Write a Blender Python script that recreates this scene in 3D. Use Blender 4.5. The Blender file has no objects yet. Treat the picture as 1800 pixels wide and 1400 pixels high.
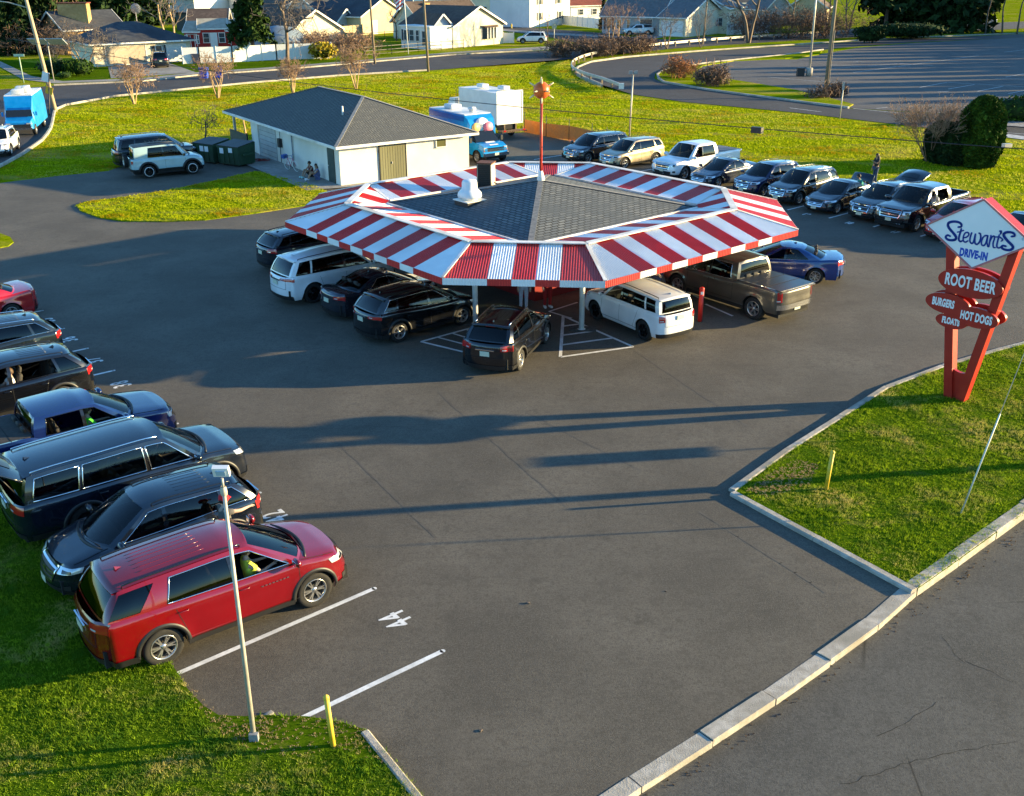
import bpy, bmesh, math, random
import numpy as np
from math import sin, cos, pi, radians, atan2, hypot, sqrt
from mathutils import Vector, Matrix, noise
scene = bpy.context.scene
col = scene.collection
rnd = random.Random(7)
# ---------------------------------------------------------------- camera
FPX, PITCH, ROLL, CAMH = 1794.6, 0.40273, -0.00437, 11.958
cf = Vector((0, cos(PITCH), -sin(PITCH))); cr0 = Vector((1, 0, 0)); cu0 = Vector((0, sin(PITCH), cos(PITCH)))
cr = cr0*cos(ROLL) + cu0*sin(ROLL); cu = cu0*cos(ROLL) - cr0*sin(ROLL)
cd = bpy.data.cameras.new('camera'); cam = bpy.data.objects.new('camera', cd); col.objects.link(cam)
M = Matrix.Identity(4)
for i in range(3):
    M[i][0] = cr[i]; M[i][1] = cu[i]; M[i][2] = -cf[i]
M[2][3] = CAMH
cam.matrix_world = M
cd.sensor_width = 36; cd.lens = 36*FPX/1800; cd.clip_end = 4000; cd.clip_start = 0.5
scene.camera = cam
# ---------------------------------------------------------------- light
SUN_EL, SUN_AZ = radians(9.8), radians(7.3)       # azimuth measured from +X towards +Y
w = bpy.data.worlds.new("World"); scene.world = w; w.use_nodes = True
nt = w.node_tree; bg = nt.nodes['Background']
sky = nt.nodes.new('ShaderNodeTexSky'); sky.sky_type = 'NISHITA'; sky.sun_disc = False
sky.sun_elevation = SUN_EL; sky.sun_rotation = radians(90)-SUN_AZ
sky.air_density = 1.0; sky.dust_density = 0.15; sky.ozone_density = 3.0
mulc = nt.nodes.new('ShaderNodeMix'); mulc.data_type = 'RGBA'; mulc.blend_type = 'MULTIPLY'; mulc.inputs[0].default_value = 1; mulc.inputs[7].default_value = (.74, 1.02, 1.16, 1)
nt.links.new(sky.outputs[0], mulc.inputs[6]); nt.links.new(mulc.outputs[2], bg.inputs[0]); bg.inputs[1].default_value = 0.11
sd = bpy.data.lights.new('sun', 'SUN'); sun = bpy.data.objects.new('sun', sd); col.objects.link(sun)
sd.energy = 5.0; sd.angle = radians(0.55); sd.color = (1.0, 0.765, 0.38)
sdir = Vector((cos(SUN_EL)*cos(SUN_AZ), cos(SUN_EL)*sin(SUN_AZ), sin(SUN_EL)))
sun.rotation_euler = sdir.to_track_quat('Z', 'Y').to_euler()
scene.view_settings.view_transform = 'Standard'; scene.view_settings.look = 'None'
scene.view_settings.exposure = 1.85; scene.view_settings.gamma = 1.0
scene.render.engine = 'CYCLES'
scene.cycles.max_bounces = 6; scene.cycles.transparent_max_bounces = 16

# ---------------------------------------------------------------- helpers
def G(px, py, z=0.0):
    """where the sight line of a photo pixel meets height z"""
    d = cf*FPX + cr*(px-900) - cu*(py-700)
    t = (z-CAMH)/d.z
    return Vector((d.x*t, d.y*t, z))
def g2(px, py, z=0.0):
    v = G(px, py, z); return (v.x, v.y)

def new_mat(name, rgb=(.5, .5, .5), rough=.6, metal=0.0, coat=0.0, spec=.5):
    m = bpy.data.materials.new(name); m.use_nodes = True
    b = m.node_tree.nodes['Principled BSDF']
    b.inputs['Base Color'].default_value = (*rgb, 1); b.inputs['Roughness'].default_value = rough
    b.inputs['Metallic'].default_value = metal; b.inputs['Coat Weight'].default_value = coat
    b.inputs['Coat Roughness'].default_value = .03
    b.inputs['Specular IOR Level'].default_value = spec
    return m
def noisy(name, c1, c2, scale=5, rough=.8, detail=4, c3=None, bump=0, bscale=None, metal=0, stretch=None, spec=.4, space='Object', r0=.35, r1=.65):
    """principled material whose colour wanders between c1 and c2 (and c3 at a larger scale)"""
    m = new_mat(name, c1, rough, metal, 0, spec); nt = m.node_tree; N = nt.nodes; L = nt.links; b = N['Principled BSDF']
    tc = N.new('ShaderNodeTexCoord'); src = tc.outputs[space]
    if stretch:
        mp = N.new('ShaderNodeMapping'); mp.inputs['Scale'].default_value = stretch; L.new(src, mp.inputs[0]); src = mp.outputs[0]
    n = N.new('ShaderNodeTexNoise'); n.inputs['Scale'].default_value = scale; n.inputs['Detail'].default_value = detail
    L.new(src, n.inputs['Vector'])
    r = N.new('ShaderNodeValToRGB'); r.color_ramp.elements[0].color = (*c1, 1); r.color_ramp.elements[1].color = (*c2, 1)
    r.color_ramp.elements[0].position = r0; r.color_ramp.elements[1].position = r1
    L.new(n.outputs[0], r.inputs[0]); out = r.outputs[0]
    if c3:
        n2 = N.new('ShaderNodeTexNoise'); n2.inputs['Scale'].default_value = scale*.13; n2.inputs['Detail'].default_value = 5; L.new(src, n2.inputs['Vector'])
        r2 = N.new('ShaderNodeValToRGB'); r2.color_ramp.elements[0].position = .45; r2.color_ramp.elements[1].position = .68
        L.new(n2.outputs[0], r2.inputs[0])
        mx = N.new('ShaderNodeMix'); mx.data_type = 'RGBA'; L.new(r2.outputs[0], mx.inputs[0]); L.new(out, mx.inputs[6]); mx.inputs[7].default_value = (*c3, 1)
        out = mx.outputs[2]
    L.new(out, b.inputs['Base Color'])
    if bump:
        nb = N.new('ShaderNodeTexNoise'); nb.inputs['Scale'].default_value = bscale or scale*3; nb.inputs['Detail'].default_value = 5; L.new(src, nb.inputs['Vector'])
        bp = N.new('ShaderNodeBump'); bp.inputs['Strength'].default_value = 1.0; bp.inputs['Distance'].default_value = bump
        L.new(nb.outputs[0], bp.inputs['Height']); L.new(bp.outputs[0], b.inputs['Normal'])
    return m

class MB:
    """collects shapes and links them as one mesh object"""
    def __init__(s): s.v = []; s.f = []; s.m = []; s.sm = []
    def add(s, vs, fs, mi=0, smooth=False):
        o = len(s.v); s.v += [tuple(v) for v in vs]; s.f += [tuple(i+o for i in f) for f in fs]
        s.m += [mi]*len(fs); s.sm += [smooth]*len(fs); return s
    def box(s, c, size, rz=0, mi=0, R=None):
        hx, hy, hz = size[0]/2, size[1]/2, size[2]/2
        ps = [Vector((a*hx, b*hy, d*hz)) for a in (-1, 1) for b in (-1, 1) for d in (-1, 1)]
        if R is None: R = Matrix.Rotation(rz, 3, 'Z')
        c = Vector(c)
        s.add([R@p+c for p in ps], [(0, 1, 3, 2), (4, 6, 7, 5), (0, 4, 5, 1), (2, 3, 7, 6), (0, 2, 6, 4), (1, 5, 7, 3)], mi); return s
    def bar(s, a, b, w, h, mi=0, up=Vector((0, 0, 1))):
        """square bar from a to b"""
        a = Vector(a); b = Vector(b); d = (b-a); L = d.length; d.normalize()
        x = up.cross(d)
        if x.length < 1e-3: x = Vector((1, 0, 0))
        x.normalize(); y = d.cross(x)
        ps = [p + x*(i*w/2) + y*(j*h/2) for p in (a, b) for i, j in ((-1, -1), (1, -1), (1, 1), (-1, 1))]
        s.add(ps, [(3, 2, 1, 0), (4, 5, 6, 7), (0, 1, 5, 4), (1, 2, 6, 5), (2, 3, 7, 6), (3, 0, 4, 7)], mi); return s
    def tube(s, pts, r, n=8, mi=0, cap=True, smooth=True):
        pts = [Vector(p) for p in pts]; k = len(pts)
        rs = r if isinstance(r, (list, tuple)) else [r]*k
        vs = []; ref = None
        for i, p in enumerate(pts):
            d = (pts[min(i+1, k-1)] - pts[max(i-1, 0)])
            if d.length < 1e-9: d = Vector((0, 0, 1))
            d.normalize()
            if ref is None:
                ref = Vector((0, 0, 1)) if abs(d.z) < .9 else Vector((1, 0, 0))
            x = (ref - d*ref.dot(d)); x.normalize(); ref = x; y = d.cross(x)
            vs += [p + x*(rs[i]*cos(2*pi*j/n)) + y*(rs[i]*sin(2*pi*j/n)) for j in range(n)]
        fs = [(i*n+j, i*n+(j+1) % n, (i+1)*n+(j+1) % n, (i+1)*n+j) for i in range(k-1) for j in range(n)]
        s.add(vs, fs, mi, smooth)
        if cap:
            o = len(s.v)-len(vs)
            s.f += [tuple(o+j for j in reversed(range(n))), tuple(o+(k-1)*n+j for j in range(n))]; s.m += [mi]*2; s.sm += [False]*2
        return s
    def lathe(s, prof, c=(0, 0, 0), n=24, axis='Z', mi=0, smooth=True, cap=False, a0=0, a1=2*pi):
        """prof: (radius, height) pairs turned about an axis"""
        c = Vector(c); full = abs(a1-a0-2*pi) < 1e-6; nn = n if full else n+1
        vs = []
        for r, h in prof:
            for j in range(nn):
                a = a0+(a1-a0)*j/n
                p = (r*cos(a), r*sin(a), h)
                if axis == 'Y': p = (r*cos(a), h, r*sin(a))
                if axis == 'X': p = (h, r*cos(a), r*sin(a))
                vs.append(Vector(p)+c)
        fs = []
        for i in range(len(prof)-1):
            for j in range(n):
                k = (j+1) % nn
                fs.append((i*nn+j, i*nn+k, (i+1)*nn+k, (i+1)*nn+j))
        if cap: fs.append(tuple(range(nn))); fs.append(tuple((len(prof)-1)*nn+j for j in range(nn)))
        s.add(vs, fs, mi, smooth); return s
    def prism(s, poly, z0, z1, mi=0, top=True, bottom=True):
        n = len(poly); vs = [(x, y, z0) for x, y in poly]+[(x, y, z1) for x, y in poly]
        fs = [(i, (i+1) % n, n+(i+1) % n, n+i) for i in range(n)]
        if top: fs.append(tuple(n+i for i in range(n)))
        if bottom: fs.append(tuple(reversed(range(n))))
        s.add(vs, fs, mi); return s
    def ext(s, poly3, d, mi=0):
        """flat polygon pushed along d"""
        n = len(poly3); d = Vector(d); P = [Vector(p) for p in poly3]
        s.add(P+[p+d for p in P], [tuple(reversed(range(n))), tuple(n+i for i in range(n))]+[(i, (i+1) % n, n+(i+1) % n, n+i) for i in range(n)], mi); return s
    def grid(s, rows, mi=0, smooth=True, closed=False):
        n = len(rows[0]); vs = [p for r in rows for p in r]
        fs = []
        for i in range(len(rows)-1):
            for j in range(n if closed else n-1):
                k = (j+1) % n
                fs.append((i*n+j, i*n+k, (i+1)*n+k, (i+1)*n+j))
        s.add(vs, fs, mi, smooth); return s
    def build(s, name, mats, parent=None, fix=True, loc=None, rz=None, sharp=None):
        me = bpy.data.meshes.new(name); me.from_pydata(s.v, [], s.f)
        if not isinstance(mats, (list, tuple)): mats = [mats]
        for m in mats: me.materials.append(m)
        me.polygons.foreach_set('material_index', s.m); me.polygons.foreach_set('use_smooth', s.sm)
        if fix:
            bm = bmesh.new(); bm.from_mesh(me); bmesh.ops.recalc_face_normals(bm, faces=bm.faces); bm.to_mesh(me); bm.free()
        if sharp: me.set_sharp_from_angle(angle=radians(sharp))
        me.update()
        o = bpy.data.objects.new(name, me); col.objects.link(o)
        if parent: o.parent = parent
        if loc: o.location = loc
        if rz is not None: o.rotation_euler.z = rz
        return o
def tag(o, label=None, cat=None, group=None, kind=None):
    if label: o['label'] = label
    if cat: o['category'] = cat
    if group: o['group'] = group
    if kind: o['kind'] = kind
    return o
def thing(name, label, cat, loc=(0, 0, 0), rz=0, group=None):
    o = bpy.data.objects.new(name, None); o.empty_display_size = .3; col.objects.link(o)
    o.location = loc; o.rotation_euler.z = rz
    return tag(o, label, cat, group)
def copy_tree(o, parent=None):
    c = o.copy(); col.objects.link(c); c.parent = parent
    for ch in list(KIDS.get(o.name, [])) or [x for x in bpy.data.objects if x.parent == o]: copy_tree(ch, c)
    return c
KIDS = {}
def catmull(P, n=6, closed=False):
    P = [Vector(p) if len(p) == 3 else Vector((p[0], p[1], 0)) for p in P]; out = []; k = len(P)
    rng = range(k if closed else k-1)
    for i in rng:
        p0 = P[(i-1) % k] if closed or i > 0 else P[0]*2-P[1]
        p1 = P[i]; p2 = P[(i+1) % k]
        p3 = P[(i+2) % k] if closed or i < k-2 else P[-1]*2-P[-2]
        for j in range(n):
            t = j/n
            out.append(.5*((2*p1)+(p2-p0)*t+(2*p0-5*p1+4*p2-p3)*t*t+(3*p1-p0-3*p2+p3)*t**3))
    if not closed: out.append(P[-1])
    return out
def text_mesh(txt, size=1, sx=1, offset=0, ext=.01, spacing=1):
    c = bpy.data.curves.new('t', 'FONT'); c.body = txt; c.size = size; c.extrude = ext; c.offset = offset; c.align_x = 'CENTER'; c.align_y = 'CENTER'; c.resolution_u = 6; c.space_character = spacing
    o = bpy.data.objects.new('t', c); col.objects.link(o); bpy.context.view_layer.update()
    me = bpy.data.meshes.new_from_object(o.evaluated_get(bpy.context.evaluated_depsgraph_get()))
    vs = [(v.co.x*sx, v.co.y, v.co.z) for v in me.vertices]; fs = [tuple(p.vertices) for p in me.polygons]
    bpy.data.objects.remove(o); bpy.data.meshes.remove(me); bpy.data.curves.remove(c)
    return vs, fs
def add_text(mb, txt, origin, xd, yd, size, sx=.8, offset=.01, ext=.01, mi=0, spacing=1):
    vs, fs = text_mesh(txt, size, sx, offset, ext, spacing); O = Vector(origin); X = Vector(xd).normalized(); Y = Vector(yd).normalized(); Z = X.cross(Y)
    mb.add([O+X*v[0]+Y*v[1]+Z*v[2] for v in vs], fs, mi)
# ================================================================ setting: ground, asphalt, roads
def mixrgb(nt, fac, a, b, mode='MIX'):
    mx = nt.nodes.new('ShaderNodeMix'); mx.data_type = 'RGBA'; mx.blend_type = mode
    for i, v in ((0, fac), (6, a), (7, b)):
        if hasattr(v, 'is_output'): nt.links.new(v, mx.inputs[i])
        else: mx.inputs[i].default_value = v if i == 0 else (*v, 1)
    return mx.outputs[2]
def nz(nt, src, scale, detail=4, rough=.5, dist=0):
    n = nt.nodes.new('ShaderNodeTexNoise'); n.inputs['Scale'].default_value = scale; n.inputs['Detail'].default_value = detail; n.inputs['Roughness'].default_value = rough; n.inputs['Distortion'].default_value = dist
    nt.links.new(src, n.inputs['Vector']); return n.outputs[0]
def ramp(nt, src, a, b, c0=(0, 0, 0), c1=(1, 1, 1)):
    r = nt.nodes.new('ShaderNodeValToRGB'); r.color_ramp.elements[0].position = a; r.color_ramp.elements[1].position = b
    r.color_ramp.elements[0].color = (*c0, 1); r.color_ramp.elements[1].color = (*c1, 1); nt.links.new(src, r.inputs[0]); return r.outputs[0]
def mapped(nt, scale=(1, 1, 1), rot=(0, 0, 0)):
    tc = nt.nodes.new('ShaderNodeTexCoord'); mp = nt.nodes.new('ShaderNodeMapping'); mp.inputs['Scale'].default_value = scale; mp.inputs['Rotation'].default_value = rot
    nt.links.new(tc.outputs['Object'], mp.inputs[0]); return mp.outputs[0]
def asphalt_mat(name, c1, c2, streak=(.02, .02, .02), rz=0, patch=.5, crack=False, grain=.008, seam=False):
    m = new_mat(name, c1, .85, 0, 0, .3); nt = m.node_tree; b = nt.nodes['Principled BSDF']
    s = mapped(nt)
    c = mixrgb(nt, ramp(nt, nz(nt, s, 30, 5, .9), .42, .58), tuple(x*.72 for x in c1), tuple(x*1.15 for x in c2))
    big = ramp(nt, nz(nt, s, .35, 6, .6, .3), .38, .7)
    c = mixrgb(nt, big, c, tuple(x*1.22+.004 for x in c2))
    sp = ramp(nt, nz(nt, s, 45, 3, .8), .64, .70)                  # pale aggregate specks
    c = mixrgb(nt, sp, c, tuple(x*2.4 for x in c2))
    s2 = mapped(nt, (.12, 1.1, 1), (0, 0, rz))                     # long wheel and paving streaks
    st = ramp(nt, nz(nt, s2, 1.6, 7, .75, .2), .56, .80, (0, 0, 0), (.55, .55, .55))
    c = mixrgb(nt, st, c, tuple(x*.75 for x in c1))
    for sc_, lo, hi, k in ((22, .50, .62, .66), (9, .5, .68, .74), (3.6, .5, .7, .84), (1.1, .56, .72, .84), (.5, .58, .74, 1.14)):
        c = mixrgb(nt, ramp(nt, nz(nt, s, sc_, 6, .75), lo, hi, (0, 0, 0), (.7, .7, .7)), c, tuple(x*k for x in c1))
    # dark oil drips and pale scuffs
    vo = nt.nodes.new('ShaderNodeTexVoronoi'); vo.inputs['Scale'].default_value = .55; nt.links.new(s, vo.inputs['Vector']); c = mixrgb(nt, mixrgb(nt, 1.0, ramp(nt, vo.outputs['Distance'], .05, .22, (.5, .5, .5), (0, 0, 0)), ramp(nt, nz(nt, s, 5, 5, .7), .45, .6), 'MULTIPLY'), c, tuple(x*.5 for x in c1))
    if crack:
        v = nt.nodes.new('ShaderNodeTexVoronoi'); v.feature = 'DISTANCE_TO_EDGE'; v.inputs['Scale'].default_value = .35
        wob = mixrgb(nt, .12, s, nt.nodes.new('ShaderNodeTexNoise').outputs[1])
        nt.links.new(wob, v.inputs['Vector'])
        cr_ = ramp(nt, v.outputs['Distance'], .0, .008, (1, 1, 1), (0, 0, 0))
        msk = ramp(nt, nz(nt, s, .25, 2), .55, .6)
        c = mixrgb(nt, mixrgb(nt, 1.0, cr_, msk, 'MULTIPLY'), c, tuple(x*.35 for x in c1))
    nt.links.new(c, b.inputs['Base Color'])
    bp = nt.nodes.new('ShaderNodeBump'); bp.inputs['Distance'].default_value = grain; bp.inputs['Strength'].default_value = .8
    nt.links.new(nz(nt, s, 42, 4, .8), bp.inputs['Height']); nt.links.new(bp.outputs[0], b.inputs['Normal'])
    return m
def grass_mat(name, ca, cb, cdry, scale=1.0, dry=(.5, .68), bump=.05, dark=(.035, .075, .002)):
    m = new_mat(name, ca, .9, 0, 0, .0); nt = m.node_tree; b = nt.nodes['Principled BSDF']
    s = mapped(nt); sr = mapped(nt, (1, 2.2, 1), (0, 0, .5))
    c = mixrgb(nt, ramp(nt, nz(nt, s, 6*scale, 5, .7), .3, .7), ca, cb)
    c = mixrgb(nt, ramp(nt, nz(nt, sr, 1.6*scale, 6, .75, .4), .5, .72), c, dark)
    c = mixrgb(nt, ramp(nt, nz(nt, sr, .16*scale, 8, .72, .5), *dry), c, cdry)
    c = mixrgb(nt, ramp(nt, nz(nt, s, 14*scale, 4, .7), .6, .75), c, tuple(min(1, x*1.5) for x in cb))
    nt.links.new(c, b.inputs['Base Color'])
    bp = nt.nodes.new('ShaderNodeBump'); bp.inputs['Distance'].default_value = bump; bp.inputs['Strength'].default_value = 1
    nt.links.new(nz(nt, sr, 4.5*scale, 6, .8), bp.inputs['Height']); nt.links.new(bp.outputs[0], b.inputs['Normal'])
    return m
m_field = grass_mat('field_grass', (.13, .185, .002), (.24, .285, .004), (.36, .28, .07), 1.0)
m_lawn = grass_mat('lawn_grass', (.035, .085, .003), (.09, .15, .005), (.22, .19, .05), 2.2, (.58, .75), .04)
m_lot = asphalt_mat('lot_asphalt', (.082, .072, .057), (.115, .101, .079), rz=radians(-20))
m_road = asphalt_mat('road_asphalt', (.066, .064, .058), (.090, .086, .076), rz=radians(50), crack=True)
m_road2 = asphalt_mat('dark_road', (.036, .035, .038), (.050, .047, .048), rz=radians(42))
m_lot2 = asphalt_mat('far_lot_asphalt', (.065, .064, .07), (.105, .095, .085), rz=radians(5), crack=False)
m_conc = noisy('kerb_concrete', (.32, .29, .24), (.46, .42, .36), 6, .9, 6, (.25, .225, .18), .01, 40)
m_conc2 = noisy('slab_concrete', (.22, .21, .19), (.30, .285, .26), 3, .9, 6, (.17, .16, .14), .004, 40)
m_paint = noisy('marking_paint', (.62, .62, .60), (.80, .80, .78), 9, .7, 6, (.5, .5, .48), .002, 60)
m_paintf = noisy('faded_paint', (.28, .28, .28), (.55, .55, .54), 3, .8, 6)

m_dark_crack = noisy('crack', (.012, .011, .010), (.025, .023, .02), 8, .95)
def sheet(name, poly, z, mat, label=None):
    o = MB().add([(x, y, z) for x, y in poly], [tuple(range(len(poly)))]).build(name, mat)
    me = o.data
    if me.polygons[0].normal.z < 0: me.flip_normals()
    o['kind'] = 'structure'; return o
def px(*pts, z=0): return [g2(a, b, z) for a, b in pts]
_e = (G(1800, 905)-G(1100, 1400)).normalized(); ENX, ENY = _e.y, -_e.x
# the field: one sheet to the horizon with a shallow swale towards the guardrail
rows = []
xs = sorted(set([-1500, -700, -350, -200, -140]+list(range(-100, 101, 4))+[140, 200, 350, 700, 1500]))
ys = sorted(set([-300, -80, -20]+list(range(0, 181, 4))+[200, 240, 300, 400, 700, 1500, 2500]))
sw = [G(1005, 150), G(985, 135), G(980, 118), G(1000, 108)]
def fz(x, y):
    z = -.03; dq = (x-1.75)*ENX+(y-12.21)*ENY; z -= .32*min(1, max(0, (dq+7)/4))
    for a, b in ((4.5, 112), (2.5, 122), (3.5, 133), (9, 140)):
        d = hypot(x-a, y-b); z -= .55*math.exp(-(d/5.5)**2)
    return z
for y in ys: rows.append([(x, y, fz(x, y)) for x in xs])
o = MB().grid(rows).build('ground', m_field); o['kind'] = 'structure'
# drive-in lot
RD = Vector((-.6203, .7843, 0)); SD = Vector((.7843, .6203, 0))     # along the stall row, into the lot
N44 = Vector((-2.29, 16.90, 0)); SP = 2.634
def stall(n, along=0, side=0): return N44 + RD*(SP*(44-n)+side) + SD*along
lot_w = [stall(44.0, -1.8, .0)]
gb = px((310, 1183), (330, 1215), (358, 1245), (385, 1262), (430, 1264), (470, 1262), (540, 1264), (600, 1274), (650, 1290), (740, 1400), (800, 1475))
road_edge = px((1000, 1460), (1100, 1400), (1165, 1362), (1300, 1272), (1395, 1210), (1545, 1100), (1612, 1040))
west = [tuple(Vector((-6.18, 15.27, 0)) + RD*t)[:2] for t in (45, 0)]
lot = ([g2(0, 322), g2(100, 310), g2(190, 301), g2(250, 280), g2(330, 265), g2(420, 262), g2(445, 267)] + [g2(830, 236), g2(925, 233), g2(1065, 262), g2(1200, 290), g2(1330, 312), g2(1500, 335), g2(1800, 395), g2(1950, 430), (70, 84), (70, 69)]
       + px((1960, 570), (1800, 608), (1640, 655), (1580, 680), (1290, 862), (1612, 1040)) + list(reversed(road_edge)) + list(reversed(gb)) + [west[0], (-75, 50)])
sheet('lot_asphalt', lot, 0.0, m_lot)
# grass islands in the lot
def island(name, poly, h, mat):
    mb = MB().prism(poly, -.4, h); o = mb.build(name, mat); o['kind'] = 'structure'; return o
isl = px((133, 362), (142, 372), (175, 384), (215, 390), (290, 391), (360, 388), (450, 376), (540, 362), (570, 352), (575, 340), (560, 330), (512, 318), (450, 302), (380, 318), (300, 335), (215, 348), (150, 356))
island('grass_island', isl, .05, m_field)
island('grass_patch', px((-60, 405), (0, 412), (18, 418), (24, 427), (15, 434), (-60, 448)), .05, m_field)
# bottom-left lawn and the right-hand lawn
lawnL = gb[:-1] + [g2(800, 1475), (-1.0, 8), (-40, 8), (-60, 30), (-60, 50)] + [west[0]]
island('lawn_left', lawnL, .06, m_lawn)
ks = [g2(1293, 868), g2(1330, 838), g2(1400, 790), g2(1490, 733), g2(1555, 690), g2(1590, 672), g2(1640, 655), g2(1700, 637), g2(1800, 608), g2(1960, 570)]
re2 = px((1612, 1040), (1680, 992), (1800, 905), (1960, 795))
lawnR = ks + [(70, 68)] + [tuple(Vector((*re2[-1], 0))+_e*52)[:2]] + list(reversed(re2))
island('lawn_right', lawnR, .07, m_lawn)
# street at the bottom right
e0 = Vector((*g2(1100, 1400), 0)); e1 = Vector((*g2(1800, 905), 0)); ed = (e1-e0).normalized(); en = Vector((ed.y, -ed.x, 0))
sheet('street', [tuple(v)[:2] for v in (e0-ed*40+en*.0, e1+ed*90, e1+ed*90+en*22, e0-ed*40+en*22)], -.125, m_road)
def kerb(name, pts, w, h, seglen, mat=m_conc, gap=.012, side=1, z=0, jit=.006):
    """kerb stones laid end to end along a line"""
    P = [Vector((*p[:2], 0)) for p in pts]; mb = MB(); r = random.Random(len(P))
    runs = [[P[0]]]
    for i in range(1, len(P)):
        runs[-1].append(P[i])
        if i < len(P)-1 and (P[i]-P[i-1]).angle(P[i+1]-P[i]) > .30: runs.append([P[i]])
    for P in runs: _kerb(mb, P, w, h, seglen, gap, side, z, jit, r)
    o = mb.build(name, mat); o['kind'] = 'structure'; return o
def _kerb(mb, P, w, h, seglen, gap, side, z, jit, r):
    D = [0]
    for a, b in zip(P, P[1:]): D.append(D[-1]+(b-a).length)
    def at(t):
        for i in range(len(P)-1):
            if t <= D[i+1]+1e-9: return P[i].lerp(P[i+1], (t-D[i])/max(1e-9, D[i+1]-D[i]))
        return P[-1]
    n = max(1, round(D[-1]/seglen)); L = D[-1]/n
    for k in range(n):
        a = at(k*L+gap/2); b = at((k+1)*L-gap/2); d = (b-a).normalized(); nn = Vector((-d.y, d.x, 0))*side
        j = r.uniform(-jit, jit); hh = h+r.uniform(-jit, jit); c = min(.03, abs(h)*.3)
        prof = [(0, -.25), (0, hh-c), (c, hh), (w-c, hh), (w, hh-c), (w, -.25)]
        A = [a+nn*(u+j)+Vector((0, 0, v+z)) for u, v in prof]; B = [b+nn*(u+j)+Vector((0, 0, v+z)) for u, v in prof]
        m = len(prof)
        mb.add(A+B, [(i, (i+1) % m, m+(i+1) % m, m+i) for i in range(m)]+[tuple(reversed(range(m))), tuple(range(m, 2*m))])
kerb('kerb_island', [g2(1612, 1040)]+ks, .2, .095, 3.0, side=1)
kerb('kerb_street', [tuple(e0-ed*8)[:2]]+px((1100, 1400), (1165, 1362), (1300, 1272), (1395, 1210), (1545, 1100), (1612, 1040)), .30, .014, 1.75, side=1, gap=.03, jit=.012)
kerb('kerb_street_lawn', px((1612, 1040), (1680, 992), (1800, 905))+[tuple(e1+ed*40)[:2]], .30, .09, 1.75, side=1, gap=.03, jit=.012)
kerb('kerb_lawn', px((648, 1288), (740, 1400), (800, 1475)), .15, .085, 1.9, side=-1)
# painted lines and stall numbers
mk = MB()
def line(mb, a, b, w=.1, z=.004):
    a = Vector((*a[:2], 0)); b = Vector((*b[:2], 0)); d = (b-a).normalized(); n = Vector((-d.y, d.x, 0))*w/2; k = Vector((0, 0, z))
    mb.add([a-n+k, b-n+k, b+n+k, a+n+k], [(0, 1, 2, 3)])
for i in range(34, 46):
    st = stall(i+.5, -3.95 if i < 44 else -1.62, 0); 
    if i == 44: a, b = g2(530, 1263), g2(778, 1145)
    elif i == 43: a, b = g2(313, 1184), g2(658, 1035)
    elif i == 45: continue
    else: a, b = stall(i+.5, -3.8), stall(i+.5, .2)
    line(mk, a, b, .11)
    mk.lathe([(0, .004), (.055, .004)], (b[0], b[1], 0), 10)
for n in range(34, 45):
    c = stall(n, 0); add_text(mk, str(n), (c.x, c.y, .004), RD, -SD, .76, .62, .014, .0005, spacing=1.2)
# right-hand row
RB = Vector((14.48, 53.05, 0)); RR = Vector((.648, -.761, 0)); RS = Vector((.761, .648, 0))
for i in range(-8, 8):
    a = RB+RR*(2.5*i); line(mk, a, a+RS*5.2, .1)
for i, n in enumerate(range(24, 12, -1)):
    c = RB+RR*(2.5*(i-5)+1.25)-RS*.15
    if i >= 3: add_text(mk, str(n), (c.x, c.y, .004), RR, RS, .6, .62, .028, .0005)
# hatched triangles by the canopy posts
def tri(a, b, c, hatch):
    for p, q in ((a, b), (b, c), (c, a)): line(mk, p, q, .11)
    for t in hatch: line(mk, Vector(b).lerp(Vector(a), t), Vector(b).lerp(Vector(c), t), .12, .0045)
V = lambda q: G(*q)
tri(V((985, 628)), V((990, 556)), V((1113, 610)), ()); tri(V((740, 601)), V((846, 572)), V((835, 624)), ())
A, B, Cc = V((985, 628)), V((990, 576)), V((1113, 610))
for t in (.27, .5, .73): line(mk, A.lerp(V((990, 556)), t), Cc.lerp(V((990, 556)), t), .12, .0045)
A, B, Cc = V((740, 601)), V((846, 572)), V((835, 624))
for t in (.26, .5, .74): line(mk, A.lerp(B, t), Cc.lerp(B, t*.9), .09, .0045)
line(mk, V((1005, 560)), V((965, 548)), .09); line(mk, V((965, 548)), V((1015, 532)), .09)
line(mk, V((1240, 535)), V((1288, 556)), .1); line(mk, V((1180, 500)), V((1235, 527)), .1)
sm = MB()
def crack(mb, pts, w, z, jag, seed, step=.35):
    r = random.Random(seed); P = []
    for a, b in zip(pts, pts[1:]):
        a = G(*a); b = G(*b); n = max(2, int((b-a).length/step)); d = (b-a).normalized(); nn = Vector((-d.y, d.x, 0))
        for i in range(n): P.append(a.lerp(b, i/n)+nn*r.uniform(-jag, jag))
    for a, b in zip(P, P[1:]): line(mb, a, b+(b-a)*.05, w*r.uniform(.6, 1.3), z)
for i, q in enumerate((((770, 690), (1010, 905)), ((925, 725), (1150, 840)), ((1090, 600), (1330, 760)), ((560, 745), (780, 960)), ((1230, 900), (1480, 1060)))): crack(sm, q, .06, .0025, .02, i, .4)
o = sm.build('paving_seams', noisy('seam_tar', (.080, .070, .056), (.104, .091, .072), 2, .85), fix=False); o['kind'] = 'structure'
cm = MB()
for i, q in enumerate((((1700, 1155), (1745, 1172), (1800, 1200)), ((1650, 1225), (1590, 1262), (1535, 1292)), ((1480, 1370), (1600, 1330), (1720, 1305), (1800, 1290)), ((1655, 1110), (1690, 1150), (1705, 1160)))): crack(cm, q, .011, -.122, .03, 20+i, .15)
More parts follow.
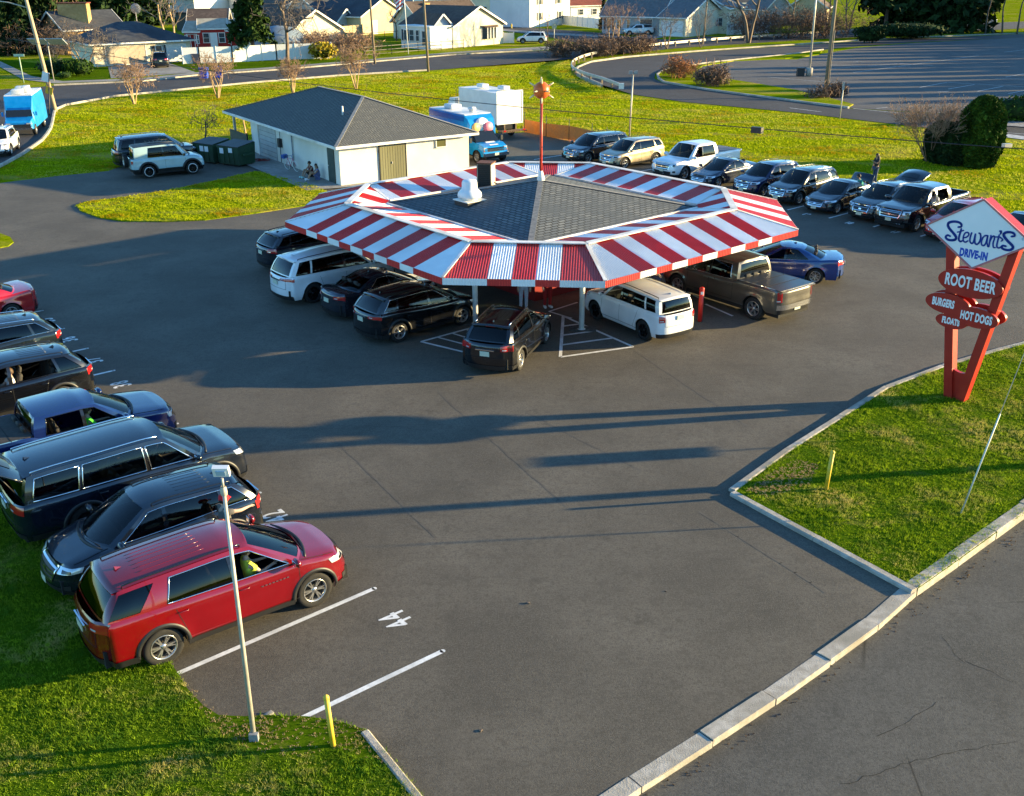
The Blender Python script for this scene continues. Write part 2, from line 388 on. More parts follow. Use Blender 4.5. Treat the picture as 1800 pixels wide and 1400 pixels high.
o = cm.build('street_cracks', m_dark_crack, fix=False); o['kind'] = 'structure'
o = mk.build('lot_markings', m_paint, fix=False); o['kind'] = 'structure'
# the road behind the field
near = [(-66, 60), (-40, 84)][:0]
R1 = px((112, 186), (200, 170), (430, 147), (600, 133), (753, 124), (900, 112), (1012, 103), (1060, 98), (1200, 84), (1400, 71), (1800, 50), (2300, 35))
R1f = px((2300, 22), (1800, 38), (1560, 48), (1480, 54), (1300, 66), (1240, 64), (1020, 86), (800, 97), (650, 110), (500, 123), (350, 133), (250, 144), (95, 151), (-150, 168))
sheet('back_road', R1+R1f+px((-150, 330), (0, 292), (40, 270), (75, 245), (90, 222), (93, 200), (96, 190)), -.012, m_road2)
kerb('kerb_bend', px((-60, 320), (0, 292), (40, 270), (75, 245), (88, 225), (92, 205), (94, 194), (112, 186), (200, 170), (430, 147), (600, 133), (753, 124)), .2, .14, 3, side=-1)
kerb('kerb_far', px((95, 151), (250, 144), (350, 133), (500, 123), (650, 110), (800, 97), (960, 88), (1010, 84), (1030, 80)), .25, .14, 3, side=1)
# far pavement, cross street, driveways
sheet('sidewalk', px((0, 118), (40, 140), (95, 147), (250, 141), (350, 130), (500, 120), (650, 107), (800, 94), (960, 86), (1000, 83), (960, 82), (800, 91.5), (650, 104.5), (500, 117), (350, 127), (250, 137.5), (110, 143), (55, 134), (0, 108)), .01, m_conc2)
sheet('driveway', px((195, 138), (345, 128), (300, 112), (285, 106), (190, 118)), .014, m_conc2)
sheet('cross_street', px((1040, 82), (1015, 76), (960, 64), (860, 52), (700, 44), (700, 38), (900, 46), (1080, 60), (1120, 68), (1240, 72), (1240, 66), (1480, 58), (1480, 62), (1250, 74), (1130, 80)), .004, m_road2)
sheet('cross_walk', px((860, 53), (960, 61), (1080, 67), (1110, 70), (1125, 69), (1075, 63), (960, 57.5), (880, 51)), .016, m_conc2)
sheet('pickup_drive', px((1095, 68), (1150, 60), (1175, 59), (1165, 66), (1130, 71)), .016, m_conc2)
# exit ramp with its island, and the far car park
lotB = px((1175, 128), (1220, 118), (1290, 105), (1400, 105), (1440, 96), (1510, 84), (1600, 76), (1800, 66), (2400, 40), (3000, 110), (2500, 240), (1900, 216), (1800, 208), (1560, 194), (1490, 190), (1350, 172), (1250, 159), (1180, 147))
sheet('far_parking', lotB, -.008, m_lot2)
ramp_p = px((1112, 166), (1060, 150), (1022, 134), (1012, 126), (1016, 118), (1040, 110), (1100, 102), (1250, 90), (1400, 80), (1550, 70), (1800, 60), (1800, 66), (1600, 75), (1480, 84), (1400, 94), (1250, 110), (1175, 121), (1152, 129), (1150, 138), (1165, 146), (1250, 160), (1350, 173), (1490, 191), (1560, 195), (1800, 209), (2400, 238), (2400, 310), (1800, 245), (1580, 219), (1400, 198), (1200, 179))
sheet('ramp', ramp_p, -.004, m_road2)
island('ramp_island', px((1156, 131), (1180, 122), (1250, 112), (1400, 96), (1445, 90), (1440, 97), (1380, 104), (1290, 108), (1235, 117), (1225, 124), (1235, 132), (1290, 142), (1340, 150), (1400, 160), (1450, 172), (1500, 185), (1490, 190), (1350, 172), (1250, 159), (1167, 144), (1153, 137)), .1, m_field)
kerb('kerb_ramp_inner', px((1445, 88), (1400, 95), (1250, 110), (1175, 121), (1155, 129), (1152, 136), (1165, 145), (1250, 160), (1350, 173), (1490, 191)), .25, .15, 4, side=1)
kerb('kerb_ramp_outer', px((1060, 150), (1022, 134), (1013, 126), (1018, 118), (1042, 109), (1100, 101), (1250, 89), (1400, 79), (1550, 69), (1800, 59)), .25, .15, 4, side=1)
fm = MB()
for a, b in (((1430, 123), (1600, 111)), ((1500, 128), (1720, 98)), ((1350, 128), (1440, 136)), ((1350, 136), (1470, 146)), ((1460, 115), (1600, 118)), ((1500, 108), (1640, 116)), ((1440, 106), (1520, 110)), ((1600, 104), (1700, 110)),
             ((1617, 154), (1665, 145)), ((1667, 157), (1713, 149)), ((1718, 161), (1763, 152)), ((1772, 165), (1820, 156)), ((1665, 145), (1800, 153)), ((1648, 162), (1668, 161)), ((1755, 125), (1772, 126)), ((1765, 92), (1800, 88)), ((1750, 138), (1850, 141)), ((1768, 136), (1800, 130)),
             ((1388, 190), (1444, 197)), ((1500, 191), (1580, 199)), ((1540, 191), (1560, 189)), ((1620, 220), (1700, 226)), ((1760, 233), (1850, 240)), ((1640, 200), (1660, 198))):
    line(fm, G(*a), G(*b), .16, .004)
o = fm.build('far_markings', m_paintf, fix=False); o['kind'] = 'structure'
sheet('white_strip', px((1755, 240), (1772, 236), (1850, 246), (1850, 252)), .004, m_paintf)
# concrete apron beside the garage
# ================================================================ striped canopy, kitchen, roof gear, sun pole
m_red = noisy('canopy_red', (.55, .022, .020), (.64, .035, .030), 2.2, .40, 7, (.44, .045, .04), .0015, 30)
m_white = noisy('canopy_white', (.80, .81, .81), (.87, .87, .86), 2.2, .40, 7, (.66, .67, .67), .0015, 30)
m_trim = noisy('white_trim', (.72, .70, .66), (.82, .80, .76), 5, .5, 4, (.55, .5, .42))
m_post = noisy('post_paint', (.66, .68, .70), (.76, .77, .78), 6, .45, 4, (.5, .48, .44))
def shingle_mat(name, c1, c2, sx=3.2, rows=True, rot=0):
    m = new_mat(name, c1, .9, 0, 0, .25); nt = m.node_tree; b = nt.nodes['Principled BSDF']
    s = mapped(nt, (1, 1, 1), (0, 0, rot)); br = nt.nodes.new('ShaderNodeTexBrick')
    br.inputs['Scale'].default_value = sx; br.inputs['Color1'].default_value = (*c1, 1); br.inputs['Color2'].default_value = (*c2, 1)
    br.inputs['Mortar'].default_value = (*[x*.12 for x in c1], 1); br.inputs['Mortar Size'].default_value = .07; br.inputs['Brick Width'].default_value = 1.0; br.inputs['Row Height'].default_value = .5
    br.inputs['Bias'].default_value = -.2; nt.links.new(s, br.inputs['Vector'])
    c = mixrgb(nt, ramp(nt, nz(nt, s, 40, 3, .7), .3, .75), br.outputs[0], c2); c2m = mixrgb(nt, .2, br.outputs[0], c)
    c3 = mixrgb(nt, ramp(nt, nz(nt, s, .5, 5, .6), .4, .7), c2m, tuple(x*.8 for x in c1))
    nt.links.new(c3, b.inputs['Base Color'])
    bp = nt.nodes.new('ShaderNodeBump'); bp.inputs['Distance'].default_value = .01; nt.links.new(br.outputs[1], bp.inputs['Height']); bp.invert = True; nt.links.new(bp.outputs[0], b.inputs['Normal'])
    return m
CC = Vector((1.2, 41.2, 0)); CA = radians(-4.8)
canopy = thing('canopy', 'red and white striped octagonal drive-in canopy of corrugated metal on white posts', 'canopy', CC, 0)
def fr(phi): return Vector((cos(phi), sin(phi), 0)), Vector((-sin(phi), cos(phi), 0))
def facet(mb, phi, d0, h0, z0, d1, h1, z1, stripe=.78, kmax=2, pitch=.087, amp=.014, first='R'):
    """corrugated facet: long edge at distance d0, short edge at d1"""
    n, t = fr(phi); hm = max(h0, h1)
    cols = []; step = pitch/4; ts = np.arange(-hm, hm+1e-6, step)
    up = Vector((0, 0, 1)); sl = (n*(d0-d1)+up*(z0-z1)).normalized(); nrm = t.cross(sl); nrm = nrm if nrm.z > 0 else -nrm
    prev = None
    for k, tt in enumerate(ts):
        a = abs(tt)
        def end(hA, dA, zA, hB, dB, zB):
            if a <= hA+1e-9: return dA, zA
            f = (hB-a)/(hB-hA); return dB+(dA-dB)*f, zB+(zA-zB)*f
        if h0 >= h1: da, za = d0, z0; db, zb = end(h1, d1, z1, h0, d0, z0)
        else: db, zb = d1, z1; da, za = end(h0, d0, z0, h1, d1, z1)
        o = nrm*(amp*(cos(2*pi*tt/pitch)))
        cols.append((n*da+t*tt+up*za+o, n*db+t*tt+up*zb+o, tt))
    vs = [c[0] for c in cols]+[c[1] for c in cols]; m = len(cols)
    for k in range(m-1):
        i = round((cols[k][2]+cols[k+1][2])/2/stripe); i = max(-kmax, min(kmax, i))
        mi = 0 if i % 2 == 0 else 1
        mb.add([cols[k][0], cols[k+1][0], cols[k+1][1], cols[k][1]], [(0, 1, 2, 3)], mi, False)
Ro, ho, zo = 9.85, 2.6, 2.68; Rr, hr, zr = 7.5, 1.95, 3.27; Ri, hi_, zi = 6.25, .3, 2.93
q2 = sqrt(2)
def dl(R, h): return (R+h)/q2, (R-h)/q2
roof = MB(); inner = MB(); fas = MB(); trim = MB()
for k in range(4):
    ph = CA+k*pi/2; pl = ph+pi/4
    facet(roof, ph, Ro, ho, zo, Rr, hr, zr)
    D0, H0 = dl(Ro, ho); D1, H1 = dl(Rr, hr); D2, H2 = dl(Ri, hi_)
    facet(roof, pl, D0, H0, zo, D1, H1, zr, kmax=5)
    facet(inner, pl, D2, H2, zi, D1, H1, zr, kmax=5)
    facet(inner, ph, Ri, hi_, zi, Rr, hr, zr)
    # fascia
    for (pp, D, H, km) in ((ph, Ro, ho, 2), (pl, D0, H0, 5)):
        n, t = fr(pp); st = .087/4
        ts = np.arange(-H, H+1e-6, st)
        P = [(n*(D+.01+.008*cos(2*pi*x/.087))+t*x, x) for x in ts]
        for (a, x0), (b, x1) in zip(P, P[1:]):
            i = max(-km, min(km, round((x0+x1)/2/.78))); mi = 1 if i % 2 == 0 else 0
            fas.add([a+Vector((0, 0, 2.46)), b+Vector((0, 0, 2.46)), b+Vector((0, 0, zo+.005)), a+Vector((0, 0, zo+.005))], [(0, 1, 2, 3)], mi)
        trim.bar(n*(D-.05)+t*(-H)+Vector((0, 0, 2.60)), n*(D-.05)+t*H+Vector((0, 0, 2.60)), .05, .1)
    def cr_(R, h, z, s, base): n, t = fr(base); return n*R+t*(h*s)+Vector((0, 0, z))
    for s in (-1, 1):
        trim.bar(cr_(Ro, ho, zo+.03, s, ph), cr_(Rr, hr, zr+.03, s, ph), .10, .025)
        trim.bar(cr_(Rr, hr, zr+.02, s, ph), cr_(Ri, hi_, zi+.02, s, ph), .07, .02)
    a = cr_(Rr, hr, zr+.035, -1, ph); b = cr_(Rr, hr, zr+.035, 1, ph); c = cr_(Rr, hr, zr+.035, -1, ph+pi/2)
    trim.bar(a, b, .26, .03); trim.bar(b, c, .26, .03)
    a = cr_(Ri, hi_, zi+.03, 1, ph); c = cr_(Ri, hi_, zi+.03, -1, ph+pi/2); trim.bar(a, c, .06, .07)
roof.build('striped_roof', [m_red, m_white], canopy, fix=False); inner.build('inner_slope', [m_red, m_white], canopy, fix=False)
fas.build('fascia', [m_red, m_white], canopy, fix=False); trim.build('roof_trim', m_trim, canopy)
m_sh = shingle_mat('canopy_shingles', (.105, .12, .13), (.20, .21, .205), 3.0, rot=pi/4-CA)
m_shb = shingle_mat('canopy_shingles_turned', (.105, .12, .13), (.20, .21, .205), 3.0, rot=pi/4-CA+pi/2)
pk = Vector((0, 0, 3.93)); sh = MB(); hb = MB()
cs = [fr(CA+k*pi/2)[0]*(Ri+.05)+Vector((0, 0, zi+.01)) for k in range(4)]
for k in range(4): sh.add([cs[k], cs[(k+1) % 4], pk], [(0, 1, 2)], k % 2); hb.bar(cs[k]+Vector((0, 0, .012)), pk+Vector((0, 0, .012)), .22, .012)
sh.build('shingle_roof', [m_sh, m_shb], canopy); hb.build('hip_cap', noisy('hip_shingle', (.15, .15, .145), (.25, .24, .22), 6, .9), canopy)
m_pad = noisy('pad', (.05, .05, .045), (.12, .11, .10), 8, .95)
for k in range(4):
    R = Matrix.Rotation(k*pi/2, 3, 'Z')
    for q in ((-1.3, 34.88), (2.47, 34.21)):
        p = R @ (Vector((*q, 0))-CC)
        MB().tube([p+Vector((0, 0, 0)), p+Vector((0, 0, 2.84))], .095, 14).lathe([(.16, 0), (.16, .03), (.1, .05)], p, 14).build('post', m_post, canopy)
        if k == 0: pd = MB().box(p+Vector((.05, .05, .02)), (.95, .5, .03), -.1).build('post_pad', m_pad, canopy)
    MB().bar(fr(CA+k*pi/2)[0]*9.1+fr(CA+k*pi/2)[1]*-5+Vector((0, 0, 2.55)), fr(CA+k*pi/2)[0]*9.1+fr(CA+k*pi/2)[1]*2.6+Vector((0, 0, 2.6)), .08, .12)
# kitchen under the canopy
m_kred = noisy('kitchen_red', (.20, .008, .008), (.26, .012, .012), 2, .45, 4, (.18, .008, .008))
m_dark = new_mat('dark_interior', (.012, .012, .014), .5)
m_glass0 = new_mat('dark_glass', (.012, .016, .02), .08, 0, 0, .7)
kit = thing('kitchen_building', 'small red kitchen building in the middle under the striped canopy', 'kiosk', CC, CA+pi/4)
MB().box((0, 0, 1.45), (5.2, 5.2, 2.9)).build('wall', m_kred, kit)
for k in range(4):
    R = Matrix.Rotation(k*pi/2, 3, 'Z')
    for x in (-1.65, 0, 1.65):
        c = R @ Vector((x, -2.62, 1.5)); w_ = MB().box(c, (1.5, .05, 1.0), k*pi/2).build('window', m_glass0, kit)
        f = MB()
        for dx, dz, sx_, sz in ((-.79, 0, .07, 1.14), (.79, 0, .07, 1.14), (0, .54, 1.5, .07), (0, -.54, 1.5, .07)): f.box(R @ Vector((x+dx, -2.64, 1.5+dz)), (sx_, .07, sz), k*pi/2)
        f.build('frame', m_trim, w_)
    MB().box(R @ Vector((0, -2.78, .92)), (5.0, .34, .06), k*pi/2).build('counter', m_trim, kit)
m_bulb = noisy('orange_enamel', (.62, .10, .012), (.75, .16, .02), 2, .35)
m_pole_red = noisy('pole_red', (.45, .03, .02), (.55, .05, .03), 3, .4, 4, (.5, .12, .05))
sp = thing('sun_pole', 'tall thin red pole topped by an orange ball with pale spikes at the roof peak', 'rooftop ornament', CC+Vector((0, 0, 3.9)))
MB().tube([(0, 0, -.05), (0, 0, 3.3)], .055, 12).build('pole', m_pole_red, sp)
MB().lathe([(.16, -.05), (.15, .12), (.08, .35), (.06, .4)], (0, 0, 0), 12).build('base_collar', m_trim, sp)
ball = MB(); cz = 3.5
ball.lathe([(max(.001, .32*sin(a)), .33*cos(a)) for a in np.linspace(0, pi, 17)], (0, 0, cz), 28)
ball.build('orange_ball', m_bulb, sp); m_spk = new_mat('spike_cream', (.75, .62, .38), .4)
for z in (-.12, .12): pass
gr = (1+5**.5)/2
ic = [(0, 1, gr), (0, -1, gr), (0, 1, -gr), (0, -1, -gr), (1, gr, 0), (-1, gr, 0), (1, -gr, 0), (-1, -gr, 0), (gr, 0, 1), (gr, 0, -1), (-gr, 0, 1), (-gr, 0, -1)]
for v in ic:
    d = Vector(v).normalized(); c = Vector((0, 0, cz)); MB().tube([c+d*.28, c+d*.55], [.04, .02], 8).build('spike', m_spk, sp)
rib = MB()
for a in range(4): rib.lathe([(.325, -.012), (.335, 0), (.325, .012)], (0, 0, cz+(-.18, -.06, .06, .18)[a]), 20) if a in (1, 2) else None
pass
# roof exhaust fan and tall duct
fan = thing('roof_fan', 'white mushroom-shaped exhaust fan on a black kerb on the shingle roof', 'roof vent', (*g2(826, 364, 3.1), 3.12), radians(40))
MB().box((0, 0, .08), (.85, .85, .34)).build('kerb', m_dark, fan)
MB().box((0, 0, .27), (.95, .95, .035)).build('base_plate', m_trim, fan)
MB().lathe([(.30, .29), (.32, .36), (.46, .37), (.48, .42), (.46, .55), (.36, .66), (.31, .68), (.30, .95), (.27, 1.02), (.15, 1.05), (.001, 1.06)], n=28).build('hood', noisy('fan_white', (.68, .7, .72), (.78, .78, .77), 4, .4), fan)
m_cream = noisy('duct_cream', (.62, .52, .36), (.7, .6, .43), 4, .5, 4, (.5, .4, .28))
du = thing('roof_duct', 'tall dark louvred duct with a cream side standing on the roof behind the white fan', 'roof duct', (*g2(855, 326, 3.1), 2.98), radians(-15))
MB().box((0, 0, .52), (.62, .62, 1.1)).build('casing', m_cream, du)
l = MB(); l.box((0, -.325, .55), (.56, .03, 1.02)); l.box((-.325, 0, .55), (.03, .56, 1.02))
for k in range(12): l.box((0, -.345, .1+k*.082), (.54, .02, .02)); l.box((-.345, 0, .1+k*.082), (.02, .54, .02))
l.build('louvre', new_mat('louvre_black', (.008, .008, .009), .45), du)
MB().box((0, 0, 1.10), (.68, .68, .06)).build('rim', noisy('rust', (.10, .035, .02), (.16, .06, .035), 9, .8), du)
MB().box((.1, .05, -.02), (1.0, .9, .1)).tube([(.4, -.2, .3), (.7, -.2, .2), (1.0, -.1, .12), (2.2, .3, .1)], .03, 6).build('pipework', noisy('pipe', (.12, .11, .1), (.2, .18, .16), 9, .7), du)

# ================================================================ garage
m_gw = noisy('garage_wall', (.70, .66, .58), (.78, .74, .66), 1.2, .8, 7, (.56, .52, .44), .004, 30)
m_olive = noisy('olive_door', (.17, .165, .075), (.21, .20, .10), 3, .6, 5, (.13, .125, .06), .002, 30, stretch=(1, 1, .2))
m_green = noisy('dark_green_door', (.03, .05, .045), (.05, .07, .06), 3, .6)
m_roofg = shingle_mat('garage_shingles', (.12, .125, .12), (.185, .185, .165), 4.2, rot=radians(-33.5))
m_roofh = shingle_mat('garage_shingles_turned', (.12, .125, .12), (.185, .185, .165), 4.2, rot=radians(56.5))
GC = Vector((-9.91, 59.71, 0)); GA = radians(33.5)
gar = thing('garage', 'low white garage with olive double doors and a grey hipped shingle roof', 'garage', GC, GA)
Wg, Lg, ze = 8.74, 14.3, 2.36
MB().box((Wg/2, Lg/2, 1.17), (Wg, Lg, 2.34)).build('wall', m_gw, gar)
o_ = .42; x0, x1, y0, y1 = -o_, Wg+o_, -o_-.1, 18.6
A_, B_, C_, D_ = (x0, y0, ze), (x1, y0, ze), (x1, y1, ze), (x0, y1, ze); E_, F_ = (4.37, 5.5, 4.25), (4.37, 12.4, 4.25)
MB().add([A_, B_, C_, D_, E_, F_], [(0, 1, 4), (2, 3, 5)], 0).add([A_, B_, C_, D_, E_, F_], [(1, 2, 5, 4), (3, 0, 4, 5)], 1).build('roof', [m_roofg, m_roofh], gar)
MB().add([A_, B_, C_, D_], [(0, 1, 2, 3)]).build('soffit', m_trim, gar, loc=(0, 0, -.02))
hc = MB()
for p, q in ((A_, E_), (B_, E_), (E_, F_), (F_, C_), (F_, D_)): hc.bar(Vector(p)+Vector((0, 0, .02)), Vector(q)+Vector((0, 0, .02)), .2, .02)
hc.build('hip_cap', noisy('hip_pale', (.2, .2, .19), (.3, .29, .27), 5, .9), gar)
fc = MB()
for p, q in ((A_, B_), (B_, C_), (C_, D_), (D_, A_)): fc.bar(Vector(p)-Vector((0, 0, .07)), Vector(q)-Vector((0, 0, .07)), .07, .15)
fc.build('eaves_board', m_trim, gar)
# double door on the sunlit side
d = MB().box((3.0, -.02, 1.03), (.83, .06, 2.04)).build('door', m_olive, gar); d2 = MB().box((3.85, -.02, 1.03), (.83, .06, 2.04)).build('door', m_olive, gar)
for dd, x in ((d, 3.0), (d2, 3.85)):
    g_ = MB()
    for i in range(1, 5): g_.box((x-.415+i*.166, -.052, 1.03), (.012, .006, 1.9))
    g_.build('board_groove', m_dark, dd)
MB().box((3.36, -.08, 1.05), (.03, .05, .12)).build('handle', m_trim, d)
fr_ = MB().box((2.54, -.02, 1.05), (.06, .09, 2.1)).box((4.31, -.02, 1.05), (.06, .09, 2.1)).box((3.43, -.02, 2.1), (1.72, .09, .05)); fr_.build('door_frame', m_dark, gar)
wn = MB().box((6.75, -.02, 1.92), (.62, .05, .5)).build('window', new_mat('olive_glass', (.10, .10, .04), .2), gar)
MB().box((6.40, -.04, 1.92), (.06, .06, .62)).box((7.10, -.04, 1.92), (.06, .06, .62)).box((6.75, -.04, 2.2), (.64, .06, .06)).box((6.75, -.05, 1.64), (.72, .1, .06)).build('frame', m_trim, wn)
sdn = MB().box((-.02, 1.15, 1.02), (.06, .92, 2.0)).build('door', m_green, gar); MB().box((-.07, 1.5, 1.0), (.05, .06, .06)).build('handle', m_trim, sdn)
ov = MB().box((-.02, 11.2, 1.08), (.06, 2.9, 2.12)).build('roller_door', noisy('roller', (.34, .36, .36), (.42, .43, .42), 2, .6), gar)
rl = MB()
for k in range(7): rl.box((-.055, 11.2, .25+k*.3), (.008, 2.86, .015))
rl.build('panel_line', m_dark, ov)
MB().box((-.05, 12.85, 1.1), (.1, .16, 2.2)).build('door_post', m_trim, gar)
MB().box((-.12, 8.9, 1.35), (.2, .35, .55)).tube([(-.1, 8.9, 1.1), (-.1, 8.9, .1)], .025, 6).tube([(-.1, 8.8, 1.6), (-.1, 8.8, 2.3)], .02, 6).build('meter_box', m_dark, gar)
MB().tube([(-.08, 6.9, 2.2), (-.08, 6.9, .1)], .045, 8).build('downpipe', noisy('pipe_blue', (.2, .22, .24), (.3, .32, .33), 4, .5), gar)
for x in (.1, Wg-.1): MB().bar((x, 17.9, 0), (x, 17.9, ze), .16, .16).build('porch_post', m_trim, gar)
MB().tube([(2.3, 4.2, 3.2), (2.3, 4.2, 3.95)], .055, 10).box((2.3, 4.2, 3.16), (.3, .3, .03)).build('vent_pipe', m_trim, gar)
gl = Matrix.Rotation(GA, 3, 'Z')
sheet('garage_slab', [tuple((GC+gl@Vector(p))[:2]) for p in ((-2.2, -.2, 0), (0, -.6, 0), (Wg+1, -1.0, 0), (Wg+1, 0.5, 0), (.2, .5, 0), (.2, 18.6, 0), (Wg, 18.6, 0), (Wg, 19.2, 0), (-2.2, 19.2, 0))], .056, m_conc2)
# ================================================================ cars
m_tyre = noisy('tyre_rubber', (.012, .012, .012), (.02, .019, .018), 12, .85, 4)
m_rim = noisy('alloy', (.42, .42, .43), (.52, .52, .52), 6, .28, 3, metal=.85)
m_rimb = new_mat('black_alloy', (.012, .012, .013), .25, .5)
m_hub = new_mat('brake_dark', (.02, .02, .021), .6, .4)
m_black = new_mat('black_plastic', (.014, .014, .015), .5)
m_blackg = new_mat('gloss_black', (.008, .008, .009), .12, 0, .5)
m_chrome = new_mat('chrome', (.75, .76, .78), .12, 1.0)
m_lamp = new_mat('headlamp', (.62, .66, .70), .08, .35, 1.0)
m_tail = new_mat('taillamp', (.42, .012, .012), .12, 0, 1.0)
m_plate = noisy('licence_plate', (.55, .55, .38), (.62, .62, .48), 30, .5)
m_plater = noisy('licence_plate_rear', (.50, .56, .42), (.60, .62, .50), 30, .5)
m_seat = noisy('seat_fabric', (.03, .028, .026), (.05, .046, .04), 9, .85)
m_seatt = noisy('seat_tan', (.16, .10, .06), (.20, .13, .08), 9, .7)
m_under = new_mat('underbody', (.008, .008, .008), .9)
m_amber = new_mat('amber_lamp', (.55, .16, .01), .2, 0, 1)
def glass_mat(name, tint, refl=.9):
    m = bpy.data.materials.new(name); m.use_nodes = True; nt = m.node_tree; N = nt.nodes; L = nt.links
    for n in list(N): N.remove(n)
    out = N.new('ShaderNodeOutputMaterial'); tr = N.new('ShaderNodeBsdfTransparent'); gl = N.new('ShaderNodeBsdfGlossy'); mx = N.new('ShaderNodeMixShader'); fr = N.new('ShaderNodeFresnel')
    tr.inputs[0].default_value = (*tint, 1); gl.inputs['Roughness'].default_value = .02; gl.inputs[0].default_value = (refl, refl, refl, 1); fr.inputs[0].default_value = 1.5
    L.new(fr.outputs[0], mx.inputs[0]); L.new(tr.outputs[0], mx.inputs[1]); L.new(gl.outputs[0], mx.inputs[2]); L.new(mx.outputs[0], out.inputs[0]); return m
m_wind = glass_mat('windscreen_glass', (.40, .47, .45)); m_tint = glass_mat('tinted_glass', (.055, .06, .065)); m_clear = glass_mat('side_glass', (.30, .34, .33))
PAINTS = {}
def paint(name, rgb, metal=.25, rough=.22):
    if name not in PAINTS:
        m = new_mat('paint_'+name, rgb, rough, metal, 1.0); nt = m.node_tree; b = nt.nodes['Principled BSDF']
        s = mapped(nt); d = ramp(nt, nz(nt, s, 1.6, 5, .6), .35, .75)
        c = mixrgb(nt, d, rgb, tuple(x*.84 for x in rgb)); nt.links.new(c, b.inputs['Base Color'])
        rr = ramp(nt, nz(nt, s, 2.5, 4), .3, .8, (rough*.8,)*3, (rough*1.3,)*3); nt.links.new(rr, b.inputs['Roughness'])
        PAINTS[name] = m
    return PAINTS[name]
WHEELS = {}
def wheel_meshes(R, wd, spokes, style):
    k = (round(R, 3), round(wd, 3), spokes, style)
    if k in WHEELS: return WHEELS[k]
    t = MB(); h = wd/2; ri = R*.66
    t.lathe([(ri, -h*.86), (R*.80, -h), (R*.93, -h*.96), (R*.985, -h*.80), (R, -h*.5), (R, h*.5), (R*.985, h*.80), (R*.93, h*.96), (R*.80, h), (ri, h*.86)], n=36, axis='Y')
    t.lathe([(ri, -h*.86), (ri*.97, -h*.3), (ri*.97, h*.86)], n=24, axis='Y')
    for y in (-.42, -.14, .14, .42): t.lathe([(R+.001, h*(y-.03)), (R+.004, h*(y)), (R+.001, h*(y+.03))], n=36, axis='Y')
    o = t.build('wheel', m_tyre); a = o.data; bpy.data.objects.remove(o)
    r = MB(); yo = h*.80
    r.lathe([(ri*1.0, yo+.012), (ri*.97, yo+.018), (ri*.90, yo+.004), (ri*.88, yo-.06), (ri*.87, 0)], n=30, axis='Y')
    r.lathe([(.001, yo-.005), (R*.085, yo-.005), (R*.10, yo-.012), (R*.17, yo-.02), (R*.18, yo-.06)], n=18, axis='Y')
    for i in range(spokes):
        an = 2*pi*i/spokes
        pairs = ((-.14, .14) if style == 'twin' else (0,))
        for da in pairs:
            a0 = an+da*.4; a1 = an+da
            wi, wo = (.030, .020) if style == 'twin' else (.052, .034)
            if style == 'steel': wi, wo = .06, .07
            P = []
            for rr_, aa, ww, yy in ((R*.14, a0, wi, yo-.012), (ri*.93, a1, wo, yo+.002)):
                c = Vector((rr_*cos(aa), 0, rr_*sin(aa))); tt = Vector((-sin(aa), 0, cos(aa)))*(ww/2)*R/.36
                P += [c-tt+Vector((0, yy, 0)), c+tt+Vector((0, yy, 0)), c+tt*1.3+Vector((0, yy-.035, 0)), c-tt*1.3+Vector((0, yy-.035, 0))]
            r.add(P, [(0, 1, 5, 4), (1, 2, 6, 5), (3, 0, 4, 7), (2, 3, 7, 6)])
    ob = r.build('rim', m_rim); b = ob.data; bpy.data.objects.remove(ob)
    d = MB(); d.lathe([(.001, yo-.09), (ri*.78, yo-.09), (ri*.78, yo-.12)], n=20, axis='Y').lathe([(.001, 0), (ri*.9, 0)], n=20, axis='Y'); oc = d.build('brake', m_hub); c = oc.data; bpy.data.objects.remove(oc)
    WHEELS[k] = (a, b, c); return WHEELS[k]
def lin(pts, x):
    if x <= pts[0][0]: return pts[0][1]
    for (a, b), (c, d) in zip(pts, pts[1:]):
        if x <= c: return b+(d-b)*(x-a)/(c-a)
    return pts[-1][1]
def smooth(pts, x):
    s = 0
    for k, w_ in ((-.12, 1), (-.06, 2), (0, 3), (.06, 2), (.12, 1)): s += lin(pts, x+k)*w_
    return s/9
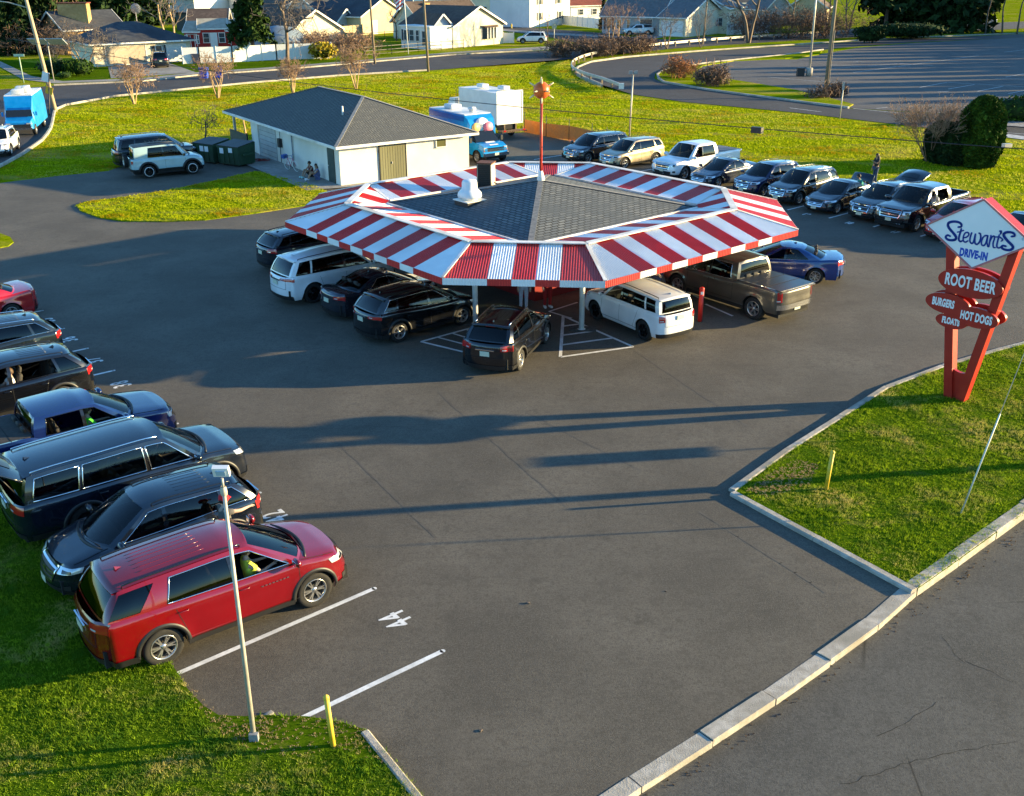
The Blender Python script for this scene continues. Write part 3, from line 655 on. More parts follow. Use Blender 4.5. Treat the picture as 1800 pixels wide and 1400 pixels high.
def make_car(kind, name, cat, label, P, color, loc, heading, group=None, detail=2):
    """P: dimensions. The car is built about the middle of its wheelbase, nose along +X."""
    L, W, H, wb, fo = P['L'], P['W'], P['H'], P['wb'], P['fo']; R = P.get('R', .355); wd = P.get('wd', .235)
    xn = wb/2+fo; xt = -(L-xn); hw = W/2; sill = P.get('sill', .24)
    zn, zh = P['zn'], P['zh']                      # nose edge and cowl height
    top = P['top']                                 # shoulder line: (x, z) from tail to nose
    body_m = color; root = thing(name, label, cat, (loc[0], loc[1], loc[2] if len(loc) > 2 else 0), heading, group)
    sq = P.get('square', 0)                        # 0 rounded nose and tail, 1 blocky
    fb, rb = .17*(1-sq)+.05, .17*(1-sq)+.03        # bow of bumpers
    ctl = [(xn, 0), (xn-fb*.12, hw*.32), (xn-fb*.5, hw*.62), (xn-fb*1.25, hw*(.84+.05*sq)), (xn-fb*1.25-.22+.08*sq, hw*(.945+.02*sq)), (xn-.85, hw*.985), (xn-1.4, hw), (.3, hw), (xt+1.4, hw), (xt+.75, hw*.985), (xt+.28, hw*.95), (xt+rb*1.0+.05, hw*.86), (xt+rb*.4, hw*.62), (xt+rb*.1, hw*.32), (xt, 0)]
    o = catmull(ctl, 12); O = [(p.x, max(0, p.y)) for p in o]
    # resample evenly
    S = [0]
    for a, b in zip(O, O[1:]): S.append(S[-1]+hypot(b[0]-a[0], b[1]-a[1]))
    ST = S[-1]; xsn = [p[0] for p in O]; ysn = [p[1] for p in O]
    def out(s):
        x = float(np.interp(s, S, xsn)); y = float(np.interp(s, S, ysn)); e = .03
        x2 = float(np.interp(min(s+e, ST), S, xsn)); y2 = float(np.interp(min(s+e, ST), S, ysn)); x1 = float(np.interp(max(s-e, 0), S, xsn)); y1 = float(np.interp(max(s-e, 0), S, ysn))
        t = Vector((x2-x1, y2-y1)); t.normalize(); return x, y, -t.y, t.x    # outward normal for the left side... (ny, -tx)
    def s_of(x): # arc of a point on the side
        return float(np.interp(-x, [-v for v in xsn], S))
    tum = P.get('tum', .03)
    def inset(x, z):
        zt = smooth(top, x); t = (z-sill)/(zt-sill)
        ends = max(0, 1-min(xn-x, x-xt)/.5)
        fr_ = max(0, 1-(xn-x)/.35)
        v = lin([(0, .05), (.16, .0), (.50, .0), (.62, .012), (.80, .012), (.93, tum), (1.0, tum+.045)], t)
        v += fr_*lin([(0, .05), (.12, .0), (.45, .0), (.62, .03), (.85, .07), (1, .15)], t)*(1-.6*sq)
        return v
    aw = P.get('arch', R+.065)
    def bulge(x, z):
        b = 0
        for xc_ in (wb/2, -wb/2):
            d = hypot(x-xc_, z-R)-aw
            if d < .22: b = max(b, .028*(1-max(0, d)/.22)**2)
        return b
    def surf(s, z, off=0):
        sg = -1 if s < 0 else 1; x, y, nx, ny = out(abs(s))
        # outward normal: rotate tangent (dx,dy) clockwise -> (dy,-dx); tangent runs front centre -> rear centre along +y side
        nx, ny = -(-nx), ny
        e = off - inset(x, z) + (bulge(x, z) if y > hw*.9 else 0)
        n = Vector((NX(abs(s)), NY(abs(s))))
        yy = max(0.0, y+n.y*e) if abs(s) > 1e-6 and abs(s) < ST-1e-6 else 0
        return Vector((x+n.x*e, sg*yy, z))
    def NX(s):
        e = .04; x2 = np.interp(min(s+e, ST), S, xsn); y2 = np.interp(min(s+e, ST), S, ysn); x1 = np.interp(max(s-e, 0), S, xsn); y1 = np.interp(max(s-e, 0), S, ysn)
        l = hypot(x2-x1, y2-y1); return float((y2-y1)/l) if s > 1e-6 else 1.0
    def NY(s):
        e = .04; x2 = np.interp(min(s+e, ST), S, xsn); y2 = np.interp(min(s+e, ST), S, ysn); x1 = np.interp(max(s-e, 0), S, xsn); y1 = np.interp(max(s-e, 0), S, ysn)
        l = hypot(x2-x1, y2-y1); return float(-(x2-x1)/l)
    def ztop(s): return smooth(top, out(abs(s))[0])
    # ---- lower body shell
    ss = list(np.linspace(0, ST, 96)); extra = []
    for xc_ in (wb/2, -wb/2):
        for a in np.linspace(0, pi, 17): extra.append(s_of(xc_+aw*cos(a)))
    ss = sorted(set([round(v, 3) for v in ss]+[round(v, 3) for v in extra])); ss = [v for i, v in enumerate(ss) if i == 0 or v-ss[i-1] > .012]; ss[-1] = ST
    def zbot(x, y):
        z = sill
        if y > hw*.9:
            for xc_ in (wb/2, -wb/2):
                d = abs(x-xc_)
                if d < aw: z = max(z, R+sqrt(max(0, aw*aw-d*d)))
        return z
    sh = MB(); lev = [0, .05, .12, .22, .34, .46, .56, .64, .72, .80, .87, .93, .97, 1.0]
    for sg in (1, -1):
        rows = []
        for s in ss:
            x, y, _, _ = out(s); zt = ztop(s); zb_ = zbot(x, y); r = []
            # inner lip
            p = surf(s*sg if s else 0, zb_); q = Vector(p); q.y -= sg*(.05 if y > hw*.9 else 0)*1; q.x -= 0
            r.append(q if y > hw*.9 else Vector((p.x-(.05 if x > 0 else -.05), p.y, p.z)))
            for l in lev:
                z = zb_+(zt-zb_)*l; r.append(surf(s*sg if s else 0, z))
            rows.append(r)
        sh.grid(rows, 0, True)
    # ---- decks: bonnet and (sedan) boot, between the shoulder lines
    crown = P.get('crown', .045); xa = P['xa']; xc = P['xc']        # pillar base on the side; cowl centre
    def deckz(x, y): 
        yy = min(1, abs(y)/hw); z = smooth(top, x)+crown*(1-yy**2.4)*min(1, max(0, (xn-x)/.5))
        return z
    fc = [s for s in ss if out(s)[0] > xa-.02]
    rows = []; m = 14
    for s in fc:
        p = surf(s, ztop(s)); r = []
        for j in range(m+1):
            y = p.y*(1-2*j/m); z = deckz(p.x, y) if s > 0 else p.z
            # two soft bonnet creases
            z += .010*min(1, max(0, (xn-p.x)/.6))*(math.exp(-((abs(y)-hw*.58)/.06)**2)) if P.get('crease', 1) else 0
            z = z if 0 < j < m else p.z
            r.append(Vector((p.x, y, z)))
        rows.append(r)
    sh.grid(rows, 0, True)
    xr = P['xr']                                    # rear end of the glasshouse at the belt
    bed = P.get('bed')
    if not P.get('hatch', True) and not bed:
        rows = []
        for s in [s for s in ss if out(s)[0] < xr+.05]:
            p = surf(s, ztop(s)); rows.append([Vector((p.x, p.y*(1-2*j/m), p.z+crown*.6*(1-abs(1-2*j/m)**2.4)*(1 if s < ST-.01 else 0))) for j in range(m+1)])
        sh.grid(rows, 0, True)
    # ---- glasshouse
    segs = P['segs']                                # [(x_belt, x_roof, kind)] boundaries from A pillar base backwards
    xwt = P['xwt']; xrt = P['xrt']; tumb = P.get('tumb', .20); ze = H-P.get('rc', .06)
    roofz = P.get('roofz', [(-9, ze), (9, ze)])
    def rz_(x): return smooth(roofz, x)
    def yroof(x):
        k = hw-tumb-.06; f = (x-xrt)/(xwt-xrt); return k*(1-.05*f**2)*(1-.05*(1-f)**2)
    NF = 8; NR = 8
    base = []; roof = []; kinds = []
    fo_ = xc-xa; zc = deckz(xc, 0)
    pA = surf(s_of(xa), smooth(top, xa)); 
    for j in range(NF):                             # windscreen, centre to A pillar
        f = j/NF; y = pA.y*f*.985; x = xc-fo_*f**2.2; base.append((x, y, deckz(x, y)-.004))
        y2 = yroof(xwt)*f; roof.append((xwt+.10*(1-f**2.2), y2, rz_(xwt)+P.get('rc', .06)*(1-f*f)-.01)); kinds.append('W')
    keys = segs
    for (a, a2, k1), (b, b2, _) in zip(keys, keys[1:]+[(xr, xrt, '')]):
        n = max(1, int(abs(a-b)/.14)); n = min(n, 8)
        for i in range(n):
            f = i/n; x = a+(b-a)*f; x2 = a2+(b2-a2)*f; p = surf(s_of(x), smooth(top, x)); base.append((x, p.y, p.z)); roof.append((x2, yroof(x2), rz_(x2))); kinds.append(k1)
    pr = surf(s_of(xr), smooth(top, xr))
    xrc = P.get('xrc', xr-.06); xrtc = P.get('xrtc', xrt-.06)
    for j in range(NR+1):
        f = 1-j/NR; y = pr.y*f; x = xr+(xrc-xr)*(1-f**2.5)
        base.append((x, y, smooth(top, xr) if P.get('hatch', True) or bed else smooth(top, x)+crown*.6*(1-f**2))); roof.append((xrt+(xrtc-xrt)*(1-f**2.5), yroof(xrt)*f, rz_(xrt)+P.get('rc', .06)*.8*(1-f*f))); kinds.append('R')
    vl = [0, .06, .2, .4, .6, .76, .86, 1.0]
    def gh(j, v, sg=1, off=0):
        a = Vector(base[j]); b = Vector(roof[j]); p = a.lerp(b, v); bl = .035*sin(pi*v)
        jj = min(len(base)-2, max(1, j)); t = Vector(base[jj+1])-Vector(base[jj-1]); n = Vector((t.y, -t.x, 0)); 
        if j == 0: n = Vector((1, 0, 0))
        if j == len(base)-1: n = Vector((-1, 0, 0))
        n = Vector((-n.x, -n.y, 0)) if n.x*0+n.y < 0 or (kinds[j] == 'R' and n.x > 0) or (kinds[j] == 'W' and n.x < 0) else n
        n.normalize(); up = (b-a).normalized(); nn = n - up*n.dot(up); nn.normalize()
        if kinds[j] in 'W': bl *= .6
        p = p+nn*(bl+off); return Vector((p.x, sg*p.y if j not in (0, len(base)-1) else 0, p.z))
    panes = {}; NB = len(base)
    g1, g0 = P.get('gv', (.07, .90))
    for sg in (1, -1):
        frames = MB()
        for j in range(NB-1):
            k = kinds[j]
            for i in range(len(vl)-1):
                q = [gh(j, vl[i], sg), gh(j+1, vl[i], sg), gh(j+1, vl[i+1], sg), gh(j, vl[i+1], sg)]
                is_g = (k in ('W',) and 1 <= i <= len(vl)-2 and j < NF-0) or (k == 'R' and 1 <= i < len(vl)-2 and P.get('rear_glass', True) and j < NB-1) or (k.startswith('g') and 1 <= i < len(vl)-2)
                if k == 'R' and j-(NB-1-NR) < 1: is_g = False
                if k == 'W' and j >= NF-1: is_g = False
                if is_g:
                    key = (k if k in ('W', 'R') else k+('L' if sg > 0 else 'N'))
                    panes.setdefault(key, []).append((j, i, sg))
                else: (frames if k == 'b' and 1 <= i < len(vl)-2 else sh).add(q, [(0, 1, 2, 3)], 0, True)
        if frames.v: frames.build('pillar', m_blackg, root)
    # ---- roof skin
    rows = []; m2 = 12
    for j in range(NB):
        x, y, z = roof[j]; zz = Vector(gh(j, 1.0))
        r = []
        for i in range(m2+1):
            f = 1-2*i/m2; cz = (P.get('rc', .06)*(1-f*f)) if NF <= j <= NB-1-NR else (roof[j][2]-rz_(x))*0
            if j < NF or j > NB-1-NR:
                yb = yroof(x if NF <= j else xwt) ; yy = y*f; cz = (P.get('rc', .06)*((1-(yy/yb)**2)) + rz_(x)) - z if yb else 0
                if i in (0, m2): cz = 0
            r.append(Vector((x, y*f, zz.z+cz)))
        rows.append(r)
    sh.grid(rows, 1 if P.get('roof_black') else 0, True)
    body = sh.build('body', [body_m, m_black], root); 
    bmx = bmesh.new(); bmx.from_mesh(body.data); bmesh.ops.remove_doubles(bmx, verts=bmx.verts, dist=.0015); bmesh.ops.recalc_face_normals(bmx, faces=bmx.faces); bmx.to_mesh(body.data); bmx.free()
    body.data.set_sharp_from_angle(angle=radians(38))
    # ---- panes
    open_w = P.get('open', ())
    for key, cells in panes.items():
        g = MB()
        for j, i, sg in cells: g.add([gh(j, vl[i], sg, -.012), gh(j+1, vl[i], sg, -.012), gh(j+1, vl[i+1], sg, -.012), gh(j, vl[i+1], sg, -.012)], [(0, 1, 2, 3) if sg > 0 else (3, 2, 1, 0)], 0, True)
        if key in open_w: continue
        nm = {'W': 'windscreen', 'R': 'rear_window'}.get(key, 'window')
        mt = m_wind if key == 'W' else (m_tint if key == 'R' or key[1:-1] in P.get('tint', '234') else m_clear)
        ob = g.build(nm, mt, root, fix=False)
        bmx = bmesh.new(); bmx.from_mesh(ob.data); bmesh.ops.remove_doubles(bmx, verts=bmx.verts, dist=.001); bmx.to_mesh(ob.data); bmx.free()
    # window surrounds
    if detail >= 1:
        mt = m_chrome if P.get('chrome') else m_blackg
        for sg in (1, -1):
            t = MB(); gj = [j for j in range(NB-1) if kinds[j].startswith('g')]
            if gj:
                if P.get('chrome') == 'each': groups = [[j for j in gj if kinds[j] == k] for k in sorted(set(kinds[j] for j in gj))]
                elif P.get('split_last'): 
                    last = sorted(set(kinds[j] for j in gj))[-1]; groups = [[j for j in gj if kinds[j] != last], [j for j in gj if kinds[j] == last]]
                elif P.get('skip_last'): groups = [[j for j in gj if kinds[j] != 'g3']]
                else: groups = [gj]
                for gg in groups:
                    a, b = gg[0], gg[-1]+1
                    lo = [gh(j, vl[1], sg, .004) for j in range(a, b+1)]; hi = [gh(j, vl[-3+1], sg, .004) for j in range(a, b+1)]
                    fwd = [gh(a, v, sg, .004) for v in vl[1:-1]]; bk = [gh(b, v, sg, .004) for v in vl[1:-1]]
                    loop = lo+bk[1:-1]+hi[::-1]+fwd[::-1]
                    rr = .011 if P.get('chrome') else .008
                    t.tube(loop, rr*(1.5 if P.get('chrome') == 'each' else 1), 5, cap=False)
                t.build('window_trim', mt, root)
    # ---- patches laid on the shell
    def patch(mb, pts, off=.006, nx=8, nz=3, mi=0, thick=.0):
        """pts: four (s, z) corners"""
        rows = []
        for i in range(nx+1):
            u = i/nx; r = []
            for j in range(nz+1):
                v = j/nz
                s = (pts[0][0]*(1-u)+pts[1][0]*u)*(1-v)+(pts[3][0]*(1-u)+pts[2][0]*u)*v
                z = (pts[0][1]*(1-u)+pts[1][1]*u)*(1-v)+(pts[3][1]*(1-u)+pts[2][1]*u)*v
                edge = thick and (i in (0, nx) or j in (0, nz))
                r.append(surf(s if abs(s) > 1e-4 else 0, z, (0 if edge else off)))
            rows.append(r)
        mb.grid(rows, mi, True)
    def rs(v, sg=1): return sg*(ST-v)              # arc measured from the rear centre
    # underbody and wheel arches
    ub = MB().box(((xn+xt)/2, 0, .42), (xn-xt-.5, W-2*wd-.22, .40))
    ub.box((0, 0, .42), (wb-2*aw-.02, W-.16, .30)); ub.box((xn-.40, 0, .42), (.5, W-.45, .3)); ub.box((xt+.42, 0, .44), (.55, W-.4, .34))
    for xc_ in (wb/2, -wb/2):
        for sg in (1, -1):
            ub.lathe([(aw-.0, sg*(hw-.045)), (aw+.01, sg*(hw-wd-.12))], (xc_, 0, R), 20, 'Y', a0=0, a1=pi)
    ub.build('underbody', m_under, root)
    # wheels
    wa, wbm, wc = wheel_meshes(R, wd, P.get('spokes', 5), P.get('wstyle', 'twin'))
    for xc_ in (wb/2, -wb/2):
        for sg in (1, -1):
            o1 = bpy.data.objects.new('wheel', wa); col.objects.link(o1); o1.parent = root; o1.location = (xc_, sg*(hw-wd/2-.02), R)
            if sg < 0: o1.rotation_euler.z = pi
            if P.get('steer') and xc_ > 0: o1.rotation_euler.z += P['steer']
            o2 = bpy.data.objects.new('rim', wbm); col.objects.link(o2); o2.parent = o1
            if P.get('rimmat'): o2.material_slots[0].link = 'OBJECT'; o2.material_slots[0].material = P['rimmat']
            o3 = bpy.data.objects.new('brake', wc); col.objects.link(o3); o3.parent = o1
    F = P.get('front', 'suv'); zg = zn
    if detail >= 1:
        # grille
        gw = P.get('gw', .52); g_t = zn-.03-.03*sq; g_b = P.get('gb', .50)
        g = MB(); patch(g, [(-gw*.8, g_b), (gw*.8, g_b), (gw, g_t), (-gw, g_t)], .008, 12, 5); gr_ = g.build('grille', m_black, root, fix=False)
        gc = MB(); n = P.get('gbars', 4)
        for i in range(n):
            f = (i+.5)/n; z = g_b+(g_t-g_b)*f; ww = gw*(.8+.2*f); patch(gc, [(-ww*.95, z-.010), (ww*.95, z-.010), (ww*.95, z+.010), (-ww*.95, z+.010)], .02, 12, 1)
        for a, b, c, d in ((-1, g_b, 1, g_b), (-1, g_t, 1, g_t)):
            ww = gw*(.8 if b == g_b else 1); patch(gc, [(-ww, b-.014), (ww, b-.014), (ww, b+.014), (-ww, b+.014)], .022, 12, 1)
        for sg in (1, -1): patch(gc, [(sg*gw*.8, g_b), (sg*(gw*.8-.03), g_b), (sg*(gw-.03), g_t), (sg*gw, g_t)], .021, 1, 4)
        patch(gc, [(-.07, (g_b+g_t)/2-.035), (.07, (g_b+g_t)/2-.035), (.07, (g_b+g_t)/2+.035), (-.07, (g_b+g_t)/2+.035)], .028, 3, 2)
        gc.build('grille_bar', P.get('gmat', m_chrome), gr_, fix=False)
        lw = MB(); patch(lw, [(-.62, sill+.02), (.62, sill+.02), (.70, sill+.17), (-.70, sill+.17)], .007, 12, 2); lw.build('lower_intake', m_black, root, fix=False)
        if P.get('skid', 1):
            lw = MB(); patch(lw, [(-.60, sill+.0), (.60, sill+.0), (.60, sill+.035), (-.60, sill+.035)], .02, 12, 1); lw.build('bumper_strip', m_chrome, root, fix=False)
        h0, h1, ht, hb_ = P.get('hl', (gw+.05, gw+.62, zn-.005, zn-.15))
        for sg in (1, -1):
            h = MB(); patch(h, [(sg*h0, hb_+.02), (sg*h1, hb_+.07), (sg*(h1+.06), ht+.03), (sg*h0, ht)], .012, 8, 3); hl = h.build('headlight', m_lamp, root, fix=False)
            h = MB(); patch(h, [(sg*(h0+.12), hb_+.045), (sg*(h0+.36), hb_+.06), (sg*(h0+.36), ht-.03), (sg*(h0+.12), ht-.03)], .014, 3, 2); h.build('lens', m_blackg, hl, fix=False)
            h = MB(); patch(h, [(sg*(gw+.16), sill+.12), (sg*(gw+.36), sill+.12), (sg*(gw+.36), sill+.24), (sg*(gw+.20), sill+.22)], .010, 3, 2); h.build('fog_recess', m_black, root, fix=False)
        if P.get('fplate', 1):
            g = MB(); patch(g, [(-.155, g_b-.14), (.155, g_b-.14), (.155, g_b+.015), (-.155, g_b+.015)], .03, 3, 1); g.build('licence_plate', m_plate, root, fix=False)
        # rear
        t0, t1, tb, tt = P.get('tl', (.50, .98, .86, 1.02)); tm = P.get('tdx', 0)
        for sg in (1, -1):
            h = MB(); patch(h, [(rs(t0, sg), tb+.02), (rs(t1, sg), tb), (rs(t1+.02, sg), tt), (rs(t0, sg), tt-.02)], .014, 8, 3); tl = h.build('taillight', m_tail, root, fix=False)
            h = MB(); patch(h, [(rs(t0+.06, sg), tb+.045), (rs(t0+.2, sg), tb+.04), (rs(t0+.2, sg), tb+.075), (rs(t0+.06, sg), tb+.08)], .02, 3, 1); h.build('lens', m_lamp, tl, fix=False)
        zp = P.get('zp', .80)
        g = MB(); patch(g, [(rs(-.16), zp-.08), (rs(.16), zp-.08), (rs(.16), zp+.075), (rs(-.16), zp+.075)], .012, 2, 1) if False else g.box((xt-.012, 0, zp), (.02, .31, .155)); 
        g.build('licence_plate', P.get('rpm', m_plater), root)
        if P.get('rbar', 1): MB().box((xt+.0, 0, zp+.12), (.03, .62, .035)).build('tailgate_bar', m_chrome if P.get('rbar') != 2 else m_black, root)
        g = MB()
        for sg in (1, -1): patch(g, [(rs(0.001, sg), sill), (rs(.95, sg), sill), (rs(.95, sg), sill+.16), (rs(0.001, sg), sill+.16)], .009, 9, 2)
        g.build('rear_bumper_guard', m_black, root, fix=False)
        if bed or P.get('rchrome'):
            g = MB()
            for sg in (1, -1): patch(g, [(rs(0.001, sg), sill+.17), (rs(.98, sg), sill+.17), (rs(.98, sg), sill+.36), (rs(0.001, sg), sill+.36)], .03, 9, 2)
            g.build('rear_bumper', P.get('rbm', m_chrome), root, fix=False)
    # shut lines, cladding, handles, mirrors
    dl_ = P.get('doors', (xa+.05, -.1, -1.05))
    for sg in (1, -1):
        g = MB()
        for i, x in enumerate(dl_):
            s_ = s_of(x); s2 = s_of(x + (.22 if i == len(dl_)-1 and P.get('hatch', True) is not None and x < -wb/2+aw+.25 else 0)); zt = smooth(top, x)-.02
            patch(g, [(sg*(s2-.005), sill+.13), (sg*(s2+.005), sill+.13), (sg*(s_+.005), zt), (sg*(s_-.005), zt)], .0035, 1, 8)
        s0, s1 = s_of(dl_[0]), s_of(dl_[-1]); patch(g, [(sg*s0, sill+.125), (sg*s1, sill+.125), (sg*s1, sill+.137), (sg*s0, sill+.137)], .0035, 20, 1); g.build('door_gap', m_under, root, fix=False)
    g = MB()
    # bonnet and tailgate gaps
    xg = xn-.30*(1-sq)-.06
    if detail >= 1:
        for sg in (1, -1):
            a = surf(s_of(xn-.55), smooth(top, xn-.55)); 
            pl = []
            for x in np.linspace(xn-.45, xa+.1, 9): p = surf(s_of(x), smooth(top, x)); pl.append(Vector((x, sg*(abs(p.y)-.055), deckz(x, abs(p.y)-.055)+.002)))
            g.tube(pl, .0055, 4, cap=False)
        if P.get('hatch', True):
            g.tube([surf(rs(v), P.get('zgate', .66), .001) for v in np.linspace(.62, .001, 8)]+[surf(rs(v, -1), P.get('zgate', .66), .001) for v in np.linspace(.001, .62, 8)], .006, 4, cap=False)
            for sg in (1, -1): g.tube([surf(rs(.62+.0*z, sg), z, .001) for z in np.linspace(P.get('zgate', .66), smooth(top, xt+.1), 5)], .006, 4, cap=False)
        else:
            zt = smooth(top, xt+.05)
            g.tube([surf(rs(v), .62 if not bed else .58, .001) for v in np.linspace(.66, .001, 8)]+[surf(rs(v, -1), .62 if not bed else .58, .001) for v in np.linspace(.001, .66, 8)], .006, 4, cap=False)
    if g.v: g.build('panel_gap', m_under, root, fix=False)
    if P.get('clad', 1):
        cw = P.get('cw', .055); thk = P.get('cthk', .014)
        for sg in (1, -1):
            g = MB()
            for xc_ in (wb/2, -wb/2):
                rows = []
                for a in np.linspace(-.12, pi+.12, 26):
                    r = []
                    for rr_, of in ((aw-.012, .0), (aw-.012, thk), (aw+cw, thk), (aw+cw+.01, .0)):
                        x = xc_+rr_*cos(a); z = max(sill+.01, R+rr_*sin(a)); r.append(surf(sg*s_of(x), z, of))
                    rows.append(r)
                g.grid(rows, 0, True)
            s0, s1 = s_of(wb/2-aw), s_of(-wb/2+aw); patch(g, [(sg*s0, sill-.01), (sg*s1, sill-.01), (sg*s1, sill+P.get('ch', .12)), (sg*s0, sill+P.get('ch', .12))], .012, 12, 2)
            s0, s1 = s_of(-wb/2-aw), rs(.9); patch(g, [(sg*s0, sill-.01), (sg*s1, sill-.01), (sg*s1, sill+.15), (sg*s0, sill+.15)], .012, 4, 2)
            s0, s1 = .55, s_of(wb/2+aw); patch(g, [(sg*s0, sill-.01), (sg*s1, sill-.01), (sg*s1, sill+.12), (sg*s0, sill+.10)], .012, 6, 2)
            g.build('side_cladding', P.get('clm', m_black), root, fix=False)
    hz = P.get('zhd', smooth(top, 0)-.14)
    for sg in (1, -1):
        for x in dl_[1:]:
            a = surf(sg*s_of(x+.22), hz, .03); b = surf(sg*s_of(x+.06), hz+.004, .03); MB().tube([surf(sg*s_of(x+.24), hz, 0), a, b, surf(sg*s_of(x+.04), hz+.004, 0)], .011, 6).build('door_handle', m_chrome if P.get('hchrome') else body_m, root)
        mx_ = xa-.12; my = hw+.10; mz = smooth(top, mx_)+.10; v = MB(); ms = P.get('ms', 1.0)
        v.lathe([(.001, .10*ms), (.06*ms, .09*ms), (.085*ms, .03*ms), (.085*ms, -.03*ms), (.07*ms, -.08*ms), (.001, -.09*ms)], (0, 0, 0), 10, 'Y')
        v.v = [(p[0]*.75+mx_+.02, p[1]*1.25+sg*my, p[2]*.95+mz) for p in v.v]
        v.tube([(mx_, sg*(hw-.10), mz-.12), (mx_, sg*(hw+.06), mz-.05)], .022, 6)
        mo = v.build('mirror', P.get('mm', body_m), root)
        MB().box((mx_-.045, sg*my, mz), (.01, .15*ms, .11*ms)).build('mirror_glass', m_chrome, mo)
    if P.get('rails'):
        for sg in (1, -1):
            xs_ = np.linspace(xwt-.15, xrt+.1, 12); pl = [Vector((x, sg*(yroof(x)-.05), rz_(x)+.055)) for x in xs_]; pl = [pl[0]-Vector((0, 0, .045))]+pl+[pl[-1]-Vector((0, 0, .045))]
            MB().tube(pl, P.get('railr', .016), 6).build('roof_rail', P.get('railm', m_blackg), root)
    if P.get('ribs'):
        g = MB()
        for y in (-.36, -.22, -.08, .08, .22, .36):
            f = y/yroof(0); pts = [Vector((x, y, rz_(x)+P.get('rc', .06)*(1-f*f)+.000)) for x in np.linspace(xwt-.75, xrt+.45, 10)]
            g.tube(pts, .007, 4)
        g.build('roof_rib', body_m, root)
    if P.get('fin', 1) and not bed:
        f = MB(); fx = xrt+.22; fz_ = rz_(fx)+P.get('rc', .06)-.005; f.add([(fx+.11, 0, fz_), (fx-.04, .03, fz_), (fx-.04, -.03, fz_), (fx-.05, 0, fz_+.065), (fx-.07, 0, fz_)], [(0, 1, 3), (0, 3, 2), (1, 4, 3), (2, 3, 4)]); f.build('antenna_fin', body_m, root)
    if P.get('spoiler', 1) and P.get('hatch', True):
        s_ = MB(); 
        rows = []
        for y in np.linspace(-1, 1, 11):
            yb = yroof(xrt)*y; zz = rz_(xrt)+P.get('rc', .06)*.8*(1-y*y); xx = xrt+(xrtc-xrt)*(1-abs(y)**2.5)
            rows.append([Vector((xx+.06, yb, zz+.012)), Vector((xx-.10, yb, zz+.0)), Vector((xx-.10, yb, zz-.02)), Vector((xx+.02, yb, zz-.05))])
        s_.grid(rows, 0, True); s_.build('spoiler', body_m, root)
        if detail > 1: MB().box((xrtc-.085, 0, rz_(xrt)+.02), (.01, .3, .015)).build('brake_light', m_tail, root)
    # wipers
    if detail > 1:
        wp = MB()
        for y0_, y1_ in ((.05, .62), (-.55, .02)):
            wp.tube([(xc-.02-.25*abs(y0_)**2, y0_, deckz(xc, y0_)+.03), (xc-.05-.28*abs(y1_)**2, y1_*.98, deckz(xc-.05, y1_)+.05)], .009, 4)
        wp.build('wiper', m_black, root)
        MB().tube([(xc+.03-.3*(abs(y)/hw)**2*1.0, y, deckz(xc-.05, y)+.004) for y in np.linspace(-hw*.8, hw*.8, 11)], .03, 6).build('cowl_panel', m_black, root)
    # bed
    if bed:
        bx0, bx1 = xr-.01, xt+.06; yb = hw-.115; zb0 = smooth(top, (bx0+bx1)/2)
        g = MB(); 
        for sg in (1, -1):   # rail tops
            rows = []
            for x in np.linspace(bx0+.03, xt+.04, 14):
                p = surf(sg*s_of(max(x, xt+.10)), smooth(top, x)); rows.append([Vector((x, p.y, p.z)), Vector((x, sg*(yb-.01), p.z+.004)), Vector((x, sg*(yb-.01), p.z-.10))])
            g.grid(rows, 0, True)
        zt = smooth(top, xt+.1); g.box((xt+.045, 0, zt-.02), (.09, 2*yb, .05)); g.build('bed_rail', body_m, root)
        if bed == 'cover':
            c = MB().box(((bx0+bx1)/2, 0, zb0-.012), (abs(bx1-bx0)-.02, 2*yb, .03)).build('bed_cover', P.get('bedm', m_black), root)
            l = MB()
            for f in (.33, .66): l.box((bx0+(bx1-bx0)*f, 0, zb0+.005), (.02, 2*yb-.02, .006))
            l.build('fold_line', m_under, c)
        else:
            MB().box(((bx0+bx1)/2, 0, zb0-.5), (abs(bx1-bx0), 2*yb, .05)).box((bx0-.02, 0, zb0-.27), (.03, 2*yb, .5)).box((bx1+.03, 0, zb0-.27), (.03, 2*yb, .5)).box(((bx0+bx1)/2, yb, zb0-.27), (abs(bx1-bx0), .03, .5)).box(((bx0+bx1)/2, -yb, zb0-.27), (abs(bx1-bx0), .03, .5)).build('bed_liner', P.get('bedm', m_black), root)
    # interior
    if detail >= 1:
        sm_ = P.get('seatm', m_seat); fl = sill+.15
        MB().box(((xa+xr)/2, 0, .52), (abs(xa-xr)-.1, W-.35, .06)).build('cabin_floor', m_under, root)
        d = MB().box((xa-.12, 0, zh-.12), (.38, W-.42, .22), 0); d.build('dashboard', m_black, root)
        rowsx = P.get('seats', (-.15, -1.0))
        for x in rowsx:
            for y in ((.38, -.38) if x == rowsx[0] else (.40, 0, -.40)):
                b = MB(); b.add(*rbox((x, y, .62), (.5, .46, .14), .04), 0, True)
                bk = rbox((0, 0, 0), (.13, .46 if x == rowsx[0] else .38, .58), .045); Rm = Matrix.Rotation(-.25, 3, 'Y'); b.add([Rm@Vector(v)+Vector((x-.26, y, .95)) for v in bk[0]], bk[1], 0, True)
                hd = rbox((0, 0, 0), (.09, .25, .17), .04); b.add([Rm@Vector(v)+Vector((x-.36, y, 1.33 if H > 1.6 else 1.22)) for v in hd[0]], hd[1], 0, True)
                b.build('seat', sm_, root)
        st = MB(); st.lathe([(.165, -.012), (.18, 0), (.165, .012), (.155, 0), (.165, -.012)], n=16, axis='X'); st.v = [((Matrix.Rotation(.4, 3, 'Y')@Vector(v))+Vector((xa-.42, .38, zh-.02))) for v in st.v]; st.v = [tuple(v) for v in st.v]
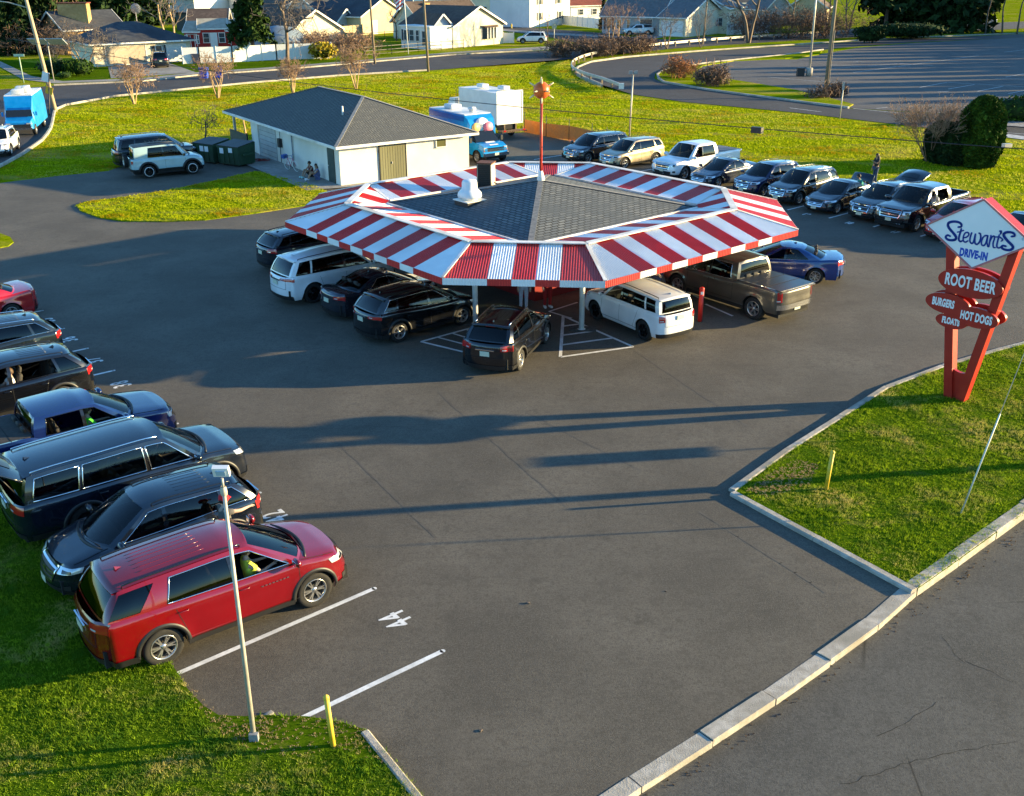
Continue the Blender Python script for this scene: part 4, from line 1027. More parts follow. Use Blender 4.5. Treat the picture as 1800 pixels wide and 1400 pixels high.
        st.build('steering_wheel', m_black, root)
    return root, dict(surf=surf, s_of=s_of, rs=rs, patch=patch, gh=gh, base=base, kinds=kinds, ztop=lambda x: smooth(top, x), hw=hw, xn=xn, xt=xt)
def rbox(c, s, r):
    """box with bevelled edges: returns vertices and faces"""
    bm = bmesh.new(); bmesh.ops.create_cube(bm, size=1)
    for v in bm.verts: v.co = Vector((v.co.x*s[0], v.co.y*s[1], v.co.z*s[2]))
    bmesh.ops.bevel(bm, geom=list(bm.edges), offset=r, segments=2, profile=.6, affect='EDGES'); bm.verts.index_update()
    vs = [tuple(v.co+Vector(c)) for v in bm.verts]; fs = [tuple(v.index for v in f.verts) for f in bm.faces]; bm.free(); return vs, fs
# ---------------------------------------------------------------- car types
def suv(L=4.8, W=1.9, H=1.72, wb=2.78, fo=.92, belt=1.02, rear=1.12, zn=.86, zh=1.07, rake=.62, third=True, back=.30, **k):
    xn = wb/2+fo; xt = xn-L; xa = wb/2-.28+k.get('cab', 0); xc = xa+.36; xwt = xa-rake-.18
    xr = xt+.24; xrt = xr+back
    top = [(xt, rear-.04), (xt+.3, rear), (-wb/2, rear-.01), (-.2, belt+.02), (xa, belt), (xa+.15, zh-.045), (xn-.5, zn+.055), (xn-.22, zn), (xn, zn-.05)]
    b1 = .02 if not 'b1' in k else k['b1']; b2 = -wb/2+.42
    segs = [(xa, xwt, 'p'), (xa-.14, xwt-.13, 'g1'), (b1, b1-.05, 'b'), (b1-.11, b1-.13, 'g2'), (b2-.40, b2-.28, 'p' if third else 'p')]
    if third: segs += [(b2-.48, b2-.36, 'g3'), (xr+.16, xrt+.16, 'p')]
    P = dict(L=L, W=W, H=H, wb=wb, fo=fo, zn=zn, zh=zh, top=top, xa=xa, xc=xc, xwt=xwt, xr=xr, xrt=xrt, segs=segs, doors=(xa-.02, b1-.06, b2-.12), rails=True,
             roofz=[(xrt-.2, H-.06-.10), (xrt+.4, H-.06-.045), (-.3, H-.06), (xwt-.3, H-.065), (xwt, H-.06-.05)], tl=(.48, 1.0, rear-.24, rear-.05), zp=.86, seats=(-.05, -.95) if L < 4.75 else (-.05, -.95, -1.75))
    P.update(k); return P
def sedan(L=4.7, W=1.82, H=1.44, wb=2.70, fo=.90, **k):
    xn = wb/2+fo; xt = xn-L; xa = wb/2-.42; xc = xa+.42; xwt = xa-.88; xr = -wb/2-.12; xrt = xr+.78
    top = [(xt, .98), (xt+.15, 1.03), (xt+.5, 1.03), (-wb/2, .97), (-.2, .93), (xa, .90), (xa+.2, .88), (xn-.6, .76), (xn-.2, .70), (xn, .64)]
    segs = [(xa, xwt, 'p'), (xa-.16, xwt-.15, 'g1'), (-.05, -.12, 'b'), (-.15, -.20, 'g2'), (-wb/2+.28, xrt+.18, 'p')]
    P = dict(L=L, W=W, H=H, wb=wb, fo=fo, zn=.71, zh=.92, top=top, xa=xa, xc=xc, xwt=xwt, xr=xr, xrt=xrt, segs=segs, doors=(xa-.0, -.10, -wb/2+.40), hatch=False, R=.325, wd=.215, sill=.20, gb=.42, clad=0,
             xrc=xr-.26, xrtc=xrt-.10, roofz=[(xrt-.1, H-.05-.07), (xrt+.3, H-.05-.02), (xwt-.3, H-.05), (xwt, H-.05-.05)], rc=.05, tl=(.42, .95, .80, .95), zp=.72, zh_=0, tint='', seats=(-.15, -.95), skid=0, fin=1, rbar=0, zhd=.80)
    P.update(k); return P
def pickup(L=5.9, W=2.03, H=1.92, wb=3.70, fo=.98, cab=2.35, bed='cover', **k):
    xn = wb/2+fo; xt = xn-L; xa = wb/2-.48; xc = xa+.30; xwt = xa-.72; xr = xa-cab; xrt = xr+.12
    top = [(xt, 1.28), (xt+.2, 1.31), (xr, 1.31), (xr+.03, 1.24), (-.2, 1.20), (xa, 1.18), (xa+.2, 1.20), (xn-.5, 1.12), (xn-.15, 1.08), (xn, 1.02)]
    b = xa-1.02
    segs = [(xa, xwt, 'p'), (xa-.16, xwt-.14, 'g1'), (b, b-.03, 'b'), (b-.10, b-.10, 'g2'), (xr+.28, xrt+.26, 'p')]
    P = dict(L=L, W=W, H=H, wb=wb, fo=fo, zn=1.06, zh=1.22, top=top, xa=xa, xc=xc, xwt=xwt, xr=xr, xrt=xrt, segs=segs, doors=(xa-.02, b-.06, xr+.14), hatch=False, bed=bed, R=.405, wd=.27, sill=.42, arch=.485, square=.8, gb=.68, gw=.62, gbars=3,
             xrc=xr-.03, xrtc=xrt-.03, roofz=[(xrt, H-.06-.02), (xwt-.3, H-.06), (xwt, H-.06-.05)], tl=(.80, .98, .86, 1.24), zp=.58, rbar=0, hl=(.66, 1.02, 1.04, .84), seats=(xa-1.35, xa-2.05), spoiler=0, tum=.02, ms=1.35, clad=0, tint='2', crease=1, rchrome=1, cth=.02, zhd=1.08, tumb=.15)
    P.update(k); return P
C_black = paint('black', (.0025, .003, .005), 0); C_dk = paint('dark_blue_black', (.003, .006, .014), 0); C_white = paint('white', (.78, .79, .80), 0, .35); C_red = paint('crimson', (.15, .0003, .004), 0.0, .20)
C_blue = paint('blue', (.003, .012, .085), 0); C_jet = paint('jetta_blue', (.003, .04, .20), .1); C_navy = paint('navy', (.003, .007, .05), 0); C_tan = paint('champagne', (.42, .34, .22), .5, .35); C_grey = paint('taupe_grey', (.10, .092, .078), .5, .34)
C_slate = paint('slate', (.028, .032, .045), .5); C_red2 = paint('red', (.45, .008, .012), .2); C_green = paint('mint', (.35, .50, .52), .0, .4)
HD = radians(38.3)
def at_stall(n, along, P, rev=False, side=0):
    """nose (or tail) of a car 'along' metres from the stall number; gives the wheelbase centre"""
    c = stall(n, 0, side); xn = P['wb']/2+P['fo']; xt = P['L']-xn
    d = (along-xn) if not rev else (along-xt)
    q = c+SD*d; return (q.x, q.y)
def by_wheel(P, pix, which, hd):
    """put the outer foot of one wheel on a spot: which = (+1 front/-1 rear, +1 left/-1 right)"""
    f, s = which; W = P['W']; c = G(*pix); v = Matrix.Rotation(hd, 3, 'Z')@Vector((f*P['wb']/2, s*(W/2-.05), 0)); return (c.x-v.x, c.y-v.y)
CARS = {}
def car(key, typ, cat, label, P, color, loc, hd, group=None, detail=2):
    r, api = make_car(key, typ, cat, label, P, color, loc, hd, group, detail); CARS[key] = (r, api, P); return r, api
GL = 'cars parked in the numbered left row'; GR = 'cars parked in the far right-hand row'; GU = 'cars parked nose-in under the canopy'
# left row
P = suv(5.2, 1.99, 1.80, 3.07, .98, belt=1.14, rear=1.21, zn=.95, zh=1.16, rake=.70, chrome='x', ribs=1, spokes=6, R=.385, wd=.25, back=.34, sill=.27, rpm=m_plate, gw=.6, railm=m_blackg, rimmat=m_rim, arch=.455, cw=.05, skip_last=1, open=('g1N',), tumb=.24)
P['segs'][4:] = [(-1.34, -1.17, 'p'), (-1.86, -1.42, 'g3'), (P['xr']+.04, P['xrt']+.05, 'p')]
car('traverse', 'suv', 'SUV', 'large crimson SUV with a chrome window line, nearest car behind the thin lamp pole', P, C_red, by_wheel(P, (556, 1066), (1, -1), radians(36.8)), radians(36.8), GL)
P = suv(4.66, 1.84, 1.66, 2.725, .95, belt=1.02, rear=1.12, chrome='x', ribs=1, R=.36, spokes=5, back=.42, zn=.83, gmat=m_chrome)
car('equinox', 'suv', 'SUV', 'black SUV beside the large crimson SUV, a man in a red cap by its side', P, C_dk, at_stall(42, -.5, P, True), HD+pi, GL)
P = suv(5.45, 2.12, 1.92, 3.12, .90, belt=1.16, rear=1.20, zn=1.06, zh=1.22, square=.7, chrome='each', R=.41, wd=.27, back=.16, rake=.55, sill=.32, railm=m_chrome, railr=.02, spokes=7, wstyle='twin', rimmat=m_rimb, gw=.62, gb=.70, arch=.48, tumb=.15, tint='3', seatm=m_seatt, cab=-.1, seats=(-.05, -.95), zp=.95)
car('wagon', 'suv', 'SUV', 'big boxy black SUV with thick chrome window surrounds and its tailgate open', P, C_dk, at_stall(40.95, .3, P), HD, GL)
P = pickup(5.3, 1.98, 1.80, 3.18, .93, cab=2.3, R=.38, square=.2, gw=.5, bedm=m_seat, open=('g1N', 'g2N'), hl=(.55, 1.05, 1.02, .84))
car('bluetruck', 'pickup_truck', 'pickup truck', 'dark blue crew-cab pickup truck with a covered bed in the left row', P, C_blue, at_stall(39.7, -.1, P), HD, GL)
P = suv(4.70, 1.88, 1.71, 2.70, .93, belt=1.05, rear=1.13, R=.36, back=.5, open=('g1L', 'g2L'), ribs=1, spokes=5, zn=.84)
car('sorento', 'suv', 'SUV', 'black SUV with open side windows and a driver in white, tail by the number 37', P, C_black, at_stall(38.0, -.85, P, True), HD+pi, GL)
P = suv(4.63, 1.86, 1.66, 2.76, .90, belt=1.03, rear=1.14, R=.37, back=.5, chrome='x', ribs=1, spokes=5, wstyle='twin', railm=m_chrome)
car('tucson', 'suv', 'SUV', 'dark grey-green SUV with chrome roof rails, tail by the number 36', P, paint('dark_green_grey', (.014, .022, .028), .4), at_stall(36.55, -.62, P, True), HD+pi, GL)
P = sedan(4.87, 1.85, 1.48, 2.85, .95, chrome='x', spokes=5)
car('redsedan', 'sedan', 'sedan', 'crimson sedan with a rear spoiler, furthest car in view in the left row', P, C_red2, at_stall(34.4, .10, P, True), HD+pi, GL)
# under the canopy
HL = radians(40.2); HRt = radians(130.2)
P = suv(4.65, 1.84, 1.66, 2.725, .95, R=.36, chrome='x', spokes=5, back=.42, tl=(.40, .98, .92, 1.04))
car('eq2', 'suv', 'SUV', 'glossy black SUV under the canopy between the dark sedan and the left front post', P, C_black, by_wheel(P, (703, 602), (-1, -1), HL), HL, GU)
P = sedan(4.64, 1.82, 1.46, 2.70, .93, chrome='x')
car('sentra', 'sedan', 'sedan', 'dark slate sedan under the canopy between the white SUV and the glossy black SUV', P, C_slate, by_wheel(P, (640, 560), (-1, -1), HL), HL, GU)
P = suv(5.1, 1.93, 1.80, 3.04, .97, R=.39, wd=.25, back=.35, belt=1.08, rear=1.14, rimmat=m_rimb, clad=0, spokes=5, railm=m_blackg, arch=.46, rbar=2, tl=(.30, 1.05, .96, 1.08), rchrome=0)
car('durango', 'suv', 'SUV', 'white SUV with black wheels half under the left edge of the canopy', P, C_white, by_wheel(P, (553, 533), (-1, -1), HL), HL, GU)
P = suv(4.62, 1.84, 1.64, 2.70, .93, R=.35, back=.42, belt=1.02)
car('eq3', 'suv', 'SUV', 'dark blue-black SUV behind the white SUV at the leftmost corner of the canopy', P, C_dk, by_wheel(P, (516, 478), (-1, -1), HL), HL, GU)
HC = radians(70)
P = suv(4.45, 1.81, 1.64, 2.635, .88, R=.35, back=.40, belt=1.02, railm=m_chrome, ribs=1, rbar=1, zp=.78, tl=(.50, .95, .86, 1.06), third=True, railr=.022)
car('compass', 'suv', 'SUV', 'black SUV with silver roof rails nosed in between the two front canopy posts', P, C_black, (lambda c: (c[0], c[1]))(by_wheel(P, (915, 651), (-1, -1), HC)), HC, GU)
P = suv(4.41, 1.76, 1.66, 2.635, .86, R=.355, back=.14, rake=.35, square=.6, belt=1.05, rear=1.08, zn=.92, zh=1.08, rimmat=m_rimb, clad=0, tumb=.13, tl=(.62, .84, .80, 1.02), zp=.93, rbar=0, spokes=5, cab=-.08, open=('g1L',), rc=.05, chrome=0)
car('patriot', 'suv', 'SUV', 'boxy white SUV with black wheels beside the right front canopy post', P, C_white, by_wheel(P, (1130, 598), (-1, 1), radians(124)), radians(124), GU)
P = pickup(5.88, 2.06, 1.95, 3.75, .96, cab=2.4, bed='cover', bedm=new_mat('tonneau', (.025, .027, .03), .3), chrome='x', spokes=6, R=.42, rbm=m_chrome)
car('sierra', 'pickup_truck', 'pickup truck', 'taupe crew-cab pickup truck with a folding black bed cover beside the red bollard', P, C_grey, by_wheel(P, (1322, 562), (-1, 1), HRt-.05), HRt-.05, GU)
P = sedan(4.70, 1.80, 1.46, 2.686, .90, chrome=0, spokes=8, open=('g1L',))
car('jetta', 'sedan', 'sedan', 'bright blue sedan behind the taupe pickup at the right end of the canopy', P, C_jet, by_wheel(P, (1431, 500), (-1, 1), radians(165)), radians(165), GU)
# far right-hand row, noses towards the lot
HR = radians(219)
def rr(key, typ, cat, label, P, color, pix, hd=HR, d=1): return car(key, typ, cat, label, P, color, by_wheel(P, pix, (1, 1), hd), hd, GR, d)
rr('mdx', 'suv', 'SUV', 'dark SUV with a shield grille, leftmost in the far right-hand row', suv(4.98, 1.96, 1.70, 2.82, .95, chrome='x'), C_dk, (1034, 288))
rr('santafe', 'suv', 'SUV', 'champagne SUV between the leftmost dark SUV and the white pickup', suv(4.77, 1.89, 1.68, 2.765, .93, clm=m_black), C_tan, (1098, 298))
rr('f250', 'pickup_truck', 'pickup truck', 'white heavy-duty crew-cab pickup truck with a grey bed cover in the far row', pickup(6.2, 2.05, 2.0, 3.95, .98, cab=2.45, R=.42, bedm=noisy('grey_cover', (.16, .17, .18), (.2, .21, .22), 4), open=('g1L',)), C_white, (1203, 318))
rr('cruze', 'sedan', 'sedan', 'dark navy sedan just right of the white pickup in the far row', sedan(4.67, 1.80, 1.46, 2.70, .92), paint('navy_grey', (.015, .022, .05), .4), (1262, 331))
rr('escape', 'suv', 'SUV', 'deep blue SUV between the navy sedan and the black crossover', suv(4.52, 1.84, 1.66, 2.69, .92, gw=.45), C_navy, (1342, 347))
rr('rogue', 'suv', 'SUV', 'black crossover with a bright V-shaped grille in the far row', suv(4.68, 1.84, 1.69, 2.70, .93), C_black, (1404, 361))
rr('cts', 'sedan', 'sedan', 'dark luxury sedan with its boot lid open, people standing beside it', sedan(4.97, 1.83, 1.46, 2.91, .85, gw=.5, gbars=4, hl=(.55, 1.2, .72, .60)), C_dk, (1471, 377))
rr('escape2', 'suv', 'SUV', 'black SUV with its tailgate raised between the dark sedan and the black pickup', suv(4.52, 1.84, 1.66, 2.69, .92, gw=.5, gbars=2), C_black, (1553, 391))
rr('ram', 'pickup_truck', 'pickup truck', 'black crew-cab pickup truck with a chrome grille and open bed, beyond the diamond sign', pickup(5.82, 2.02, 1.93, 3.57, 1.0, cab=2.4, bed='open', square=.45, gw=.6, R=.40, skid=1, open=('g1L', 'g2L')), C_black, (1610, 408))
rr('pinkcar', 'suv', 'SUV', 'glossy red crossover half hidden behind the diamond of the drive-in sign', suv(4.5, 1.84, 1.60, 2.66, .92), C_red2, (1692, 427))
rr('edgecar', 'sedan', 'sedan', 'dark sedan cut off by the right edge of the picture beyond the sign', sedan(4.7, 1.82, 1.45), C_slate, (1800, 445))
# by the garage
HB = radians(29)
P = suv(4.41, 1.93, 1.97, 2.60, .83, R=.405, wd=.26, back=.06, rake=.30, square=.9, belt=1.18, rear=1.20, zn=1.06, zh=1.20, third=False, arch=.50, cw=.10, cthk=.05, tumb=.10, sill=.42, rimmat=m_rimb, roof_black=1, rails=0, clm=m_black, cab=-.05, spoiler=0, fin=0, rc=.04, doors=(.93, -.28), spokes=8, b1=-.28, rpm=m_plater, zp=.7, rbar=0, mm=m_black, tl=(.70, .88, .86, 1.08))
car('bronco', 'off_roader', 'off-roader', 'pale mint two-door off-roader with a black roof and a spare wheel on its tail', P, C_green, by_wheel(P, (264, 314), (-1, -1), HB), HB, None)
P = suv(5.33, 2.03, 1.94, 3.11, .95, R=.40, back=.25, belt=1.14, rear=1.18, zn=1.04, zh=1.18, square=.4, railm=m_chrome, arch=.47)
car('expedition', 'suv', 'SUV', 'long black SUV behind the pale mint off-roader', P, C_black, (lambda q: (q.x, q.y))(G(250, 296)+Vector((.6, 1.6, 0))), HB, None)
# on the side road and by the houses
P = suv(4.65, 1.84, 1.69, 2.70, .93, R=.36)
car('whiteroad', 'suv', 'SUV', 'white crossover at the left picture edge in front of the tall blue van', P, C_white, by_wheel(P, (21, 273), (1, 1), radians(284)), radians(284), None, 1)
P = suv(4.9, 1.97, 1.80, 2.96, .93, R=.38, belt=1.08, rimmat=m_rim)
car('gcwhite', 'suv', 'SUV', 'white SUV parked beside the cream house with the bay window', P, C_white, g2(934, 76), radians(184), None, 1)
P = pickup(5.6, 1.95, 1.85, 3.45, .95, cab=2.2, bed='open')
car('drivepickup', 'pickup_truck', 'pickup truck', 'white pickup truck parked on the drive before the garage door across the road', P, C_white, g2(1120, 62), radians(190), None, 1)
P = pickup(5.8, 2.0, 1.95, 3.6, .95, cab=3.0, bed='cover')
car('blackpickup', 'suv', 'SUV', 'black SUV seen from behind on the driveway of the low ranch house', suv(5.2, 2.0, 1.92, 3.0, .95, R=.40, belt=1.15, rear=1.18, zn=1.04, zh=1.18, square=.5), C_black, g2(281, 117), radians(112), None, 1)
car('farwhite', 'suv', 'SUV', 'white hatchback parked beyond the guardrail in front of the dark evergreens', suv(4.4, 1.8, 1.6, 2.65, .9), C_white, g2(1578, 53), radians(262), None, 1)
car('farsilver', 'suv', 'SUV', 'silver SUV on the road beyond the trees at the far right', suv(4.8, 1.9, 1.75, 2.8, .9), paint('silver', (.5, .5, .52), .5), g2(1729, 45), radians(190), None, 1)
# ================================================================ drive-in sign
m_sred = noisy('sign_red', (.36, .014, .008), (.43, .022, .012), 2.5, .42, 5, (.32, .025, .014))
m_sface = noisy('sign_face', (.76, .77, .78), (.83, .83, .83), 1.5, .35, 5, (.70, .71, .73))
m_sblue = new_mat('sign_blue', (.003, .06, .42), .4); m_swhite = new_mat('sign_white', (.78, .78, .78), .4)
SB = Vector((13.05, 27.85, .07)); SA = radians(-48)
sign = thing('drive_in_sign', 'tall red V-legged sign with a white diamond and red oval boards on the lawn', 'sign', SB, SA)
# local X along the face, local -Y towards the viewer
zf = -.1
def leg(t0, z0, t1, z1, w=.26, d=.30): return [(t0-w/2, z0), (t0+w/2, z0), (t1+w/2, z1), (t1-w/2, z1)]
def ex(mb, poly, y0, y1, mi=0): mb.ext([(a, y0, b) for a, b in poly], (0, y1-y0, 0), mi); return mb
ex(MB(), leg(-.05, -.1, -.80, 4.9, .25), -.15, .15).build('leg', m_sred, sign)
ex(MB(), leg(.28, -.1, 1.06, 4.9, .25), -.15, .15).build('leg', m_sred, sign)
arc = [(.16+.36*cos(a), 1.08-.26*sin(a)) for a in np.linspace(pi, 0, 13)]
ex(MB(), [(-.14, -.1), (.34, -.1), (.50, 1.06)]+arc[::-1][1:-1]+[(-.20, 1.06)], -.06, .06).build('foot_web', m_sred, sign)
dc, hw_, hh_ = (.0, 4.94), 1.50, .97
dia = [(dc[0]-hw_, dc[1]), (dc[0], dc[1]-hh_), (dc[0]+hw_, dc[1]), (dc[0], dc[1]+hh_)]
dm = ex(MB(), dia, -.20, .26).build('diamond_cabinet', m_sred, sign)
k = .965; dmf = ex(MB(), [(dc[0]+(a-dc[0])*k, dc[1]+(b-dc[1])*k) for a, b in dia], -.215, -.203).build('diamond_face', m_sface, dm)
rim_ = MB()
for p, q in zip(dia, dia[1:]+dia[:1]): rim_.bar((p[0], -.215, p[1]), (q[0], -.215, q[1]), .05, .04, up=Vector((0, 1, 0)))
rim_.build('face_rim', noisy('rim_mauve', (.42, .12, .14), (.5, .18, .18), 5, .4), dm)
def pix_tz(x, y):                                # measured straight on the sign face
    px_, py_ = 1640+x/11.25, 360+y/11.25
    D = G(px_, py_)-Vector((0, 0, CAMH)); T = Vector((cos(SA), sin(SA), 0)); Nn = Vector((-T.y, T.x, 0)); O = SB-Nn*.22
    s_ = ((O-Vector((0, 0, CAMH))).dot(Nn))/D.dot(Nn); X = Vector((0, 0, CAMH))+D*s_; return (X-SB).dot(T), X.z-SB.z
STR = [([(500, 445), (550, 440), (565, 400), (520, 355), (420, 335), (320, 355), (295, 410), (330, 480), (400, 560), (455, 640), (440, 690), (370, 705), (290, 690), (250, 640), (290, 605), (340, 625)], 17, 25),
       ([(560, 480), (545, 540), (520, 620), (510, 690), (540, 730), (580, 715)], 15, 18), ([(485, 545), (550, 530), (605, 510)], 12, 12),
       ([(600, 660), (670, 640), (710, 590), (690, 552), (640, 560), (605, 620), (598, 700), (635, 745), (690, 715)], 13, 14),
       ([(765, 560), (740, 640), (730, 720), (765, 768), (800, 740), (835, 600)], 15, 15), ([(840, 585), (825, 700), (835, 765), (870, 785), (920, 740), (945, 650), (938, 580), (912, 565)], 15, 16),
       ([(1080, 612), (1020, 620), (970, 690), (960, 780), (1000, 812), (1045, 760), (1085, 620), (1068, 740), (1085, 828)], 14, 14),
       ([(1148, 612), (1122, 740), (1103, 832)], 14, 15), ([(1130, 720), (1170, 640), (1212, 625), (1215, 680), (1190, 760), (1195, 840), (1230, 850)], 13, 14),
       ([(1312, 600), (1285, 700), (1262, 820), (1300, 858), (1345, 835)], 14, 15), ([(1240, 640), (1310, 640), (1355, 665), (1380, 695), (1350, 722)], 12, 14),
       ([(1325, 525), (1350, 530), (1340, 575)], 16, 18),
       ([(1555, 630), (1612, 620), (1610, 580), (1550, 548), (1450, 548), (1398, 590), (1430, 660), (1500, 740), (1570, 810), (1580, 860), (1520, 898), (1420, 888), (1360, 850), (1380, 812), (1440, 822)], 17, 24)]
sc = MB()
for i, (pts, w0, w1) in enumerate(STR):
    c2 = catmull([(*pix_tz(*p), 0) for p in pts], 6); n = len(c2)
    P3 = [Vector((p.x, -.222-i*.0006, p.y)) for p in c2]
    for j in range(n):
        wv = (w0+(w1-w0)*sin(pi*j/(n-1)))*.0021*1.5
        sc.lathe([(.001, 0), (wv/2, 0)], P3[j], 10, 'Y', smooth=False) if j in (0, n-1) else None
        if j < n-1:
            a, b = P3[j], P3[j+1]; d = (b-a); m_ = Vector((d.z, 0, -d.x)).normalized()
            wv2 = (w0+(w1-w0)*sin(pi*(j+1)/(n-1)))*.0021*1.5
            sc.add([a+m_*wv/2, a-m_*wv/2, b-m_*wv2/2, b+m_*wv2/2], [(0, 1, 2, 3)])
            sc.lathe([(.001, 0), (wv2/2, 0)], b, 8, 'Y', smooth=False)
sc.build('script_lettering', m_sblue, dm, fix=False)
t_ = MB(); add_text(t_, 'DRIVE-IN', (-.02, -.216, 4.36), (1, 0, 0), (0, 0, 1), .30, .60, .018, .003, spacing=1.1); t_.build('block_lettering', m_sblue, dm)
t_ = MB(); add_text(t_, '®', (1.22, -.216, 5.03), (1, 0, 0), (0, 0, 1), .12, .8, .0, .003); t_.build('small_mark', new_mat('pale_mark', (.25, .32, .42), .5), dm)
def oval(c, a, b, txt, size, sx, yoff=-.19, n=36):
    pts = [(c[0]+a*cos(x), c[1]+b*sin(x)) for x in np.linspace(0, 2*pi, n, endpoint=False)]
    o = ex(MB(), pts, yoff, yoff+.09).build('oval_board', m_sred, sign, sharp=40)
    ex(MB(), pts, -yoff-.10, -yoff).build('oval_back_board', m_sred, sign, sharp=40)
    t_ = MB(); add_text(t_, txt, (c[0]+(-.12 if txt == 'BURGERS' else 0), yoff-.006, c[1]), (1, 0, 0), (0, 0, 1), size, sx, .014, .004, spacing=1.08); t_.build('board_lettering', m_swhite, o)
oval((.03, 3.53), .93, .40, 'ROOT BEER', .46, .56, -.23); oval((-.50, 2.82), .66, .30, 'BURGERS', .31, .48, -.25)
oval((-.33, 2.32), .46, .215, 'FLOATS', .25, .56, -.21); oval((.40, 2.62), .62, .29, 'HOT DOGS', .33, .50, -.29)

# ================================================================ poles, bollards, wires
m_galv = noisy('galvanised', (.38, .36, .31), (.52, .49, .42), 5, .5, 4, metal=.3); m_wood = noisy('pole_wood', (.15, .115, .08), (.24, .19, .13), 3, .9, 5, stretch=(4, 4, .4))
m_woodp = noisy('pale_pole_wood', (.34, .26, .17), (.46, .37, .26), 3, .9, 5, stretch=(4, 4, .4)); m_yel = noisy('bollard_yellow', (.55, .38, .02), (.66, .48, .05), 6, .5, 5, (.45, .36, .10))
m_grey = noisy('grey_box', (.2, .21, .22), (.28, .29, .3), 6, .5)
b0 = G(447, 1302); lp = thing('lamp_pole', 'thin pale lamp pole with a square white floodlight on the left lawn, nearest the viewer', 'lamp pole', b0)
pt = Vector((.03, .0, 4.66)); MB().tube([(0, 0, 0), pt*.5, pt], [.045, .036, .028], 12).build('pole', m_galv, lp)
MB().lathe([(.05, 0), (.055, .06), (.04, .14)], pt, 10).tube([pt+Vector((0, 0, .1)), pt+Vector((0, 0, .28))], .02, 8).build('mount', m_galv, lp)
Rf = Matrix.Rotation(.35, 3, 'X'); MB().box(pt+Vector((0, 0, .40)), (.24, .08, .17), R=Rf).build('floodlight', m_swhite, lp)
MB().box(pt+Vector((0, -.042, .382)), (.14, .02, .09), R=Rf).build('lens', new_mat('lens_blue', (.35, .48, .6), .1), lp); MB().box((.02, -.06, .09), (.15, .08, .22)).tube([(0, 0, .0), (0, 0, .04)], .09, 10).build('junction_box', m_grey, lp)
def bollard(pix, h, label, mat, r=.055, cap=True, lean=(0, 0), name='bollard', z=0, grp=None):
    b = G(*pix); t = thing(name, label, 'bollard', (b.x, b.y, z), 0, grp)
    MB().tube([(0, 0, -.1), (lean[0], lean[1], h)], r, 14).build('post', mat, t)
    MB().lathe([(r+.006, h-.04), (r+.006, h), (r*.6, h+.03), (.001, h+.04)], (lean[0], lean[1], 0), 14).build('cap', mat, t); return t
bollard((587, 1316), 1.06, 'slim yellow bollard on the dry lawn edge by stall line 44', m_yel, .045, lean=(-.05, 0))
bollard((1451, 865), 1.02, 'slim yellow bollard near the corner of the right-hand lawn', m_yel, .05, z=.07, lean=(.05, 0))
rb = bollard((1230, 565), 1.25, 'red bollard between the boxy white SUV and the taupe pickup', noisy('bollard_red', (.5, .02, .015), (.58, .03, .02), 5, .45), .085); MB().box((0, -.085, 1.08), (.10, .02, .10)).build('reflector', m_swhite, rb)
# post bases under the kitchen corner: thin red posts
def wire(mb, a, b, sag=.5, r=.012, n=14):
    a = Vector(a); b = Vector(b); mb.tube([a.lerp(b, i/n)-Vector((0, 0, sag*4*(i/n)*(1-i/n))) for i in range(n+1)], r, 4, cap=False)
def upole(name, label, base, top, r0=.16, r1=.11, mat=m_wood, arms=True):
    base = Vector(base); top = Vector(top); t = thing(name, label, 'utility pole', base)
    MB().tube([(0, 0, -.3), (top-base)*.5, top-base], [r0, (r0+r1)/2, r1], 12).build('pole', mat, t)
    if arms: a = MB().bar(top-base+Vector((-.9, 0, -.5)), top-base+Vector((.9, 0, -.5)), .1, .12); a.build('crossarm', m_wood, t)
    return t
L0 = G(98, 196); LT = L0+Vector((-1.1, 0, 11.6))
ul = upole('utility_pole', 'leaning pale utility pole with a yellow sign and street-lamp arm at the road bend', L0, LT, .19, .13, m_woodp, False)
d_ = (LT-L0); q = d_*.155; MB().box(q+Vector((0, -.22, 0)), (.62, .03, .62), R=Matrix.Rotation(.30, 3, 'Y')).build('yellow_sign', new_mat('sign_yellow', (.72, .42, .02), .5), ul)
qq = d_*.255; MB().box(qq+Vector((0, -.22, 0)), (.62, .03, .8), R=Matrix.Rotation(.30, 3, 'Y')).build('white_sign', m_swhite, ul)
t_ = MB(); add_text(t_, '?', q+Vector((0, -.245, 0)), (1, 0, 0), (0, 0, 1), .3, .8, .01, .003) if False else t_.box(q+Vector((0, -.24, 0)), (.1, .01, .25)); t_.build('sign_symbol', m_dark, ul)
q = d_*.74; MB().tube([q, q+Vector((-1.6, 0, .45)), q+Vector((-2.9, 0, .62))], .05, 8).build('lamp_arm', m_galv, ul)
MB().lathe([(.001, .16), (.18, .12), (.26, 0), (.16, -.14), (.001, -.18)], q+Vector((-3.15, 0, .6)), 14).build('street_lamp', noisy('lamp_teal', (.30, .5, .42), (.4, .58, .5), 5, .3), ul)
MB().bar(Vector((.15, 0, 0)), Vector((.6, -1.2, 0)), .01, .01).tube([(.5, -2.6, -.1), (.1, -.3, 3.2)], .05, 6).build('ground_brace', m_dark, ul)
c0 = G(753, 126); uc = upole('utility_pole', 'brown utility pole at the field edge in front of the cream house\'s blue gable', c0, c0+Vector((-.4, 0, 13)))
c1 = G(659, 112); u2 = upole('utility_pole', 'thin brown utility pole on the verge left of the flagpole', c1, c1+Vector((-.3, 0, 12)))
c2_ = G(1450, 170); u3 = upole('utility_pole', 'dark leaning utility pole beside the far car park entrance', c2_, c2_+Vector((.0, 0, 12)), .2, .15)
MB().tube([(.22, -.1, 0), (.22, -.1, 6)], .035, 6).build('conduit', noisy('conduit', (.3, .26, .18), (.36, .3, .22), 4), u3)
